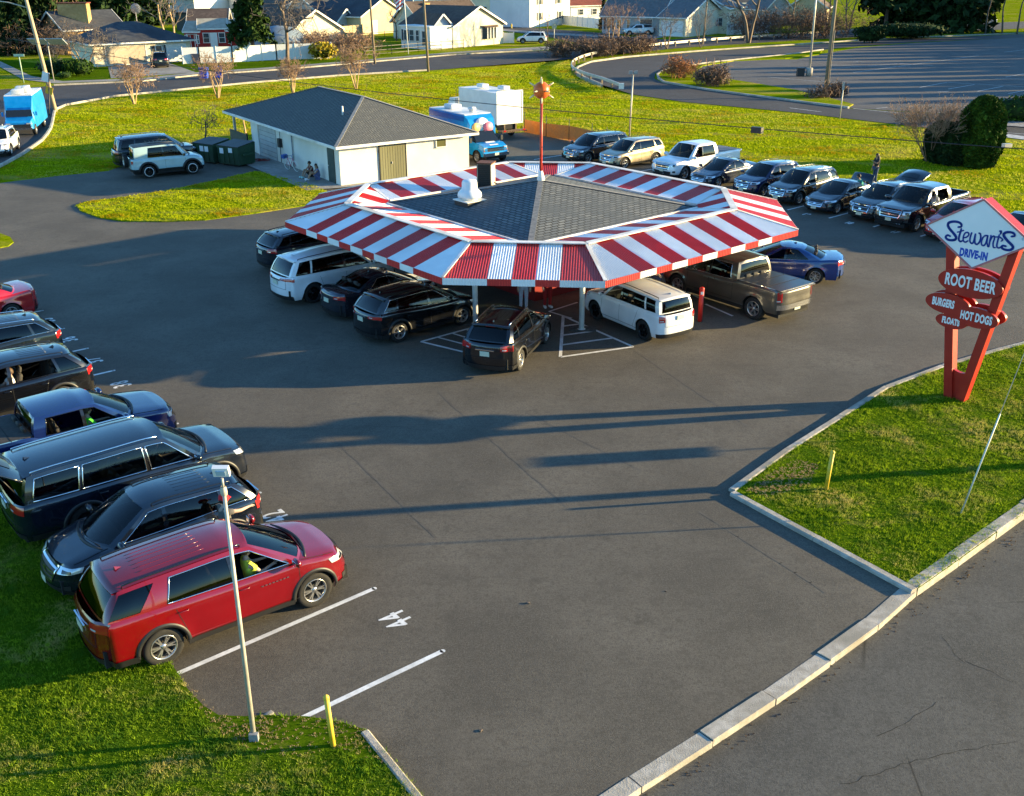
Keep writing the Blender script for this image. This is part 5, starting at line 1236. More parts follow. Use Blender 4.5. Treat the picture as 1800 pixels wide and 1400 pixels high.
c3 = G(1236, 76); u4 = upole('utility_pole', 'slim dark utility pole in front of the grey-roofed house gable', c3, c3+Vector((.3, 0, 10)), .14, .1)
o5 = Vector((13.9, 23.4, .1)); u5 = upole('utility_pole', 'roadside utility pole outside the right picture edge, holding the sleeved guy wire', o5, o5+Vector((0, 0, 11)))
gw = thing('guy_wire', 'pole guy wire with a long pale plastic sleeve anchored in the right lawn', 'guy wire', Vector((*g2(1688, 907), .1)))
gt = o5+Vector((0, 0, 10.5))-Vector((*g2(1688, 907), .1)); MB().tube([(0, 0, 0), gt], .009, 5).build('wire', m_galv, gw); MB().tube([(0, 0, -.05), gt.normalized()*2.45], .020, 8).build('sleeve', noisy('sleeve_pale', (.5, .54, .48), (.58, .62, .55), 4, .5), gw)
# floodlit lamp posts further off
def lamp(pix, h, label, dx=0, heads=2, r=.07, name='lamp_pole'):
    b = G(*pix); t = thing(name, label, 'lamp pole', b); MB().tube([(0, 0, 0), (dx, 0, h)], [r, r*.7], 10).build('pole', m_galv, t)
    for s_ in ((-1, 1) if heads == 2 else (1,)): MB().box((dx+s_*.18, -.05, h+.08), (.26, .16, .22)).build('lamp_head', m_grey, t)
    return t
lamp((1106, 244), 4.6, 'slender lamp pole with twin heads standing behind the champagne SUV', .1)
lb = lamp((1422, 134), 13, 'tall white lamp column on a concrete foot in the far car park', -.2, 2, .13); MB().tube([(0, 0, 0), (0, 0, .9)], .36, 14).build('concrete_foot', m_conc, lb); MB().box((-1.0, 0, .45), (.8, .6, .9)).build('foot_box', m_dark, lb)
lamp((948, 66), 8, 'tall galvanised lamp post on the cross street before the brick house', .0, 1, .08)
# overhead cable with its little black splice box
za = 6.2; pa = G(497, 142, za); pb = G(1400, 232, za-.0); dv = (pb-pa)
cab = thing('overhead_cable', 'thin black cable slung across the field with a small black splice box', 'cable', pa)
m_ = MB(); m_.tube([dv*t-Vector((0, 0, .5*t*(1-t))) for t in np.linspace(-1.0, 1.6, 40)], .016, 4, cap=False); m_.build('cable', m_dark, cab); 
bx = G(1331, 229, za-.03)-pa; MB().box(bx, (.42, .2, .22), atan2(dv.y, dv.x)).build('splice_box', m_dark, cab)
bx = G(1770, 256, za)-pa; MB().box(bx, (.3, .16, .12), .3).build('cable_clamp', m_galv, cab)
# the far sign whose shadow falls across the lot
fs = thing('roadside_sign', 'small sign panel on a thin post outside the right edge of the lot', 'sign', (18.0, 26.0, 0)); MB().tube([(0, 0, 0), (0, 0, 3.0)], .03, 8).build('post', m_galv, fs); MB().box((0, 0, 2.62), (.05, .62, .85)).build('panel', m_swhite, fs)

# ================================================================ things round the garage
def W2(u, v, z=0): return GC+gl@Vector((u, v, z))
m_dg = noisy('dumpster_green', (.012, .045, .022), (.02, .07, .03), 3, .55, 5, (.03, .05, .03)); 
def dumpster(loc, rz, label, stickers, sx=1.9, sy=1.5, h=1.25):
    t = thing('dumpster', label, 'dumpster', loc, rz, 'green dumpsters beside the garage')
    b = MB(); b.add([(-sx/2*.94, -sy/2*.9, .12), (sx/2*.94, -sy/2*.9, .12), (sx/2*.94, sy/2*.9, .12), (-sx/2*.94, sy/2*.9, .12), (-sx/2, -sy/2, h), (sx/2, -sy/2, h), (sx/2, sy/2, h+.18), (-sx/2, sy/2, h+.18)], [(3, 2, 1, 0), (0, 1, 5, 4), (1, 2, 6, 5), (2, 3, 7, 6), (3, 0, 4, 7)])
    for x in (-.9, -.45, 0, .45, .9): b.box((x*sx/1.95, -sy/2*.97, h*.55), (.06, .05, h*.8))
    b.box((0, -sy/2, h-.03), (sx+.08, .07, .09)); b.box((sx/2+.06, 0, h*.6), (.12, sy*.6, .14)); b.box((-sx/2-.06, 0, h*.6), (.12, sy*.6, .14)); b.build('bin_body', m_dg, t)
    for s_ in (-1, 1): MB().add([(s_*sx/4-sx/4+.01, -sy/2-.04, h+.03), (s_*sx/4+sx/4-.01, -sy/2-.04, h+.03), (s_*sx/4+sx/4-.01, sy/2, h+.22), (s_*sx/4-sx/4+.01, sy/2, h+.22), (s_*sx/4-sx/4+.01, -sy/2-.04, h-.02), (s_*sx/4+sx/4-.01, -sy/2-.04, h-.02)], [(0, 1, 2, 3), (4, 5, 1, 0)]).build('lid', m_black, t)
    for x, z, c in stickers: MB().box((x, -sy/2*.96-.05, z), (.34, .012, .34)).build('sticker', m_swhite, t)
    for x in (-.7, .7):
        for y in (-.5, .5): MB().lathe([(.07, -.03), (.07, .03)], (x*sx/1.9, y, .07), 10, 'Y', cap=True).build('caster', m_dark, t)
d0 = Vector((*g2(415, 292), 0)); 
dumpster(d0+Vector((.0, .5, 0)), GA+radians(-66), 'green dumpster with one white sticker and a corner bracket, nearest the garage porch', [(-.55, .95, 0), (.25, 1.05, 0)])
dumpster(d0+Vector((-1.9, 1.6, 0)), GA+radians(-66), 'green dumpster with two white stickers beside the mint off-roader', [(-.1, .95, 0), (.35, .95, 0)])
sc_ = thing('screen_fence', 'dark board screen standing behind the dumpsters under the garage porch', 'screen', W2(-.3, 15.2), GA+pi/2); MB().box((.9, 0, .6), (3.4, .06, 1.2)).build('boards', m_green, sc_); MB().box((-.8, 0, .65), (.1, .1, 1.3)).build('post', m_dark, sc_)
# hose, meter, bicycle
hs = thing('hose', 'red garden hose heaped on the slab by the roller door', 'hose', W2(-.9, 10.4, .06)); h_ = MB()
for k in range(5): h_.lathe([(.32-.02*k, .02+k*.012), (.345-.02*k, .04+k*.012), (.32-.02*k, .06+k*.012)], ((k % 3)*.3-.3, (k % 2)*.14, 0), 18)
h_.build('coil', noisy('hose_red', (.22, .02, .02), (.3, .04, .03), 9, .5), hs)
def bicycle(loc, rz, lean=.16):
    t = thing('bicycle', 'pink and blue bicycle with a rear basket leaning by the garage downpipe', 'bicycle', loc, rz); t.rotation_euler = (lean, 0, rz)
    mf = noisy('bike_pink', (.5, .12, .2), (.55, .16, .25), 5, .35); mb_ = noisy('bike_blue', (.04, .1, .35), (.06, .14, .4), 5, .35); mw = new_mat('tyre_white', (.7, .7, .66), .6)
    for x in (-.52, .52):
        w_ = MB().lathe([(.32, -.02), (.345, 0), (.32, .02), (.30, 0), (.32, -.02)], (x, 0, .345), 28, 'Y').build('wheel', mw, t)
        s = MB()
        for k in range(12): a = k*pi/6; s.tube([(x, 0, .345), (x+.31*cos(a), 0, .345+.31*sin(a))], .003, 3)
        s.build('spoke', m_galv, w_)
    f = MB(); Bk = (-.52, 0, .345); Bb = (-.08, 0, .30); St = (-.25, 0, .78); Hd = (.33, 0, .80); Fr = (.52, 0, .345)
    for a, b in ((Bk, Bb), (Bk, St), (Bb, St), (Bb, Hd), (St, Hd), (Hd, Fr)): f.tube([a, b], .018, 7)
    f.build('frame', mf, t); MB().tube([Hd, (.28, 0, 1.0), (.15, .28, 1.02)], .013, 6).tube([(.28, 0, 1.0), (.15, -.28, 1.02)], .013, 6).build('handlebar', mb_, t)
    MB().lathe([(.001, .93), (.1, .92), (.12, .89), (.03, .87)], (-.28, 0, 0), 12).tube([St, (-.27, 0, .88)], .015, 6).build('saddle', m_dark, t)
    MB().box((-.58, 0, .85), (.3, .3, .22)).build('basket', mb_, t); MB().lathe([(.08, -.01), (.08, .01)], (-.08, 0, .30), 12, 'Y', cap=True).box((-.08, .1, .16), (.1, .1, .02)).build('crank', m_dark, t)
bicycle(W2(-.55, 6.0, .055), GA+radians(-80))
# orange safety fence
m_or = noisy('orange_net', (.62, .16, .02), (.72, .24, .04), 8, .7, 5, (.50, .18, .05))
of = thing('safety_fence', 'low orange plastic safety fence on thin dark posts behind the food trucks', 'fence', G(925, 238)); oo = G(925, 238)
fpts = [(922, 232), (960, 240), (1000, 247), (1040, 255), (1066, 262)]; 
mb_ = MB()
rows = [[G(*p)-oo+Vector((0, 0, z+.06*sin(p[0]))) for z in (0.0, .35, .7, 1.0)] for p in fpts]; mb_.grid(rows, 0); mb_.build('net', m_or, of, fix=False)
for p in fpts: MB().tube([G(*p)-oo, G(*p)-oo+Vector((0, 0, 1.5))], .025, 6).build('post', m_dark, of)
sheet('bare_clay', px((922, 234), (1068, 262), (1062, 238), (1000, 226), (940, 218), (918, 222)), -.012, noisy('bare_clay', (.38, .13, .035), (.48, .19, .06), 1.5, .95, 6, (.30, .2, .08), .03, 6))

# ================================================================ trucks
m_vblue = noisy('van_blue', (.0, .19, .52), (.01, .24, .6), 2, .3, 4); m_vw = noisy('van_white', (.66, .66, .64), (.74, .74, .72), 2, .4, 4, (.6, .59, .56)); m_vdb = noisy('van_deep_blue', (.0, .07, .30), (.0, .10, .38), 2, .3)
def addwheels(t, xs, y, R=.38, wd=.25):
    wa, wb_, wc = wheel_meshes(R, wd, 8, 'steel')
    for x in xs:
        for s_ in (1, -1):
            o1 = bpy.data.objects.new('wheel', wa); col.objects.link(o1); o1.parent = t; o1.location = (x, s_*(y-wd/2), R)
            if s_ < 0: o1.rotation_euler.z = pi
            o2 = bpy.data.objects.new('rim', wb_); col.objects.link(o2); o2.parent = o1
def loft(mb, secs, mi=0, sm=False):
    """box-like loft: secs = [(x, half width bottom, half width top, z0, z1)]"""
    rows = [[Vector((x, -wb_, z0)), Vector((x, -wb_, z0+(z1-z0)*.6)), Vector((x, -wt, z1)), Vector((x, wt, z1)), Vector((x, wb_, z0+(z1-z0)*.6)), Vector((x, wb_, z0))] for x, wb_, wt, z0, z1 in secs]
    mb.grid(rows, mi, sm, closed=True); n = len(mb.v); mb.f += [tuple(range(n-6, n)), tuple(reversed(range(n-6*len(rows), n-6*len(rows)+6)))]; mb.m += [mi]*2; mb.sm += [False]*2; return mb
hv = radians(-56); vf = G(872, 287); vl_ = Vector((vf.x, vf.y, 0))-Matrix.Rotation(hv, 3, 'Z')@Vector((1.7, 0, 0))
van = thing('ice_cream_van', 'bright blue food van with a white roof parked beyond the garage corner', 'food van', vl_, hv)
loft(MB(), [(-5.0, 1.08, 1.04, .45, 2.85), (-.5, 1.08, 1.04, .45, 2.85), (-.1, 1.06, 1.0, .6, 2.62), (.1, 1.02, .95, 1.5, 2.3)]).build('box_body', m_vblue, van)
MB().box((-2.75, 0, 2.88), (4.6, 2.0, .06)).build('roof', m_vw, van); MB().box((-2.7, -1.085, 2.62), (4.5, .02, .3)).box((-2.7, 1.085, 2.62), (4.5, .02, .3)).build('roof_band', m_vdb, van)
loft(MB(), [(-.5, 1.0, .86, .5, 1.95), (.05, 1.0, .84, .45, 1.95)]).build('cab', m_vblue, van)
loft(MB(), [(.0, 1.0, .95, .45, 1.28), (1.15, 1.0, .92, .45, 1.22), (1.6, .95, .86, .45, 1.08), (1.7, .9, .8, .5, .95)]).build('bonnet', m_vblue, van)
MB().add([(.75, -.88, 1.26), (.75, .88, 1.26), (.05, .76, 1.93), (.05, -.76, 1.93)], [(0, 1, 2, 3)]).build('windscreen', m_glass0, van)
MB().add([(.75, -.90, 1.24), (.05, -.80, 1.93), (-.5, -.86, 1.95), (-.5, -1.0, 1.24)], [(0, 1, 2, 3)]).add([(.75, .90, 1.24), (.05, .80, 1.93), (-.5, .86, 1.95), (-.5, 1.0, 1.24)], [(3, 2, 1, 0)]).build('side_window', m_glass0, van)
MB().box((1.69, 0, .98), (.06, 1.3, .07)).box((1.69, 0, .86), (.06, 1.3, .03)).build('grille_bar', m_chrome, van); MB().box((1.67, 0, .87), (.06, 1.3, .22)).build('grille', m_black, van); MB().box((1.75, 0, .58), (.14, 1.9, .2)).build('bumper', m_chrome, van)
for s_ in (-1, 1): MB().box((1.63, s_*.76, .96), (.1, .26, .16)).build('headlight', m_lamp, van); MB().box((1.66, s_*.80, .82), (.08, .22, .09)).build('indicator', m_amber, van); MB().box((.55, s_*1.2, 1.4), (.1, .16, .3)).build('mirror', m_black, van)
MB().box((1.83, 0, .6), (.02, .3, .15)).build('licence_plate', m_plate, van)
for c_, (x, y, z, a) in ((m_swhite, (.10, 0, 2.2, .5)), (new_mat('scoop_pink', (.7, .18, .25), .5), (.14, .45, 2.05, .36)), (new_mat('scoop_yellow', (.75, .5, .15), .5), (.14, -.5, 2.1, .3))):
    MB().lathe([(.001, .0), (a, 0), (a, -.12)], (x, y, z), 18, 'X').build('painted_scoop', c_, van)
MB().lathe([(.001, 0), (.28, 0)], (-.2, -1.10, 1.1), 18, 'Y').build('round_badge', m_swhite, van); MB().lathe([(.001, 0), (.15, 0)], (-.2, -1.105, 1.1), 14, 'Y').build('badge_centre', m_dg, van)
MB().add([(1.5, -.3, 1.125), (1.5, .35, 1.125), (.85, .4, 1.275), (.85, -.3, 1.275)], [(0, 1, 2, 3)]).build('bonnet_panel', m_swhite, van)
MB().add(*rbox((-3.6, 0, 3.06), (.95, .85, .3), .08), 0, True).build('air_conditioner', m_vw, van); MB().lathe([(.2, 2.9), (.2, 3.05), (.28, 3.08), (.25, 3.2), (.001, 3.25)], (-1.3, .1, 0), 16).build('roof_fan', m_vw, van)
MB().lathe([(.42, .0), (.42, -.1)], (1.0, -1.0, .42), 20, 'Y').lathe([(.001, -.005), (.42, -.005)], (1.0, -1.0, .42), 20, 'Y').build('wheel_arch', m_under, van); addwheels(van, (1.0, -3.2), 1.06)
MB().box((-1.6, 0, .45), (6.4, 1.5, .3)).build('chassis', m_under, van)
bt0 = G(903, 244); bt = thing('box_truck', 'white box truck seen from behind, parked beyond the bright blue food van', 'box truck', Vector((bt0.x, bt0.y, 0))+Vector((-.3, 0, 0)), radians(124))
MB().box((2.6, 0, 2.2), (5.2, 2.3, 2.2)).build('cargo_box', m_vw, bt); MB().box((-.01, 0, 2.25), (.04, 2.0, 2.05)).build('rear_door', noisy('door_white', (.72, .7, .66), (.78, .76, .72), 2, .5), bt)
tr_ = MB()
for y in (-1.1, 1.1): tr_.box((-.03, y, 2.25), (.06, .12, 2.34))
tr_.box((-.03, 0, 3.38), (.06, 2.3, .1)).box((-.03, 0, 1.12), (.08, 2.3, .1)); tr_.build('door_frame', m_vw, bt)
for x, y in ((1.2, -.3), (3.3, .2)): MB().add(*rbox((x, y, 3.52), (.8, .6, .26), .06), 0, True).build('roof_hatch', m_vw, bt)
MB().box((-.35, 0, .62), (.6, 2.2, .08)).box((.4, .5, .8), (1.0, .1, .5)).box((.4, -.5, .8), (1.0, .1, .5)).bar((-.6, -1.1, .62), (-.6, 1.1, .62), .1, .12).build('tail_lift', noisy('rusty_lift', (.10, .06, .035), (.18, .12, .07), 6, .8), bt)
for y in (-.85, .85): MB().box((-.66, y, .68), (.02, .2, .1)).build('taillight', m_tail, bt)
MB().box((3, 0, .85), (6, 1.0, .3)).build('chassis', m_under, bt); addwheels(bt, (1.3, 6.6), 1.1, .42, .28)
loft(MB(), [(6.1, 1.05, .95, .6, 2.4), (7.0, 1.05, .9, .6, 2.35), (7.6, 1.0, .85, .6, 1.4), (8.3, .95, .8, .6, 1.2)]).build('cab', m_vw, bt)
hb_ = radians(285); bv0 = G(36, 240); bv = thing('blue_van', 'tall bright blue van with gear on its roof, parked on the side road', 'van', Vector((bv0.x, bv0.y, 0))-Matrix.Rotation(hb_, 3, 'Z')@Vector((2.2, 0, 0)), hb_)
loft(MB(), [(-4.6, 1.1, 1.0, .5, 2.75), (.4, 1.1, 1.0, .5, 2.75), (1.05, 1.06, .9, .5, 1.75), (1.2, 1.05, .95, .5, 1.25), (2.1, 1.0, .9, .5, 1.12), (2.2, .9, .8, .55, 1.0)]).build('body', m_vblue, bv)
MB().add([(.52, -.84, 2.55), (.52, .84, 2.55), (1.02, .82, 1.80), (1.02, -.82, 1.80)], [(0, 1, 2, 3)]).build('brow_panel', m_vdb, bv); MB().add([(1.0, -.9, 1.78), (1.0, .9, 1.78), (1.22, .93, 1.3), (1.22, -.93, 1.3)], [(0, 1, 2, 3)], 0).build('windscreen', m_glass0, bv, loc=(.03, 0, .02))
MB().box((-2.1, 0, 2.79), (4.9, 1.95, .08)).build('roof', m_vw, bv); MB().box((2.2, 0, .72), (.08, 1.7, .3)).build('grille', m_black, bv); MB().box((2.26, 0, .55), (.12, 1.9, .14)).build('bumper', m_chrome, bv)
for s_ in (-1, 1): MB().box((2.18, s_*.72, .86), (.08, .3, .2)).build('headlight', m_lamp, bv); MB().box((1.0, s_*1.2, 1.5), (.1, .14, .3)).build('mirror', m_vblue, bv)
for x, y, sx_, sy_, sz in ((-.4, -.1, .9, .8, .35), (-1.8, .3, 1.2, .5, .45), (-3.2, -.2, .9, .9, .3)): MB().add(*rbox((x, y, 2.83+sz/2), (sx_, sy_, sz), .06), 0, True).build('roof_unit', m_vw, bv)
addwheels(bv, (1.4, -3.0), 1.08, .4)

# ================================================================ people
m_skin = noisy('skin', (.40, .27, .20), (.46, .32, .25), 8, .6); m_skin2 = noisy('skin_tan', (.30, .17, .10), (.36, .21, .13), 8, .6); m_hair = noisy('dark_hair', (.015, .010, .008), (.03, .02, .014), 30, .6); m_hairb = noisy('brown_hair', (.05, .028, .015), (.08, .045, .02), 30, .6)
def skinmesh(name, V, E, Rr, mat, parent, sub=2, root=0):
    me = bpy.data.meshes.new(name); me.from_pydata([tuple(v) for v in V], E, []); ob = bpy.data.objects.new(name, me); col.objects.link(ob)
    sk = ob.modifiers.new('skin', 'SKIN'); sk.use_smooth_shade = True
    for i, r in enumerate(Rr): me.skin_vertices[0].data[i].radius = r if isinstance(r, tuple) else (r, r); me.skin_vertices[0].data[i].use_root = (i == root)
    sb = ob.modifiers.new('sub', 'SUBSURF'); sb.levels = sub; sb.render_levels = sub
    bpy.context.view_layer.update(); m2 = bpy.data.meshes.new_from_object(ob.evaluated_get(bpy.context.evaluated_depsgraph_get()))
    bpy.data.objects.remove(ob); bpy.data.meshes.remove(me); m2.name = name; m2.materials.clear(); m2.materials.append(mat)
    for p in m2.polygons: p.use_smooth = True
    o = bpy.data.objects.new(name, m2); col.objects.link(o); o.parent = parent; return o
def person(label, loc, rz, J, skin, topm, botm, hairm, cap=None, shoes=None, long_hair=False, group=None, sleeves=.6, legs=1.0, look=0.0):
    t = thing('person', label, 'person', loc, rz, group); j = {k: Vector(v) for k, v in J.items()}
    order = ['pel', 'waist', 'chest', 'neck', 'head', 'shL', 'elL', 'wrL', 'shR', 'elR', 'wrR', 'hipL', 'knL', 'anL', 'toL', 'hipR', 'knR', 'anR', 'toR']
    rad = dict(pel=.12, waist=.11, chest=.13, neck=.055, head=.05, sh=.055, el=.042, wr=.028, hip=.085, kn=.055, an=.036, to=.035)
    V = [j[k] for k in order]; ix = {k: i for i, k in enumerate(order)}
    E = [('pel', 'waist'), ('waist', 'chest'), ('chest', 'neck'), ('neck', 'head'), ('chest', 'shL'), ('shL', 'elL'), ('elL', 'wrL'), ('chest', 'shR'), ('shR', 'elR'), ('elR', 'wrR'), ('pel', 'hipL'), ('hipL', 'knL'), ('knL', 'anL'), ('anL', 'toL'), ('pel', 'hipR'), ('hipR', 'knR'), ('knR', 'anR'), ('anR', 'toR')]
    Rr = [rad.get(k, rad.get(k[:-1], .05)) for k in order]
    # palms and fingers grow from the wrists
    for s in ('L', 'R'):
        w_ = j['wr'+s]; d = (w_-j['el'+s]).normalized(); side = d.cross(Vector((0, 0, 1))); side = side.normalized() if side.length > .1 else Vector((1, 0, 0)); up = side.cross(d)
        V.append(w_+d*.07); Rr.append((.034, .018)); ix['pa'+s] = len(V)-1; E.append(('wr'+s, 'pa'+s))
        for k, (o_, l) in enumerate(((-.028, .060), (-.010, .072), (.010, .068), (.027, .052))):
            b = len(V); V += [w_+d*.105+side*o_, w_+d*(.105+l*.55)+side*o_*1.15-up*.008, w_+d*(.105+l)+side*o_*1.15-up*.028]; Rr += [.0095, .0085, .007]
            ix[f'f{s}{k}'] = b; ix[f'f{s}{k}b'] = b+1; ix[f'f{s}{k}c'] = b+2; E += [('pa'+s, f'f{s}{k}'), (f'f{s}{k}', f'f{s}{k}b'), (f'f{s}{k}b', f'f{s}{k}c')]
        sg = -1 if s == 'L' else 1; b = len(V); V += [w_+d*.05+side*.04*sg, w_+d*.085+side*.06*sg-up*.01]; Rr += [.011, .008]; ix['t'+s] = b; ix['tb'+s] = b+1; E += [('wr'+s, 't'+s), ('t'+s, 'tb'+s)]
    skinmesh('body', V, [(ix[a], ix[b]) for a, b in E], Rr, skin, t)
    # head with face
    hd = j['head']; Rl = Matrix.Rotation(look, 3, 'Z'); hm = MB(); n1, n2 = 14, 18; rows = []
    for i in range(n1+1):
        th = pi*i/n1; r = []
        for k in range(n2):
            ph = 2*pi*k/n2; x = .092*sin(th)*cos(ph); y = .078*sin(th)*sin(ph); z = .118*cos(th)
            if z < 0: y *= 1-.22*(-z/.118); x = x*(1-.10*(-z/.118))+.006
            if cos(ph) > .95 and abs(z+.01) < .03: x += .022               # nose
            if cos(ph) > .6 and .005 < z < .045 and abs(abs(sin(ph))-.35) < .2: x -= .008  # eye sockets
            r.append(Rl@Vector((x, y, z))+hd+Vector((0, 0, .06)))
        rows.append(r)
    hm.grid(rows, 0, True, closed=True)
    for s in (-1, 1): hm.lathe([(.001, -.01), (.028, 0), (.001, .012)], Rl@Vector((0, s*.078, .0))+hd+Vector((0, 0, .055)), 8, 'Y')
    h0 = hm.build('head', skin, t)
    f = MB()
    for s in (-1, 1): f.box(Rl@Vector((.084, s*.03, .022))+hd+Vector((0, 0, .06)), (.01, .022, .009), look)
    f.box(Rl@Vector((.088, 0, -.05))+hd+Vector((0, 0, .06)), (.008, .04, .007), look); f.build('face', m_hairb, h0)
    hr = MB(); rows = []
    for i in range(9):
        th = pi*.62*i/8; rows.append([Rl@Vector((-.014+.104*sin(th)*cos(p), .09*sin(th)*sin(p), .128*cos(th)+(.0 if cos(p) < .3 else .05*(i/8)))) + hd+Vector((0, 0, .065)) for p in np.linspace(0, 2*pi, 20, endpoint=False)])
    hr.grid(rows, 0, True, closed=True)
    if long_hair: hr.tube([Rl@Vector((-.05, 0, .05))+hd, Rl@Vector((-.10, 0, -.05))+hd, Rl@Vector((-.13, 0, -.22))+hd, Rl@Vector((-.12, 0, -.42))+hd], [.07, .095, .085, .03], 10)
    hr.build('hair', hairm, h0)
    if cap:
        c = MB(); c.lathe([(.108, .06), (.110, .10), (.098, .155), (.06, .19), (.001, .205)], hd+Vector((-.004, 0, 0)), 20); rows = [[Rl@Vector((.07+u*.10, v*.085*(1-.25*u), .085-.015*u-.02*v*v))+hd for v in np.linspace(-1, 1, 9)] for u in (0, .5, 1)]; c.grid(rows, 0, True); c.build('cap', cap, h0)
    # clothes
    e = .012
    def sub(keys, edges, rr, mat, name): 
        idx = {k: i for i, k in enumerate(keys)}; skinmesh(name, [j[k] if isinstance(k, str) and k in j else k_pos[k] for k in keys], [(idx[a], idx[b]) for a, b in edges], rr, mat, t)
    k_pos = {}
    for s in 'LR':
        k_pos['sl'+s] = j['sh'+s].lerp(j['el'+s], sleeves) if sleeves <= 1 else j['el'+s].lerp(j['wr'+s], sleeves-1); k_pos['lg'+s] = j['kn'+s].lerp(j['an'+s], legs-1) if legs > 1 else j['hip'+s].lerp(j['kn'+s], legs)
    k_pos['nb'] = j['chest'].lerp(j['neck'], .75)
    sub(['pel', 'waist', 'chest', 'nb', 'shL', 'slL', 'shR', 'slR'], [('pel', 'waist'), ('waist', 'chest'), ('chest', 'nb'), ('chest', 'shL'), ('shL', 'slL'), ('chest', 'shR'), ('shR', 'slR')], [.145, .14, .155, .075, .082, .062, .082, .062], topm, 'shirt')
    if legs > 1: sub(['pel', 'hipL', 'knL', 'lgL', 'hipR', 'knR', 'lgR'], [('pel', 'hipL'), ('hipL', 'knL'), ('knL', 'lgL'), ('pel', 'hipR'), ('hipR', 'knR'), ('knR', 'lgR')], [.14, .105, .075, .06, .105, .075, .06], botm, 'trousers')
    else: sub(['pel', 'hipL', 'lgL', 'hipR', 'lgR'], [('pel', 'hipL'), ('hipL', 'lgL'), ('pel', 'hipR'), ('hipR', 'lgR')], [.14, .108, .09, .108, .09], botm, 'shorts')
    if shoes:
        for s in 'LR':
            d = (j['to'+s]-j['an'+s]); b = j['an'+s].lerp(j['to'+s], .5)+Vector((0, 0, -.01)); v, f_ = rbox((0, 0, 0), (.27, .095, .085), .035); a = atan2(d.y, d.x); Rz = Matrix.Rotation(a, 3, 'Z'); MB().add([Rz@Vector(p)+b for p in v], f_, 0, True).build('shoe', shoes, t)
    return t
def stand(armL=None, armR=None, lean=0):
    J = dict(pel=(0, 0, .95), waist=(.0+lean*.3, 0, 1.10), chest=(.01+lean, 0, 1.30), neck=(.015+lean*1.2, 0, 1.47), head=(.03+lean*1.4, 0, 1.56), shL=(lean, .17, 1.40), shR=(lean, -.17, 1.40), hipL=(0, .09, .90), hipR=(0, -.09, .90), knL=(.03, .10, .50), knR=(.0, -.10, .50), anL=(0, .10, .09), anR=(-.04, -.10, .09), toL=(.13, .11, .05), toR=(.09, -.12, .05))
    J['elL'], J['wrL'] = armL or ((lean+.02, .23, 1.12), (lean+.10, .22, .88)); J['elR'], J['wrR'] = armR or ((lean+.02, -.23, 1.12), (lean+.10, -.22, .88)); return J
def sit_ground(): return dict(pel=(0, 0, .14), waist=(.0, 0, .30), chest=(.04, 0, .50), neck=(.07, 0, .67), head=(.10, 0, .76), shL=(.04, .16, .60), shR=(.04, -.16, .60), elL=(.22, .22, .42), wrL=(.38, .12, .46), elR=(.22, -.22, .42), wrR=(.38, -.12, .46), hipL=(.05, .09, .13), hipR=(.05, -.09, .13), knL=(.42, .12, .46), knR=(.40, -.12, .48), anL=(.66, .10, .09), anR=(.60, -.13, .09), toL=(.80, .12, .05), toR=(.74, -.15, .05))
def sit_car(z=.62): return dict(pel=(0, 0, z), waist=(-.03, 0, z+.16), chest=(-.07, 0, z+.36), neck=(-.08, 0, z+.54), head=(-.06, 0, z+.63), shL=(-.07, .17, z+.46), shR=(-.07, -.17, z+.46), elL=(.12, .24, z+.26), wrL=(.36, .16, z+.30), elR=(.12, -.24, z+.26), wrR=(.36, -.16, z+.30), hipL=(.05, .09, z-.0), hipR=(.05, -.09, z-.0), knL=(.45, .12, z+.04), knR=(.45, -.12, z+.04), anL=(.66, .12, z-.26), anR=(.66, -.12, z-.26), toL=(.76, .12, z-.28), toR=(.76, -.12, z-.28))
def cloth(n, c, c2=None): return noisy(n, c, c2 or tuple(x*1.25 for x in c), 12, .85, 4)
m_cap = cloth('cap_red', (.5, .015, .02)); m_tee = cloth('tee_grey', (.10, .095, .085)); m_jean = cloth('jeans', (.03, .05, .10)); m_wht = cloth('white_cloth', (.6, .6, .6)); m_blk = cloth('black_cloth', (.015, .015, .018))
pq = stall(42.52, -1.75); person('man in a red cap and grey T-shirt reaching towards the tail of the black SUV', (pq.x, pq.y, 0), HD+.1, stand(armR=((.26, -.22, 1.36), (.50, -.14, 1.33)), armL=None), m_skin, m_tee, m_jean, m_hair, m_cap, m_wht, sleeves=.55, legs=2, look=.4)
person('woman with a topknot in a dark dress sitting nearest the bicycle against the garage', W2(-.35, 3.5, .06), GA+pi+.25, sit_ground(), m_skin2, cloth('maroon', (.10, .015, .02)), m_blk, m_hair, None, cloth('mint_shoe', (.35, .6, .58)), look=-.5, sleeves=.2, legs=.8, group='people sitting against the garage wall')
person('woman with long dark hair in a blue dress sitting nearest the green door', W2(-.35, 2.45, .06), GA+pi-.15, sit_ground(), m_skin2, cloth('denim_dress', (.08, .11, .24)), cloth('denim_skirt', (.08, .11, .24)), m_hair, None, m_wht, True, look=.9, sleeves=.3, legs=.7, group='people sitting against the garage wall')
pp = G(1531, 326); person('person in a black and white top standing behind the raised boot of the dark sedan', pp+Vector((.35, .5, 0)), radians(200), stand(armL=((.18, .24, 1.2), (.30, .10, 1.3))), m_skin2, m_blk, m_jean, m_hair, None, m_wht, True, sleeves=.8, legs=2)
person('person in a teal top leaning at the side window of the dark sedan', G(1519, 374)+Vector((.15, 1.2, 0)), radians(150), stand(lean=.16, armL=((.30, .2, 1.15), (.5, .12, 1.12))), m_skin2, cloth('teal', (.01, .20, .16)), m_blk, m_hair, None, m_wht, sleeves=.8, legs=2)
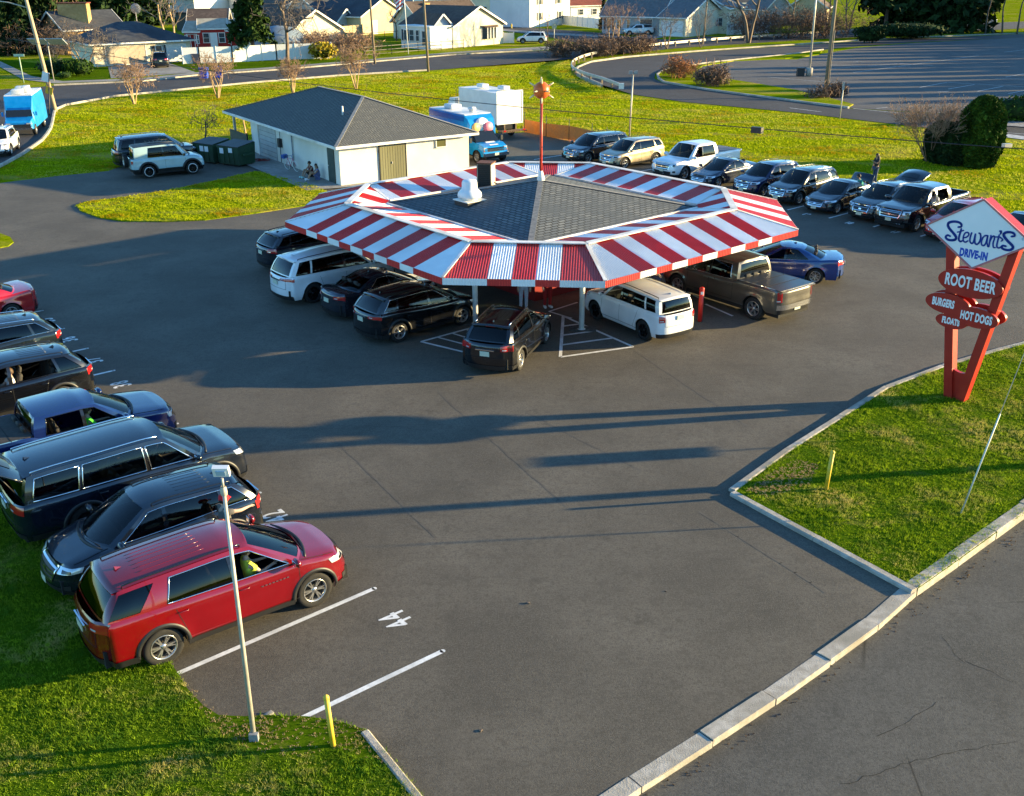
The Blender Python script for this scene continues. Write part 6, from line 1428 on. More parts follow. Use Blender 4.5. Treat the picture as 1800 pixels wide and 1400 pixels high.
person('server in a navy shirt and cap behind the boxy white SUV under the canopy', (5.35, 36.4, 0), radians(-110), stand(armL=((.24, .22, 1.35), (.20, .05, 1.52)), armR=((.24, -.22, 1.35), (.20, -.05, 1.52))), m_skin, cloth('navy_shirt', (.02, .03, .09)), m_blk, m_hairb, cloth('black_cap', (.02, .02, .025)), m_wht, sleeves=.7, legs=2)
person('server in pale trousers standing before the red kitchen wall', (.45, 36.55, 0), radians(-80), stand(), m_skin, cloth('grey_lilac', (.34, .36, .46)), cloth('pale_trousers', (.40, .42, .50)), m_hairb, None, m_wht, sleeves=1.5, legs=2)
person('person in red clothing at the hatch of the red kitchen', (1.35, 36.75, 0), radians(-70), stand(armL=((.1, .24, 1.15), (.3, .16, 1.05))), m_skin, cloth('red_shirt', (.35, .01, .01)), cloth('red_trousers', (.28, .01, .01)), m_hair, None, m_wht, sleeves=.6, legs=2)
def in_car(key, x, y, label, top, hair=m_hair, skin=m_skin, z=.60, rz=0, long_hair=False, cap=None):
    r, api, P = CARS[key]; c = Matrix.Rotation(r.rotation_euler.z, 3, 'Z')@Vector((x, y, 0)); person(label, (r.location.x+c.x, r.location.y+c.y, 0), r.rotation_euler.z+rz, sit_car(z), skin, top, m_jean, hair, cap, None, long_hair, sleeves=.6, legs=2)
in_car('traverse', .42, -.56, 'driver in a yellow-green shirt inside the large crimson SUV', cloth('lime_shirt', (.55, .62, .06)), m_hairb, z=.86)
in_car('sorento', -.05, .52, 'driver in a white shirt leaning at the open window of the black SUV', m_wht, m_hairb, z=.66)
in_car('bluetruck', .30, -.50, 'passenger in a bright green top inside the dark blue pickup', cloth('green_top', (.06, .55, .03)), m_hairb, z=.78)
in_car('wagon', -.75, -.50, 'rear passenger with brown hair inside the big boxy black SUV', cloth('rust_top', (.30, .12, .05)), noisy('ginger', (.3, .12, .04), (.4, .17, .06), 20, .6), z=.86, long_hair=True)
in_car('wagon', .35, -.50, 'front passenger in a brown top inside the big boxy black SUV', cloth('brown_top', (.16, .07, .04)), z=.86)
in_car('jetta', -.45, .45, 'passenger in the open side window of the bright blue sedan', cloth('dark_top', (.05, .03, .03)), z=.46)
in_car('santafe', .2, .50, 'driver in a white top inside the champagne SUV', m_wht, z=.66)
in_car('f250', .55, .52, 'driver in a dark red top at the window of the white pickup', cloth('wine_top', (.12, .02, .03)), z=.86)
in_car('ram', .7, .52, 'driver at the open window of the black pickup beyond the diamond sign', cloth('tan_top', (.35, .3, .2)), z=.82)
in_car('ram', -.25, .52, 'rear passenger with an arm at the open window of the black pickup', m_wht, z=.82)
in_car('cruze', .2, .45, 'driver inside the navy sedan next to the white pickup', cloth('rose_top', (.3, .12, .12)), z=.46)
# ---- raised tailgates
def tailgate(key, ang, kind):
    r, api, P = CARS[key]; xt, H, W = api['xt'], P['H'], P['W']; xrt = P['xrt']
    if kind == 'hatch': hinge = Vector((xrt-.05, 0, H-.08)); wdt, ln = W*.40, .55
    else: hinge = Vector((P['xr']-.05, 0, 1.02)); wdt, ln = W*.36, .5
    g = MB(); rows = []
    for v in np.linspace(0, 1, 7):
        L_ = (1.15 if kind == 'hatch' else .62)*v; bend = .10*sin(pi*v)
        d = Vector((-cos(ang), 0, sin(ang))); n = Vector((sin(ang), 0, cos(ang)))
        rows.append([hinge+d*L_+n*(bend*(1-.5*u*u)-.0)+Vector((0, u*wdt*(1-.12*v), 0))-n*.10*u*u for u in np.linspace(-1, 1, 11)])
    g.grid(rows, 0, True); g.grid([[p-Vector((sin(ang), 0, cos(ang)))*.06 for p in r_] for r_ in rows], 1, True)
    for e_ in ([r_[0] for r_ in rows], [r_[-1] for r_ in rows], rows[-1]): g.tube([p-Vector((sin(ang), 0, cos(ang)))*.03 for p in e_], .032, 6, 0)
    nm = 'tailgate' if kind == 'hatch' else 'boot_lid'; o = g.build(nm, [P['_c'], m_under], r)
    if kind == 'hatch':
        gl_ = [[p+Vector((sin(ang), 0, cos(ang)))*.012 for p in r_[2:-2]] for r_ in rows[1:4]]; MB().grid(gl_, 0, True).build('rear_window', m_glass0, o)
        for y in (-wdt*.9, wdt*.9): MB().tube([hinge+Vector((-.15, y, -.5)), hinge+Vector((-cos(ang)*.6, y, sin(ang)*.6-.05))], .014, 6).build('strut', m_dark, r)
CARS['wagon'][2]['_c'] = C_dk; CARS['escape2'][2]['_c'] = C_black; CARS['cts'][2]['_c'] = C_dk
tailgate('wagon', radians(28), 'hatch'); tailgate('escape2', radians(20), 'hatch'); tailgate('cts', radians(62), 'boot')
# spare wheel on the off-roader
r, api, P = CARS['bronco']; wa, wbm, wc = wheel_meshes(.40, .26, 8, 'twin')
s1 = bpy.data.objects.new('spare_wheel', wa); col.objects.link(s1); s1.parent = r; s1.location = (api['xt']-.16, 0, 1.02); s1.rotation_euler = (0, 0, pi/2); s2 = bpy.data.objects.new('rim', wbm); col.objects.link(s2); s2.parent = s1
for x in (P['wb']/2, -P['wb']/2):
    for s_ in (1, -1): MB().lathe([(.255, s_*.955), (.285, s_*.968), (.25, s_*.972)], (x, 0, P['R']), 24, 'Y').build('bead_ring', m_swhite, r)
rk = MB()
for y in (-.55, .55): rk.tube([(.35, y, P['H']+.05), (-1.1, y, P['H']+.05)], .02, 6)
for k in range(7): rk.tube([(.35-k*.24, -.55, P['H']+.05), (.35-k*.24, .55, P['H']+.05)], .012, 5)
rk.build('roof_rack', m_black, r)
# running boards, badge row and plates on the nearest cars
for key in ('traverse',):
    r, api, P = CARS[key]; su, so = api['surf'], api['s_of']
    b = MB()
    for k in range(8): b.box(su(-so(.98-k*.075), .93, .006), (.045, .008, .022))
    b.build('badge', m_chrome, r)
# ================================================================ vegetation
def leaf_mat(name, c1, c2, rough=.8, trans=0.0):
    m = new_mat(name, c1, rough, 0, 0, .15); nt = m.node_tree; b = nt.nodes['Principled BSDF']
    g = nt.nodes.new('ShaderNodeNewGeometry'); r = nt.nodes.new('ShaderNodeValToRGB'); r.color_ramp.elements[0].color = (*c1, 1); r.color_ramp.elements[1].color = (*c2, 1); nt.links.new(g.outputs['Random Per Island'], r.inputs[0])
    s = mapped(nt); c = mixrgb(nt, ramp(nt, nz(nt, s, 1.3, 4), .4, .7), r.outputs[0], tuple(x*.55 for x in c1)); nt.links.new(c, b.inputs['Base Color']); return m
m_twig = leaf_mat('twig_bark', (.16, .11, .075), (.26, .19, .13)); m_twigp = leaf_mat('pinkish_twigs', (.26, .16, .11), (.40, .27, .18)); m_twigg = leaf_mat('grey_twigs', (.14, .115, .10), (.25, .21, .18)); m_bark = noisy('bark', (.09, .065, .05), (.17, .13, .10), 6, .95, 5, stretch=(1, 1, .3), bump=.02)
m_barkp = noisy('pale_bark', (.28, .19, .10), (.42, .29, .16), 6, .9, 5, stretch=(1, 1, .3)); m_ever = leaf_mat('evergreen', (.012, .035, .006), (.045, .085, .012)); m_everd = leaf_mat('dark_evergreen', (.010, .028, .008), (.03, .06, .012))
m_hedge = leaf_mat('hedge_leaves', (.02, .055, .004), (.075, .13, .010)); m_fors = leaf_mat('yellow_shrub', (.35, .26, .02), (.55, .42, .04)); m_brown = leaf_mat('brown_shrub', (.12, .075, .055), (.24, .16, .11)); m_rust = leaf_mat('rusty_tree', (.30, .12, .05), (.42, .2, .08))
def nmesh(name, V, F4, mat, parent=None, loc=None, kind=None):
    """fast mesh from arrays: V (n,3), F (m,k)"""
    V = np.asarray(V, dtype=np.float32); F4 = np.asarray(F4, dtype=np.int32); k = F4.shape[1]; me = bpy.data.meshes.new(name)
    me.vertices.add(len(V)); me.vertices.foreach_set('co', V.ravel()); me.loops.add(F4.size); me.loops.foreach_set('vertex_index', F4.ravel())
    me.polygons.add(len(F4)); me.polygons.foreach_set('loop_start', np.arange(0, F4.size, k, dtype=np.int32)); me.materials.append(mat); me.update(calc_edges=True); me.validate()
    o = bpy.data.objects.new(name, me); col.objects.link(o)
    if parent: o.parent = parent
    if loc is not None: o.location = loc
    if kind: o['kind'] = kind
    return o
def quads(C, size, rg, aspect=1.6, up=0.0):
    n = len(C); a = rg.normal(size=(n, 3)); a[:, 2] *= (1-up); a /= np.linalg.norm(a, axis=1)[:, None]; b = rg.normal(size=(n, 3)); b -= a*(a*b).sum(1)[:, None]; b /= np.linalg.norm(b, axis=1)[:, None]
    s = size*rg.uniform(.6, 1.4, size=(n, 1)); A = a*s*aspect/2; B = b*s/2
    V = np.stack([C-A, C-B, C+A, C+B], 1).reshape(-1, 3); F = np.arange(4*n).reshape(n, 4); return V, F
def twigs(segs):
    """segs: list of (p, q, r0, r1) -> three-sided tapered sticks"""
    P = np.array([s[0] for s in segs]); Q = np.array([s[1] for s in segs]); r0 = np.array([s[2] for s in segs])[:, None]; r1 = np.array([s[3] for s in segs])[:, None]
    d = Q-P; L = np.linalg.norm(d, axis=1)[:, None]+1e-9; d = d/L; ref = np.where(np.abs(d[:, 2:3]) < .9, np.array([[0, 0, 1.]]), np.array([[1., 0, 0]])); x = np.cross(ref, d); x /= np.linalg.norm(x, axis=1)[:, None]+1e-9; y = np.cross(d, x)
    vs = []
    for base, r in ((P, r0), (Q, r1)):
        for k in range(3): a = 2*pi*k/3; vs.append(base+x*r*cos(a)+y*r*sin(a))
    V = np.stack(vs, 1).reshape(-1, 3); n = len(segs); b = np.arange(n)[:, None]*6; F = np.concatenate([b+np.array([[k, (k+1) % 3, 3+(k+1) % 3, 3+k]]) for k in range(3)]); return V, F
def grow(rg, p, d, L, r, depth, out, spread=.55, upb=.12, kids=(2, 4), shrink=.72, steps=3, wig=.12, rmin=.006):
    for s in range(steps):
        d2 = d+rg.normal(size=3)*wig+np.array([0, 0, upb]); d2 /= np.linalg.norm(d2); q = p+d2*L/steps; r2 = max(rmin, r*(1-.3/steps)); out.append((p, q, r, r2, depth)); p, d, r = q, d2, r2
        if depth > 0 and s >= 0 and (s > 0 or rg.random() < .4):
            for _ in range(rg.integers(1, kids[0]+1)):
                a = rg.normal(size=3); a -= d*(a@d); a /= np.linalg.norm(a)+1e-9; nd = d*(1-spread*rg.uniform(.7, 1.3))+a*spread*rg.uniform(.9, 1.5); nd /= np.linalg.norm(nd)
                grow(rg, p, nd, L*shrink*rg.uniform(.7, 1.1), r*.55, depth-1, out, spread, upb, kids, shrink, max(2, steps-1), wig, rmin)
def bare_tree(name, label, loc, h, seed, stems=1, mat=None, barkm=None, depth=4, r=.12, spread=.5, first=.35, fan=.25, kids=(2, 3), rmin=.008, group=None, upb=.12, cat='tree', shrink=.72):
    rg = np.random.default_rng(seed); t = thing(name, label, cat, loc, 0, group); big = []; fine = []
    for s in range(stems):
        a = 2*pi*s/stems+rg.uniform(0, 1); d = np.array([cos(a)*fan, sin(a)*fan, 1.0]) if stems > 1 else np.array([rg.normal()*.05, rg.normal()*.05, 1.]); d /= np.linalg.norm(d); out = []
        p0 = np.array([cos(a)*.12*(stems > 1), sin(a)*.12*(stems > 1), -.05]); L0 = h*first; p1 = p0+d*L0; out.append((p0, p1, r, r*.8, 9)); grow(rg, p1, d, h*(1-first)*.62, r*.8, depth, out, spread, upb, kids, shrink, 4, .12, rmin)
        for o_ in out: (big if o_[3] > r*.42 else fine).append(o_[:4])
    zmax = max(max(s[1][2] for s in big), max(s[1][2] for s in fine)); k = h/zmax; rr = np.array([k, k, k])
    big = [(a*rr, b*rr, c, d_) for a, b, c, d_ in big]; fine = [(a*rr, b*rr, c, d_) for a, b, c, d_ in fine]
    nmesh('trunk', *twigs(big), barkm or m_bark, t); nmesh('crown', *twigs(fine), mat or m_twig, t); return t
def evergreen(label, loc, h, rad, seed, mat=None, trunk=.18, n=2600, droop=.35, name='evergreen_tree', size=.24, group=None):
    rg = np.random.default_rng(seed); t = thing(name, label, 'tree', loc, 0, group); MB().tube([(0, 0, -.1), (0, 0, h*.5), (0, 0, h*.95)], [.22*h/9, .14*h/9, .03], 8).build('trunk', m_bark, t)
    nb = int(34*h/8); C = []
    for k in range(nb):
        f = trunk+(1-trunk)*(k+.5)/nb; L = rad*(1-f)**.75*rg.uniform(.75, 1.15)+.12; a = rg.uniform(0, 2*pi)
        for a in (a, a+2.1, a+4.2):
            m_ = int(n/nb/3); u = rg.uniform(.08, 1, m_); w_ = rg.normal(size=m_)*.16*L*(1.1-u)
            C.append(np.stack([L*u*cos(a)-w_*sin(a), L*u*sin(a)+w_*cos(a), h*f-droop*L*u**1.5+rg.normal(size=m_)*.08*h/8], 1))
    C = np.concatenate(C); V, F = quads(C, size*h/8, rg, 2.2); nmesh('crown', V, F, mat or m_ever, t); return t
def brush(label, loc, sz, seed, mat, n=2000, size=.5, name='thicket', cat='thicket'):
    rg = np.random.default_rng(seed); t = thing(name, label, cat, loc); k = max(3, int(sz[0]*sz[1]/6)); base = np.stack([rg.uniform(-.42, .42, k)*sz[0], rg.uniform(-.42, .42, k)*sz[1], np.zeros(k)], 1); out = []
    for b in base:
        for _ in range(max(2, int(n/k/60))): d = np.array([rg.normal()*.45, rg.normal()*.45, 1.]); d /= np.linalg.norm(d); grow(rg, b, d, sz[2]*rg.uniform(.45, .75), .05, 3, out, .5, .08, (2, 3), .7, 3, .16, .014)
    zm = max(o[1][2] for o in out); kk = np.array([1, 1, sz[2]/zm]); nmesh('stems', *twigs([(a*kk, b*kk, c, d) for a, b, c, d, _ in out]), mat, t)
    C = np.stack([o[1]*kk for o in out if o[4] == 0]); C = np.repeat(C, 2, 0)+rg.normal(size=(len(C)*2, 3))*.25; C[:, 2] = np.abs(C[:, 2]); V, F = quads(C, .07, rg, 10); nmesh('twigs', V, F, mat, t); return t
def shrub(label, loc, sz, seed, mat, n=1500, size=.14, name='shrub', cat='shrub', group=None, lobes=5, flat=0, core=True):
    rg = np.random.default_rng(seed); t = thing(name, label, cat, loc, 0, group); C = []
    lb = [(np.array([0, 0, sz[2]*.52]), np.array(sz)*np.array([.5, .5, .5]))]+[(np.array([rg.uniform(-.25, .25)*sz[0], rg.uniform(-.25, .25)*sz[1], sz[2]*rg.uniform(.4, .72)]), np.array(sz)*rg.uniform(.26, .38)) for _ in range(lobes)]
    for c, r_ in lb:
        v = rg.normal(size=(n//len(lb), 3)); v /= np.linalg.norm(v, axis=1)[:, None]; C.append(c+v*r_*rg.uniform(.72, 1.05, size=(len(v), 1)))
    C = np.concatenate(C); C = C[C[:, 2] > .02]; V, F = quads(C, size, rg, 1.5); nmesh('foliage', V, F, mat, t)
    if core:
        m_ = MB()
        for c, r_ in lb[:3]: m_.lathe([(max(.001, r_[0]*.84*sin(a)), r_[2]*.84*cos(a)) for a in np.linspace(0, pi, 9)], c, 14)
        m_.v = [(v[0], (v[1])*sz[1]/sz[0] if True else v[1], max(v[2], 0)) for v in m_.v]; m_.build('stems', m_everd if mat not in (m_brown, m_rust, m_twigp) else m_bark, t)  # solid dark core added inside the leaves, standing in for shaded stems
    return t
# crape myrtles along the verge
CM = 'bare multi-stemmed trees along the back road verge'
for i, (pix, h, lb_, sd_) in enumerate((((236, 183), 4.6, 'bare fan-shaped multi-stemmed tree on the verge, leftmost of its row', 1), ((383, 172), 4.4, 'bare multi-stemmed tree on the verge by the blue bins', 2), ((626, 156), 4.6, 'bare multi-stemmed tree on the verge left of the two utility poles', 4))):
    bare_tree('crape_myrtle', lb_, G(*pix), h, sd_, 6, m_twigp, m_barkp, 5, .06, .50, .34, .28, (2, 3), .016, CM, .08)
bare_tree('crape_myrtle', 'bare multi-stemmed tree on the verge in front of the big maple', G(515, 165), 4.0, 3, 6, m_twigp, m_barkp, 5, .06, .42, .36, .22, (2, 3), .013, CM, .10)
bare_tree('maple_tree', 'tall bare spreading maple by the white vinyl fence', G(505, 112), 13, 11, 1, m_twigg, m_bark, 5, .32, .72, .24, .2, (3, 3), .022, upb=.04, shrink=.78)
bare_tree('fruit_tree', 'small dark bare pruned tree behind the dumpsters', G(362, 258), 3.0, 21, 1, m_bark, m_bark, 4, .09, .62, .30, .2, (2, 3), .016, upb=.05)
bare_tree('fruit_tree', 'stubby pruned tree trunk seen under the garage porch roof', G(432, 236), 2.4, 22, 1, m_bark, m_barkp, 2, .09, .6, .3, .2, (2, 2), .014)
bare_tree('cherry_tree', 'low wide grey bare cherry tree in front of the ranch house', G(150, 126), 6.2, 33, 3, m_twigg, m_barkp, 5, .12, .62, .20, .5, (3, 3), .016, upb=.05)
bare_tree('bare_tree', 'bare tree beside the sunroom of the cream house', G(697, 72), 6.5, 41, 1, m_twigg, m_bark, 4, .16, .5, .28, .2, (2, 3), .014)
bare_tree('bare_tree', 'pale bare tree with twisted limbs right of the ranch house roof', G(303, 96), 12, 42, 2, m_twigg, m_barkp, 4, .22, .45, .3, .2, (2, 3), .018)
bare_tree('bare_tree', 'small bare street tree by the stop sign', G(962, 80), 6, 43, 1, m_twigp, m_bark, 4, .1, .5, .3, .2, (2, 3), .014)
bare_tree('bare_tree', 'large bare pinkish tree at the road junction before the white pickup', G(1078, 92), 8.0, 44, 3, m_twigp, m_barkp, 5, .12, .5, .25, .3, (2, 3), .013)
bare_tree('bare_tree', 'bare grey shrub tree in front of the garage door across the road', G(1172, 86), 6.4, 45, 4, m_twigg, m_bark, 4, .09, .5, .25, .3, (2, 3), .012)
bare_tree('bare_tree', 'thin bare tree beside the cream gable wall', G(1232, 84), 6.5, 46, 4, m_twigg, m_bark, 4, .07, .45, .3, .3, (2, 3), .012)
bare_tree('bare_tree', 'large dark bare tree beyond the guardrail with a thick trunk', G(1316, 76), 15, 47, 2, m_twigg, m_bark, 5, .36, .45, .28, .25, (2, 3), .018)
for i, (pxx, py, h, sd_) in enumerate(((1452, 62, 12, 51), (1490, 60, 11, 52), (1732, 60, 13, 54), (1762, 60, 14, 55), (1788, 60, 15, 56), (1392, 50, 12, 57))):
    bare_tree('bare_tree', ('dark bare woodland tree behind the leaning utility pole', 'slim bare woodland tree right of the leaning utility pole', 'slim bare tree near the silver SUV', 'dark bare tree right of the silver SUV', 'thick bare tree in the top right corner', 'bare tree rising in front of the tan house')[i], G(pxx, py), h, sd_, 2 if i < 2 else 1, m_twigg, m_bark, 4, .2, .42, .35, .2, (2, 3), .018)
# big shrub group on the right of the field
bare_tree('bare_shrub', 'large bare twiggy shrub at the left end of the evergreen clump', G(1630, 284), 4.5, 61, 22, m_twigp, m_twigp, 4, .03, .36, .36, .62, (2, 3), .009, upb=.12, cat='shrub')
def arbor(label, loc, rx, ry, h, seed, n, mat=m_hedge, size=.17):
    rg = np.random.default_rng(seed); t = thing('arborvitae', label, 'evergreen shrub', loc); z = rg.uniform(0.02, 1, n); a = rg.uniform(0, 2*pi, n); prof = np.minimum(1, 1.12*np.sqrt(np.clip(1-np.clip((z-.50)/.50, 0, 1)**2, 0, 1)))*np.minimum(1, .80+z*.8)
    bump = 1+.07*np.sin(a*5+z*9)+.06*np.sin(a*9-z*14)+rg.normal(size=n)*.035; C = np.stack([rx*prof*bump*np.cos(a), ry*prof*bump*np.sin(a), z*h], 1); V, F = quads(C, size, rg, 2.0, .0); nmesh('foliage', V, F, mat, t)
    prf = [(.001, 0)]+[(rx*.90*min(1, 1.12*sqrt(max(0, 1-max(0, (zz-.50)/.50)**2)))*min(1, .80+zz*.8), zz*h*.97) for zz in np.linspace(0, 1, 12)]+[(.001, h*.97)]
    m_ = MB().lathe(prf, n=18); m_.v = [(v[0], v[1]*ry/rx, v[2]) for v in m_.v]; m_.build('stems', m_everd, t); return t  # dark inner core added so gaps in the foliage look shaded
arbor('tall rounded evergreen bush, the biggest of the dark clump by the field edge', G(1716, 292), 1.18, 1.15, 4.25, 71, 26000, m_hedge, .14)
arbor('lower dark evergreen bush touching the left side of the tall rounded one', G(1678, 288), 1.15, 1.1, 2.5, 72, 12000, m_everd)
arbor('dark evergreen bush tangled with the big twiggy shrub', G(1652, 284), 1.0, 1.0, 2.45, 73, 9000, m_everd)
shrub('clipped dark green hedge at the far car park kerb, right edge', G(1800, 214), (6.5, 1.8, 2.0), 74, m_hedge, 5000, .2, 'hedge', 'hedge')
sheet('rock_bed', px((1770, 214), (1850, 218), (1850, 228), (1765, 222)), .05, noisy('grey_rocks', (.12, .12, .13), (.34, .34, .35), 4, .9))
# small garden shrubs
shrub('yellow forsythia bush in flower by the white vinyl fence', G(570, 105), (4.0, 3.4, 2.2), 81, m_fors, 2600, .22)
shrub('clipped dark bush behind the leaning utility pole', G(97, 133), (4.2, 3.4, 1.9), 82, m_everd, 1800, .2); shrub('clipped round bush with a brown side near the cherry tree', G(138, 134), (3.6, 3.2, 1.9), 83, m_hedge, 1800, .2); shrub('low light green bush on the front lawn beside the solar panel', G(113, 139), (1.8, 1.6, .8), 84, m_hedge, 700, .15)
brush('brown leafless thicket hugging the end of the guardrail', G(1030, 98), (11, 6, 2.6), 85, m_brown, 4200, .26); brush('brown scrubby thicket right of the junction tree', G(1098, 94), (10, 6, 2.8), 86, m_brown, 4200, .26)
brush('wide dark brown thicket along the guardrail before the tan house', G(1400, 66), (22, 9, 6.0), 87, m_brown, 9000, .42); brush('brown thicket left of the flagpole behind the verge', G(590, 95), (14, 7, 3.6), 88, m_twigp, 5200, .3)
brush('reddish small shrub on the ramp island by the kerb', G(1190, 138), (2.0, 1.8, 2.4), 89, m_rust, 1200); brush('brown rounded shrub on the ramp island lawn', G(1249, 151), (2.8, 2.6, 2.2), 90, m_brown, 1500)
brush('low scrub at the foot of the dark leaning utility pole', G(1452, 172), (3.6, 2.4, 1.2), 91, m_brown, 900)
shrub('green juniper clump beyond the car park kerb', G(1590, 68), (16, 6, 2.6), 92, m_everd, 4200, .3); shrub('small dark green shrub on the kerb of the far ramp', G(1528, 76), (5, 3, 2.4), 93, m_everd, 1600, .25)
# evergreens
evergreen('dark spruce with a bare lower trunk standing before the red sheds', G(447, 106), 11.5, 4.2, 101, m_ever, .24, 5200, .30)
for i, (a, b, h, r_, l) in enumerate(((545, 49, 5.0, 1.0, 'slim dark cypress left of the white pickup'), (1060, 53, 5.5, 1.1, 'narrow dark cypress at the left corner of the grey-roofed house'), (1076, 55, 6.0, 1.1, 'narrow dark cypress, middle of the three before the grey-roofed house'), (1092, 57, 6.6, 1.1, 'narrow dark cypress, right-hand one of the three before the grey-roofed house'))):
    evergreen(l, G(a, b), h, r_, 110+i, m_everd, .03, 1500, .1, 'cypress', .34)
FE = 'dark evergreen trees filling the top left'
for i, (a, b, h, r_) in enumerate(((30, 95, 10, 5.5), (-20, 92, 11, 6), (75, 88, 12, 6), (115, 80, 13, 6.5), (160, 62, 14, 7), (205, 52, 15, 7), (240, 45, 14, 7), (270, 42, 13, 6))):
    evergreen(('broad evergreen over the left lawn', 'evergreen cut by the left picture edge', 'evergreen behind the top of the leaning utility pole', 'evergreen left of the brick chimney', 'tall evergreen directly behind the brick chimney', 'tall evergreen above the ranch roof', 'evergreen behind the satellite dish', 'evergreen beside the twisted bare tree')[i], G(a, b), h, r_, 120+i, m_ever if i % 2 else m_everd, .05, 4200, .3, size=.36, group=FE)
brush('tan leafless brush at the left edge under the street lamp', G(35, 85), (20, 8, 7.5), 95, m_twigp, 7000, .4); brush('brown bare brush beside the ranch house', G(85, 95), (12, 6, 5.5), 96, m_brown, 4200, .36)
FR = 'dark evergreen trees filling the top right'
for i, (a, b, h, r_) in enumerate(((1555, 58, 16, 6.5), (1600, 55, 17, 7.5), (1640, 56, 18, 8), (1685, 56, 17, 7), (1712, 52, 16, 6.0), (1620, 50, 15, 7))):
    evergreen(('evergreen whose bare trunk stands left of the white hatchback', 'broad evergreen over the white hatchback', 'broadest evergreen in the middle of the top right clump', 'evergreen left of the silver SUV', 'evergreen at the right end of the clump above the silver SUV', 'evergreen filling the back of the top right clump')[i], G(a, b), h, r_, 140+i, m_everd, (.30, .12, .05, .10, .28, .1)[i], 4600, .3, size=.38, group=FR)
# far woodland strip, one mass
rg = np.random.default_rng(5); C = []
for x in range(-190, 260, 6):
    for k in range(2):
        c = np.array([x+rg.uniform(-3, 3), 420+rg.uniform(-20, 30)+abs(x)*.1, rg.uniform(3, 7)]); v = rg.normal(size=(170, 3)); v /= np.linalg.norm(v, axis=1)[:, None]; C.append(c+v*np.array([6, 6, 6.5])*rg.uniform(.5, 1, (170, 1)))
V, F = quads(np.concatenate(C), 1.5, rg, 1.5); wd_ = nmesh('woodland', V, F, m_brown, kind='stuff'); tag(wd_, 'distant brown woodland along the horizon behind the houses', 'woodland')
# saplings in the field
for i, pix in enumerate(((590, 160), (640, 168), (700, 165), (745, 172), (800, 178), (850, 160), (900, 178), (985, 190), (905, 205))):
    b = G(*pix); t = thing('sapling', 'thin dark sapling in the rough grass field behind the garage', 'sapling', b, 0, 'thin saplings dotted over the field'); rg2 = np.random.default_rng(200+i); o_ = []; grow(rg2, np.array([0, 0, 0.]), np.array([.05, 0, 1.]), 1.0, .014, 1, o_, .5, .1, (1, 1), .6, 3, .12, .008); nmesh('stem', *twigs([s[:4] for s in o_]), m_bark, t)
# ================================================================ real grass on the near lawns and rough grass further out
def in_poly(P, poly):
    x, y = P[:, 0], P[:, 1]; n = len(poly); ins = np.zeros(len(P), bool); j = n-1
    for i in range(n):
        xi, yi = poly[i][:2]; xj, yj = poly[j][:2]; c = ((yi > y) != (yj > y)) & (x < (xj-xi)*(y-yi)/((yj-yi)+1e-12)+xi); ins ^= c; j = i
    return ins
def vis(P, m=60):
    d = np.stack([P[:, 0], P[:, 1], np.full(len(P), -CAMH)], 1); zc = d@np.array(cf); u = 900+FPX*(d@np.array(cr))/zc; v = 700-FPX*(d@np.array(cu))/zc; return (zc > 1) & (u > -m) & (u < 1800+m) & (v > -m) & (v < 1400+m)
def gmat(name, c1, c2, dry, sc=.35, dr=(.55, .7)):
    m = new_mat(name, c1, .75, 0, 0, .12); nt = m.node_tree; b = nt.nodes['Principled BSDF']; g = nt.nodes.new('ShaderNodeNewGeometry'); r = nt.nodes.new('ShaderNodeValToRGB'); E_ = r.color_ramp.elements; E_[0].color = (*c1, 1); E_[1].color = (*c2, 1); nt.links.new(g.outputs['Random Per Island'], r.inputs[0])
    s = mapped(nt); c = mixrgb(nt, ramp(nt, nz(nt, s, sc, 6, .65, .3), *dr), r.outputs[0], dry); c = mixrgb(nt, ramp(nt, nz(nt, s, sc*2.6, 6, .7), .50, .62), c, (c1[0]+c2[0]*.16, c2[1]*.42, c2[2]*.6)); c = mixrgb(nt, ramp(nt, nz(nt, s, sc*9, 4, .6), .55, .7), c, tuple(min(1, x*1.1) for x in c2)); nt.links.new(c, b.inputs['Base Color'])
    tl = nt.nodes.new('ShaderNodeBsdfTranslucent'); nt.links.new(c, tl.inputs[0]); mx = nt.nodes.new('ShaderNodeMixShader'); mx.inputs[0].default_value = .42; nt.links.new(b.outputs[0], mx.inputs[1]); nt.links.new(tl.outputs[0], mx.inputs[2]); nt.links.new(mx.outputs[0], nt.nodes['Material Output'].inputs[0]); return m
def grass(name, label, box, poly, z, n, h, w_, mat, seed, clump=6, excl=()):
    rg = np.random.default_rng(seed); P = np.stack([rg.uniform(box[0], box[1], n), rg.uniform(box[2], box[3], n)], 1); P = P[vis(P)]
    P = P[in_poly(P, poly)] if poly is not None else P
    for e_ in excl: P = P[~in_poly(P, e_)]
    C = np.repeat(P, clump, 0)+rg.normal(size=(len(P)*clump, 2))*h*.5; m_ = len(C); a = rg.uniform(0, 2*pi, m_); hh = h*rg.uniform(.5, 1.35, m_)*(.55+.9*np.clip(.5+.30*np.sin(C[:, 0]*2.1+np.sin(C[:, 1]*1.7)*2)+.30*np.sin(C[:, 1]*3.3+np.cos(C[:, 0]*2.6)*2), 0, 1)); t = rg.normal(size=(m_, 2))*hh[:, None]*.55
    dx = np.stack([np.cos(a), np.sin(a)], 1)*(w_/2)*rg.uniform(.7, 1.3, (m_, 1)); z0 = np.full((m_, 1), z-.005); V = np.stack([np.concatenate([C-dx, z0], 1), np.concatenate([C+dx, z0], 1), np.concatenate([C+t, z0+hh[:, None]], 1)], 1).reshape(-1, 3)
    o_ = nmesh(name, V, np.arange(3*m_).reshape(m_, 3), mat, kind='stuff'); tag(o_, label, 'grass'); return o_
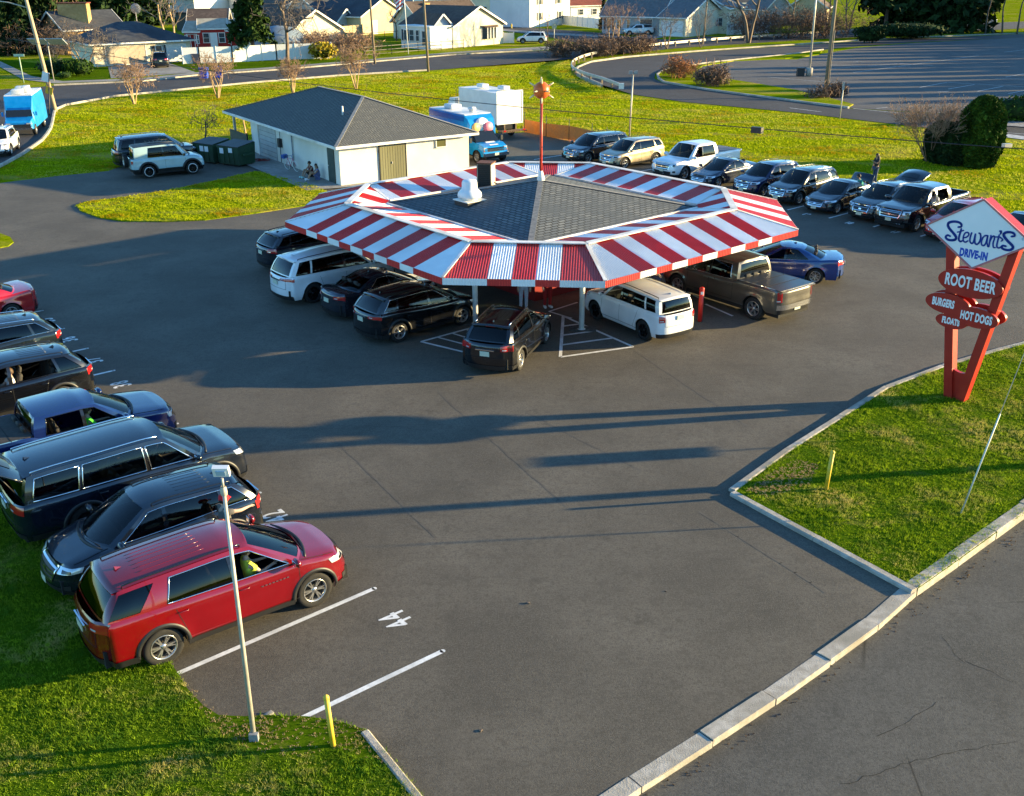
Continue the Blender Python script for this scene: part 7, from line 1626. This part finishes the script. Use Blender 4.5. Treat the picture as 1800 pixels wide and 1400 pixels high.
mg1 = gmat('lawn_blades', (.035, .10, .002), (.30, .44, .02), (.50, .42, .14), .5, (.52, .66)); mg2 = gmat('lawn_blades_right', (.04, .11, .002), (.34, .45, .014), (.52, .44, .13), .5, (.5, .66)); mg3 = gmat('field_blades', (.28, .35, .003), (.50, .53, .008), (.58, .48, .12), .10, (.50, .70))
DRY = [g2(*q) for q in ((385, 1262), (470, 1264), (540, 1266), (600, 1276), (650, 1292), (700, 1352), (672, 1348), (600, 1320), (520, 1335), (440, 1325), (395, 1300), (350, 1250), (330, 1216), (340, 1214))]
DRY2 = [g2(*q) for q in ((1310, 868), (1345, 842), (1400, 812), (1440, 822), (1420, 858), (1350, 880))]+[g2(*q) for q in ()]
grass('grass_left', 'short green grass with dry patches on the near left lawn', (-14, 2, 8, 24), lawnL, .06, 90000, .05, .014, mg1, 1, excl=(DRY,))
grass('grass_right', 'short green grass on the right-hand lawn under the sign', (5, 24, 17, 40), lawnR, .07, 110000, .05, .014, mg2, 2, excl=(DRY2,))
grass('grass_island_tufts', 'sunlit grass on the tapering island beside the garage slab', (-32, -8, 48, 66), isl, .05, 26000, .07, .03, mg3, 3, 5)
FIELD = px((-80, 300), (0, 296), (40, 274), (78, 248), (95, 222), (98, 196), (200, 172), (430, 149), (600, 135), (753, 127), (900, 115), (1000, 106), (1005, 130), (1060, 154), (1110, 170), (1200, 182), (1400, 200), (1580, 222), (1800, 248), (1900, 262), (1900, 420), (1800, 396), (1500, 336), (1330, 313), (1200, 291), (1065, 263), (925, 234), (830, 237))+[tuple(W2(Wg+.5, Lg)[:2]), tuple(W2(0, 19.3)[:2])]+px((420, 262), (330, 265), (250, 280), (190, 301), (100, 310), (-80, 323))
grass('grass_field', 'rough sunlit grass with tan patches across the field behind the lot', (-60, 62, 42, 150), FIELD, -.03, 330000, .085, .042, mg3, 4, 3)
# leaves and grit in the gutter
grass('kerb_debris', 'dry leaf litter along the street kerb', (0, 16, 11, 26), [tuple(e0+ed*a+en*b)[:2] for a, b in ((0, .0), (16, .0), (16, .5), (0, .35))], -.12, 5000, .03, .03, gmat('litter', (.05, .035, .02), (.16, .11, .06), (.1, .07, .04)), 6, 2)
for i, (pix, s_) in enumerate((((928, 1061), .04), ((845, 1285), .03), ((1588, 742), .04), ((1170, 1040), .02), ((473, 1258), .08))):
    st_ = MB(); v, f = rbox((0, 0, s_*.3), (s_*2, s_*1.3, s_*.7), s_*.2); st_.add(v, f, 0, True); o_ = st_.build('litter_scrap' if i < 4 else 'stone', m_conc2 if i == 4 else m_bark, loc=(*g2(*pix), .0), rz=i); tag(o_, ('crumpled scrap lying in the middle of the lot', 'tiny scrap near the lower edge of the lot', 'flat scrap on the asphalt beside the right lawn kerb', 'small dark chip on the open asphalt', 'pale stone at the lawn edge by the lamp pole')[i], 'stone' if i == 4 else 'litter')

mdry = gmat('dry_blades', (.20, .15, .07), (.50, .40, .22), (.30, .30, .08), 1.5, (.55, .68))
grass('dry_grass', 'dry brown turf along the worn edge of the near left lawn', (-8, 0, 10, 18), DRY, .065, 9000, .03, .014, mdry, 11)
grass('dry_grass_right', 'dry brown turf at the corner of the right-hand lawn', (4, 9, 19, 24), DRY2, .075, 6000, .03, .014, mdry, 12)
# ================================================================ houses beyond the field
def siding(name, c, c2=None): return noisy(name, c, c2 or tuple(min(1, x*1.12) for x in c), 1.2, .75, 4, tuple(x*.88 for x in c))
m_cream_ = siding('cream_siding', (.66, .58, .42)); m_tan = siding('tan_siding', (.50, .40, .24)); m_wsid = siding('white_siding', (.70, .69, .66)); m_bsid = siding('blue_grey_siding', (.34, .40, .46)); m_gsid = siding('grey_siding', (.36, .37, .37)); m_beige = siding('beige_brick', (.40, .33, .24))
m_rdark = noisy('dark_roof', (.035, .04, .05), (.06, .065, .075), 2, .9, 6, (.03, .032, .04)); m_rgrey = noisy('grey_roof', (.10, .10, .105), (.14, .14, .145), 2, .9, 6); m_rbrown = noisy('brown_roof', (.075, .05, .038), (.12, .085, .065), 2, .9, 6, (.06, .04, .03)); m_rlight = noisy('pale_roof', (.30, .28, .22), (.38, .35, .28), 2, .9)
m_brick = noisy('red_brick', (.16, .035, .02), (.24, .06, .035), 3, .9, 6, (.12, .03, .02)); m_obrick = noisy('tan_brick', (.42, .26, .10), (.55, .36, .16), 3, .9, 6, (.34, .2, .08)); m_shred = siding('shed_red', (.38, .02, .015)); m_win = new_mat('house_glass', (.04, .055, .07), .1, 0, 0, .8)
m_vinyl = noisy('vinyl_white', (.70, .70, .68), (.78, .78, .76), .8, .5, 4, (.62, .62, .6)); m_fwood = siding('fence_wood', (.40, .31, .18)); m_shut = new_mat('shutter', (.02, .025, .035), .6)
def house(name, label, cat, A, B, depth, wh, rh, wm, rm, kind='side', openings=(), endop=(), over=.45, group=None, gable_m=None, chimney=None, base=0):
    A = Vector((*A[:2], 0)); B = Vector((*B[:2], 0)); W_ = (B-A).length; ang = atan2(B.y-A.y, B.x-A.x); t = thing(name, label, cat, A, ang, group); D = depth
    MB().box((W_/2, D/2, wh/2), (W_, D, wh)).build('wall', wm, t); o = over; g = MB(); r = MB(); th = .16
    if kind == 'side':
        k = rh*o/(D/2)
        for x in (0, W_): g.ext([(x, 0, wh), (x, D, wh), (x, D/2, wh+rh)], (.02 if x == 0 else -.02, 0, 0))
        for s_ in (0, 1):
            y0 = -o if s_ == 0 else D+o; r.ext([(-o, y0, wh-k), (W_+o, y0, wh-k), (W_+o, D/2, wh+rh), (-o, D/2, wh+rh)], (0, 0, th))
    elif kind == 'front':
        k = rh*o/(W_/2)
        for y in (0, D): g.ext([(0, y, wh), (W_, y, wh), (W_/2, y, wh+rh)], (0, .02 if y == 0 else -.02, 0))
        for s_ in (0, 1):
            x0 = -o if s_ == 0 else W_+o; r.ext([(x0, -o, wh-k), (x0, D+o, wh-k), (W_/2, D+o, wh+rh), (W_/2, -o, wh+rh)], (0, 0, th))
    elif kind == 'hip':
        if W_ >= D: e0_, e1_ = (D/2, D/2), (W_-D/2, D/2)
        else: e0_, e1_ = (W_/2, W_/2), (W_/2, D-W_/2)
        P_ = [(-o, -o, wh), (W_+o, -o, wh), (W_+o, D+o, wh), (-o, D+o, wh), (*e0_, wh+rh), (*e1_, wh+rh)]
        F_ = [(0, 1, 5, 4), (1, 2, 5), (2, 3, 4, 5), (3, 0, 4)] if W_ >= D else [(0, 1, 4), (1, 2, 5, 4), (2, 3, 5), (3, 0, 4, 5)]
        r.add(P_, F_+[(3, 2, 1, 0)])
    else: r.box((W_/2, D/2, wh+.1), (W_+2*o, D+2*o, .2))
    if g.v: g.build('gable', gable_m or wm, t)
    rf = r.build('roof', rm, t)
    e_ = MB()
    if kind == 'side':
        e_.box((W_/2, -o-.03, wh-k+.06), (W_+2*o, .06, .2))
        for x in (-o-.02, W_+o+.02):
            for y0 in (-o, D+o): e_.bar((x, y0, wh-k+.08), (x, D/2, wh+rh+.08), .06, .24)
    elif kind == 'front':
        for y in (-o-.02,):
            for x0 in (-o, W_+o): e_.bar((x0, y, wh-k+.08), (W_/2, y, wh+rh+.08), .06, .24)
        for x0 in (-o-.03, W_+o+.03): e_.box((x0, D/2, wh-k+.06), (.06, D+2*o, .2))
    elif kind == 'hip': e_.box((W_/2, -o-.02, wh-.05), (W_+2*o, .06, .2)).box((W_+o+.02, D/2, wh-.05), (.06, D+2*o, .2)).box((-o-.02, D/2, wh-.05), (.06, D+2*o, .2))
    if e_.v: e_.build('eaves', m_trim, t)
    if chimney: cx, cy, cw, ch = chimney; MB().box((cx, cy, wh+ch/2), (cw, cw*.8, ch)).build('chimney', m_obrick, rf)
    def opening(kind_, cx, cy, cz, w_, h_, ax):
        sz = (w_, .06, h_) if ax == 'y' else (.06, w_, h_); out_ = (0, -.03, 0) if ax == 'y' else (.03 if cx > 0 else -.03, 0, 0); c = Vector((cx, cy, cz))+Vector(out_)
        mt = {'w': m_win, 'd': m_wsid, 'g': m_wsid, 'k': m_win, 'r': m_shred, 'c': m_beige}[kind_]
        p = MB().box(c, sz).build({'w': 'window', 'k': 'window', 'd': 'door', 'g': 'garage_door', 'r': 'door', 'c': 'garage_door'}[kind_], mt, t)
        f = MB(); ex_ = Vector(out_)*1.6; b = .09
        if ax == 'y': f.box(c+ex_+Vector((0, 0, h_/2)), (w_+2*b, .05, b)).box(c+ex_-Vector((0, 0, h_/2)), (w_+2*b, .05, b)).box(c+ex_+Vector((w_/2, 0, 0)), (b, .05, h_)).box(c+ex_-Vector((w_/2, 0, 0)), (b, .05, h_))
        else: f.box(c+ex_+Vector((0, 0, h_/2)), (.05, w_+2*b, b)).box(c+ex_-Vector((0, 0, h_/2)), (.05, w_+2*b, b)).box(c+ex_+Vector((0, w_/2, 0)), (.05, b, h_)).box(c+ex_-Vector((0, w_/2, 0)), (.05, b, h_))
        if kind_ == 'w' : f.box(c+ex_, (w_, .04, .05) if ax == 'y' else (.04, w_, .05))
        f.build('frame', m_trim, p)
        if kind_ == 'k':
            for s_ in (-1, 1): MB().box(c+ex_+(Vector((s_*(w_/2+.3), 0, 0)) if ax == 'y' else Vector((0, s_*(w_/2+.3), 0))), (.38, .05, h_+.1) if ax == 'y' else (.05, .38, h_+.1)).build('shutter', m_shut, p)
        if kind_ in 'gc':
            q_ = MB()
            for i in range(1, 4): q_.box(c+ex_+Vector((0, 0, -h_/2+h_*i/4)), (w_, .03, .03) if ax == 'y' else (.03, w_, .03))
            q_.build('panel_line', m_gsid, p)
    for k_, f_, z_, w_, h_ in openings: opening(k_, W_*f_, 0, z_, w_, h_, 'y')
    for k_, f_, z_, w_, h_, side in endop: opening(k_, W_ if side > 0 else 0, D*f_, z_, w_, h_, 'x')
    return t
g = lambda x, y: G(x, y)
# ranch house on the left
A = g(168, 118); B = g(338, 108)
house('ranch_house', 'low ranch house with a dark hipped roof and wide beige garage door on the left', 'house', A, B, 10, 2.75, 2.3, m_cream_, m_rdark, 'hip', [('c', .32, 1.25, 5.2, 2.3), ('k', .66, 1.4, .9, 1.6), ('d', .83, 1.2, 3.0, 2.2)], [], .7)
MB_ = thing('satellite_dish', 'small grey satellite dish on a mast behind the ranch house roof', 'satellite dish', g(247, 84)); MB().tube([(0, 0, 0), (0, 0, 5.2)], .06, 6).build('mast', m_galv, MB_); MB().lathe([(.001, 0), (.4, .06), (.75, .2), (.78, .22)], (0, 0, 5.7), 16, 'Y').build('dish', m_grey, MB_)
A = g(120, 96)
house('house_wing', 'taller back wing of the ranch house with a blue-black roof and tan brick end wall', 'house', A, g(222, 90), 9, 3.4, 2.2, m_obrick, m_rdark, 'side', [], [], .5)
bc = thing('brick_chimney', 'broad tan brick chimney block beside the blue-black roof of the ranch house', 'chimney', g(142, 92), .05); MB().box((0, 0, 3.4), (4.2, 1.6, 6.8)).build('stack', m_obrick, bc); MB().box((0, 0, 6.85), (4.5, 1.9, .14)).build('cap', m_brick, bc)
# solar lamp rack, street name sign, bins
so = thing('solar_panel', 'pair of tilted solar panels on a thin post on the left lawn', 'solar panel', g(95, 143)); MB().tube([(0, 0, 0), (0, 0, 4.3)], .06, 6).build('post', m_galv, so)
for x in (-1.0, 1.0): MB().box((x, 0, 4.2), (1.9, 1.4, .08), R=Matrix.Rotation(-.5, 3, 'X')).build('panel', noisy('solar_grey', (.3, .33, .36), (.4, .43, .45), 3, .3), so)
ss = thing('street_sign', 'green street name sign on a pale green post at the left corner', 'street sign', g(42, 146)); MB().tube([(0, 0, 0), (0, 0, 2.9)], .06, 8).build('post', noisy('sign_post_green', (.3, .42, .3), (.38, .5, .38), 5, .5), ss); MB().box((0, 0, 2.9), (1.15, .05, .25)).build('name_plate', noisy('plate_green', (.35, .5, .38), (.42, .56, .44), 5, .5), ss)
st = thing('stop_sign', 'back of a pale octagonal sign on a post at the road junction', 'road sign', g(974, 77)); MB().tube([(0, 0, 0), (0, 0, 2.9)], .05, 8).build('post', m_galv, st); MB().lathe([(.001, 0), (.42, 0), (.42, .03)], (0, 0, 2.6), 8, 'Y', smooth=False).build('plate', noisy('sign_back', (.5, .42, .25), (.55, .48, .3), 5, .5), st)
sp2 = thing('sign_post', 'thin grey sign post at the field edge facing the ramp', 'road sign', g(1476, 209)); MB().tube([(0, 0, 0), (0, 0, 2.7)], .05, 6).build('post', m_galv, sp2); MB().box((0, 0, 2.6), (.06, .5, .6)).build('plate', m_grey, sp2)
for i, (pix, lb_) in enumerate((((360, 139), 'blue wheeled bin at the kerb left of the bare verge tree'), ((385, 137), 'blue wheeled bin at the kerb right of the bare verge tree'), ((344, 112), 'dark blue wheeled bin against the ranch house door wall'))):
    b = thing('wheeled_bin', lb_, 'bin', g(*pix), .2*i, 'blue wheeled bins'); m_ = [noisy('bin_blue', (.015, .06, .45), (.02, .09, .55), 4, .45), new_mat('bin_dark', (.02, .03, .07), .5)][i == 2]
    MB().add([(-.36, -.38, .05), (.36, -.38, .05), (.36, .38, .05), (-.36, .38, .05), (-.44, -.48, 1.15), (.44, -.48, 1.15), (.44, .48, 1.15), (-.44, .48, 1.15)], [(0, 1, 5, 4), (1, 2, 6, 5), (2, 3, 7, 6), (3, 0, 4, 7), (3, 2, 1, 0)]).build('tub', m_, b); MB().add(*rbox((0, 0, 1.2), (.96, 1.04, .1), .03), 0, True).build('lid', m_, b)
    for x in (-.35, .35): MB().lathe([(.14, -.04), (.14, .04)], (x, .42, .14), 12, 'X', cap=True).build('wheel', m_dark, b)
# white vinyl fence and the red sheds behind it
def fence(name, label, pts, h, mat, post=2.4, gap=0, th=.07, boards=False, group=None):
    P = [g(*p) for p in pts]; o = P[0]; t = thing(name, label, 'fence', o, 0, group)
    for a, b in zip(P, P[1:]):
        a = a-o; b = b-o; L_ = (b-a).length; n = max(1, round(L_/post)); d = (b-a)/n
        m_ = MB()
        if gap:
            for z in np.linspace(.25, h-.08, gap): m_.bar(a+Vector((0, 0, z)), b+Vector((0, 0, z)), .04, .08)
        else: m_.bar(a+Vector((0, 0, h/2)), b+Vector((0, 0, h/2)), th*.6, h-.06)
        m_.build('panel', mat, t, sharp=30)
        for k in range(n+1): MB().bar(a+d*k, a+d*k+Vector((0, 0, h+.08)), .14 if not gap else .07, .14 if not gap else .07).build('post', mat, t)
    return t
fence('vinyl_fence', 'long white vinyl fence along the lawn in front of the red sheds', ((322, 113), (352, 112), (410, 110), (487, 106), (583, 103)), 2.05, m_vinyl)
fence('vinyl_fence', 'white vinyl fence behind the lawn between the white house and the cypresses', ((972, 42), (1052, 51)), 1.9, m_vinyl); fence('vinyl_fence', 'white vinyl fence right of the cream gable behind the dark bare tree', ((1278, 62), (1352, 59)), 1.9, m_vinyl)
fence('wooden_fence', 'tall wooden board fence by the tan gabled house', ((604, 76), (638, 72)), 2.6, m_fwood); fence('rail_fence', 'dark post and rail fence before the tan gabled house', ((628, 74), (700, 68)), 1.3, m_dark, 3, 2)
fence('iron_fence', 'thin black iron fence round the cream house garden', ((640, 100), (735, 92), (815, 86)), 1.3, m_dark, 2.5, 3); fence('vinyl_fence', 'short white picket fence beside the white SUV and the cream house', ((885, 76), (903, 76)), 1.6, m_vinyl)
house('red_shed', 'small red shed with a grey roof and white framed doors, left of the long one', 'shed', g(327, 88), g(353, 88), 4.5, 2.6, 1.3, m_shred, m_rlight, 'side', [('r', .42, 1.3, 1.2, 1.9), ('r', .62, 1.3, 1.0, 1.9), ('w', .15, 1.5, .4, 1.2), ('w', .88, 1.5, .4, 1.2)], over=.2)
house('red_shed', 'long red shed with white framed windows and a white half-door', 'shed', g(353, 88), g(401, 87), 5.0, 3.0, 1.2, m_shred, m_rlight, 'side', [('w', .25, 1.7, .9, 1.4), ('d', .52, 1.3, 1.0, 2.2), ('w', .82, 1.7, .9, 1.4)], over=.2)
house('red_shed', 'red shed with a wide white framed door, partly behind the dark spruce', 'shed', g(401, 87), g(430, 86), 5.0, 2.7, 1.3, m_shred, m_rlight, 'side', [('r', .55, 1.4, 1.7, 1.9), ('w', .15, 1.5, .4, 1.3)], over=.2)
house('house', 'house with a brown roof behind the red sheds', 'house', g(335, 72), g(400, 71), 9, 2.6, 2.2, m_gsid, m_rbrown, 'side', [('w', .5, 1.5, 1, 1.2)])
house('house', 'cream gabled house wall behind the vinyl fence and the bare maple', 'house', g(512, 93), g(600, 86), 12, 3.0, 2.6, m_cream_, m_rbrown, 'front', [])
pl = thing('play_dome', 'round blue-grey pool dome behind the vinyl fence', 'pool', g(494, 96)); MB().lathe([(4.3, 0), (4.2, 1.2), (3.6, 2.6), (2.2, 3.6), (.001, 4.0)], n=24).build('dome', noisy('pool_blue', (.12, .16, .2), (.2, .25, .3), 1, .5), pl)
house('house', 'brown-roofed house with tan gables behind the bare maple', 'house', g(480, 54), g(568, 50), 11, 3.0, 2.6, m_tan, m_rbrown, 'front', [])
house('house', 'grey house front with a dark roof left of the tan gable', 'house', g(568, 58), g(640, 53), 11, 3.0, 3.4, m_gsid, m_rdark, 'side', [('w', .12, 1.5, 1.0, 1.5), ('w', .45, 1.5, 1.0, 1.5), ('w', .75, 1.5, .8, 1.2)])
house('house', 'tan house end wall with a wide gable and a pale blue door', 'house', g(636, 62), g(712, 56), 12, 3.2, 2.9, m_tan, m_rdark, 'front', [('d', .3, 1.2, 1.2, 2.3)])
house('garden_shed', 'grey gabled extension in front of the dark-roofed house', 'house', g(594, 62), g(624, 60), 5, 2.4, 1.9, m_gsid, m_rdark, 'front', [('w', .3, 1.4, .6, .9)])
# the cream house with the bay window
house('house', 'brown-roofed main block of the cream house with a tan chimney', 'house', g(742, 72), g(850, 66), 9, 2.8, 3.1, m_cream_, m_rbrown, 'side', [], chimney=(3.4, 3.5, 1.0, 3.0))
h5 = house('house', 'cream gabled house front with a white bay window facing the road', 'house', g(797, 85), g(884, 77), 11, 3.1, 2.6, m_cream_, m_rbrown, 'front', [])
W5 = (g(884, 77)-g(797, 85)).length; by_ = MB().add([(W5*.56, 0, 1.0), (W5*.62, -.6, 1.0), (W5*.80, -.6, 1.0), (W5*.86, 0, 1.0), (W5*.56, 0, 2.6), (W5*.62, -.6, 2.6), (W5*.80, -.6, 2.6), (W5*.86, 0, 2.6)], [(0, 1, 5, 4), (1, 2, 6, 5), (2, 3, 7, 6), (3, 2, 1, 0)]).build('bay_window', m_win, h5)
f = MB()
for x, y in ((.56, 0), (.62, -.62), (.68, -.62), (.74, -.62), (.80, -.62), (.86, 0)): f.bar((W5*x, y-.02, .95), (W5*x, y-.02, 2.65), .12, .12)
f.build('frame', m_trim, by_); MB().add([(W5*.52, .05, 2.95), (W5*.90, .05, 2.95), (W5*.83, -.8, 2.66), (W5*.59, -.8, 2.66)], [(0, 1, 2, 3)]).build('bay_roof', m_rbrown, by_)
house('house', 'pale blue gabled wing between the sunroom and the cream gable', 'house', g(760, 86), g(797, 84), 7, 2.9, 1.9, m_bsid, m_rbrown, 'front', [('w', .22, 1.7, .6, 1.2), ('w', .7, 1.6, .65, 1.3)])
house('sunroom', 'white glazed sunroom on the left end of the cream house', 'sunroom', g(706, 84), g(757, 88), 6, 3.1, .4, m_wsid, m_wsid, 'flat', [('k', .0+.16, 1.9, .7, 1.5), ('w', .38, 1.9, 1.1, 1.6), ('w', .58, 1.9, .8, 1.6), ('w', .8, 1.6, .9, 2.0)], over=.2)
fp = thing('flagpole', 'white flagpole with a faded striped flag before the sunroom', 'flagpole', g(718, 96)); MB().tube([(0, 0, 0), (-.45, 0, 12)], .06, 8).build('pole', m_swhite, fp)
fl = MB(); rows = [[Vector((-.30-.03*z-u*1.0, .15*sin(u*6+z), z-u*.8)) for z in np.linspace(6.4, 9.8, 14)] for u in np.linspace(0, 1, 5)]
for j in range(13): fl.add([rows[i][j+k_] for i in range(5) for k_ in (0, 1)], [(2*i, 2*i+1, 2*i+3, 2*i+2) for i in range(4)], j % 2)
fl.build('flag', [m_swhite, noisy('flag_red', (.5, .05, .06), (.55, .07, .08), 4)], fp, fix=False)
for i, (pix) in enumerate(((615, 76), (625, 76))):
    b = thing('wheeled_bin', 'green wheeled bin by the wooden board fence, the %s of two' % ('left' if i == 0 else 'right'), 'bin', g(*pix), 0, 'green wheeled bins'); MB().add(*rbox((0, 0, .75), (1.2, 1.0, 1.5), .08), 0, True).build('tub', noisy('bin_green', (.02, .22, .12), (.03, .3, .16), 4, .5), b); MB().box((0, 0, 1.53), (1.25, 1.05, .08)).build('lid', m_dg, b)
# upper row
house('house', 'two-storey red brick house with white framed windows at the top', 'house', g(862, 45), g(930, 46), 11, 6.2, 2.6, m_brick, m_rdark, 'side', [('k', .72, 1.8, 1.4, 2.0), ('w', .25, 4.2, 2.2, 1.4), ('k', .62, 4.6, 1.2, 1.3), ('d', .90, 1.5, 1.0, 2.4)])
house('house', 'white two-storey house with dark shutters on a brick base', 'house', g(931, 49), g(1001, 43), 10, 6.0, 2.4, m_wsid, m_rdark, 'side', [('k', .24, 2.0, 1.1, 1.4), ('k', .74, 2.0, 1.1, 1.4), ('k', .24, 4.9, 1.2, 1.3), ('k', .70, 4.9, 1.2, 1.3)])
house('house', 'low white house between the white two-storey house and the grey roof', 'house', g(1003, 35), g(1062, 33), 9, 3.0, 1.8, m_wsid, m_brick, 'side', [('w', .3, 1.6, 1.2, 1.2), ('w', .7, 1.6, 1.2, 1.2)])
h8 = house('house', 'long house with a grey roof, bow window and porch behind the white pickup', 'house', g(1058, 59), g(1160, 62), 10, 3.2, 3.6, m_gsid, m_rgrey, 'side', [('k', .12, 1.7, 1.0, 1.8), ('w', .30, 1.7, .9, 1.6), ('w', .46, 1.7, .7, 1.6), ('w', .76, 1.7, 2.4, 1.9)])
house('garage_wing', 'grey garage wing with a white door and cream gable end beside the long house', 'house', g(1158, 64), g(1204, 66), 14, 3.2, 3.0, m_cream_, m_rgrey, 'side', [('g', .5, 1.4, 4.4, 2.5)], [('w', .8, 1.9, .7, 1.2, 1)])
house('house', 'cream house behind the garage wing with a small dark awning', 'house', g(1204, 58), g(1276, 60), 10, 4.4, 2.0, m_cream_, m_rgrey, 'front', [('w', .85, 2.0, .8, 1.4)])
house('house', 'white-trimmed grey house behind the dark bare tree', 'house', g(1345, 45), g(1388, 44), 9, 3.2, 2.8, m_gsid, m_rgrey, 'front', [('w', .3, 1.8, .8, 1.3), ('w', .75, 1.8, .8, 1.3)])
house('house', 'tan house with a low wide gable above the dark brown thicket', 'house', g(1382, 44), g(1450, 45), 11, 3.4, 2.6, m_tan, m_rbrown, 'front', [])
for i, (a, b, c, d_, wh, m1, m2, kd, lb_) in enumerate(((300, 34, 352, 33, 3.2, m_bsid, m_rdark, 'side', 'pale blue house at the top behind the twisted bare tree'), (345, 40, 408, 36, 5.2, m_wsid, m_rgrey, 'front', 'tall white gabled house at the top left of the spruce'),
        (428, 38, 452, 37, 3.0, m_wsid, m_rdark, 'side', 'white house with dark doors peeking left of the spruce'), (618, 22, 690, 20, 3.2, m_wsid, m_rgrey, 'side', 'white house row far behind the tan gable'), (692, 18, 725, 18, 4.0, m_bsid, m_rdark, 'front', 'bluish house at the top left of the flag'),
        (728, 22, 744, 22, 5.5, m_wsid, m_rdark, 'front', 'narrow white gable at the top right of the flag'), (746, 20, 826, 19, 3.4, m_bsid, m_rgrey, 'side', 'long blue-grey house with a white porch at the top centre'), (824, 30, 862, 30, 5.6, m_cream_, m_rdark, 'front', 'tall cream house end left of the red brick house'),
        (1100, 16, 1190, 15, 3.2, m_tan, m_rbrown, 'side', 'brown-roofed house at the top above the grey roof'), (1206, 30, 1240, 30, 5.0, m_cream_, m_rgrey, 'front', 'cream two-storey end wall above the garage wing'), (1290, 28, 1350, 27, 3.0, m_gsid, m_rdark, 'side', 'grey house far behind the dark bare tree'),
        (470, 20, 560, 18, 3.4, m_gsid, m_rbrown, 'side', 'brown-roofed house at the very top behind the maple'), (900, 14, 1060, 12, 3.4, m_wsid, m_rdark, 'side', 'low dark-roofed house on the skyline above the white fence'))):
    house('house', lb_, 'house', g(a, b), g(c, d_), 9, wh, 2.4, m1, m2, kd, [('w', .25, 1.7, 1.3, 1.3), ('w', .72, 1.7, 1.3, 1.3)])
sheet('far_street', px((250, 40), (470, 30), (700, 28), (860, 34), (860, 38), (700, 31), (470, 34), (250, 46)), .006, m_road2)
for a, b, l, c in ((372, 52, 'dark pickup roof behind the red sheds', C_black),): pass
house('carport', 'weathered grey wooden garage behind the red sheds', 'shed', g(356, 56), g(404, 53), 8, 3.2, .4, siding('weathered', (.10, .09, .08)), m_rdark, 'flat', [])
# guardrail round the ramp
gr = [(1091, 161), (1060, 149), (1028, 139), (1008, 129), (1005, 121), (1012, 113), (1035, 104), (1070, 96.5), (1130, 88), (1200, 81), (1300, 72.5), (1400, 66), (1500, 59.5), (1560, 57), (1600, 54)]
gp = [Vector((p.x, p.y, 0)) for p in catmull([g(*q) for q in gr], 4)]; o = gp[0]; gt_ = thing('guardrail', 'curving galvanised guardrail on short posts around the outside of the ramp', 'guardrail', o)
sec = [(0, .76), (.04, .71), (.0, .66), (.05, .60), (0, .53), (.04, .48), (0, .44)]
rows = []
for i, p in enumerate(gp):
    d = (gp[min(i+1, len(gp)-1)]-gp[max(i-1, 0)]).normalized(); n = Vector((-d.y, d.x, 0)); rows.append([p-o+n*(a*2.2)+Vector((0, 0, b)) for a, b in sec]+[p-o+n*(a*2.2-.03)+Vector((0, 0, b)) for a, b in reversed(sec)])
MB().grid(rows, 0, True, closed=True).build('rail', noisy('guardrail_steel', (.44, .42, .37), (.56, .53, .47), 1.5, .5, 4, metal=.2), gt_)
acc = 0; k_ = 0
for a, b in zip(gp, gp[1:]):
    L_ = (b-a).length; t_ = (3.6-acc)
    while t_ < L_ and k_ < 48:
        p = a.lerp(b, t_/L_)-o; MB().box(p+Vector((.1, 0, .36)), (.16, .2, .74), .5).build('post', m_wood, gt_); t_ += 3.6; k_ += 1
    acc = (acc+L_) % 3.6
MB().box((.05, 0, .52), (.5, .3, .55)).build('end_cap', m_vw, gt_)
# fire hydrant
hy = thing('fire_hydrant', 'small yellow hydrant on the far lawn before the brick house', 'hydrant', g(899, 50)); MB().lathe([(.18, 0), (.18, .1), (.13, .14), (.13, .62), (.16, .66), (.12, .8), (.001, .86)], n=12).build('barrel', m_yel, hy); MB().lathe([(.07, -.22), (.07, .22)], (0, 0, .5), 10, 'X', cap=True).build('outlet', m_yel, hy)
# woodland outside the right edge that shades the far car park
for i, (x, y, h) in enumerate([(90+(y-104)*.28, y, 9.5+(y % 4)) for y in range(104, 200, 5)]):
    evergreen('evergreen in the row outside the right edge shading the far car park', (x, y, 0), h, 4.5, 300+i, m_everd, .05, 1800, .3, size=.6, group='evergreens outside the right picture edge')
# lawns before the houses keep their short green grass
for nm, pts in (('verge_lawn', ((110, 143), (190, 139), (195, 120), (120, 118), (0, 104), (0, 108), (55, 134))), ('verge_lawn', ((345, 129), (600, 112), (600, 105), (300, 113)))): sheet(nm, px(*pts), .006, m_lawn)
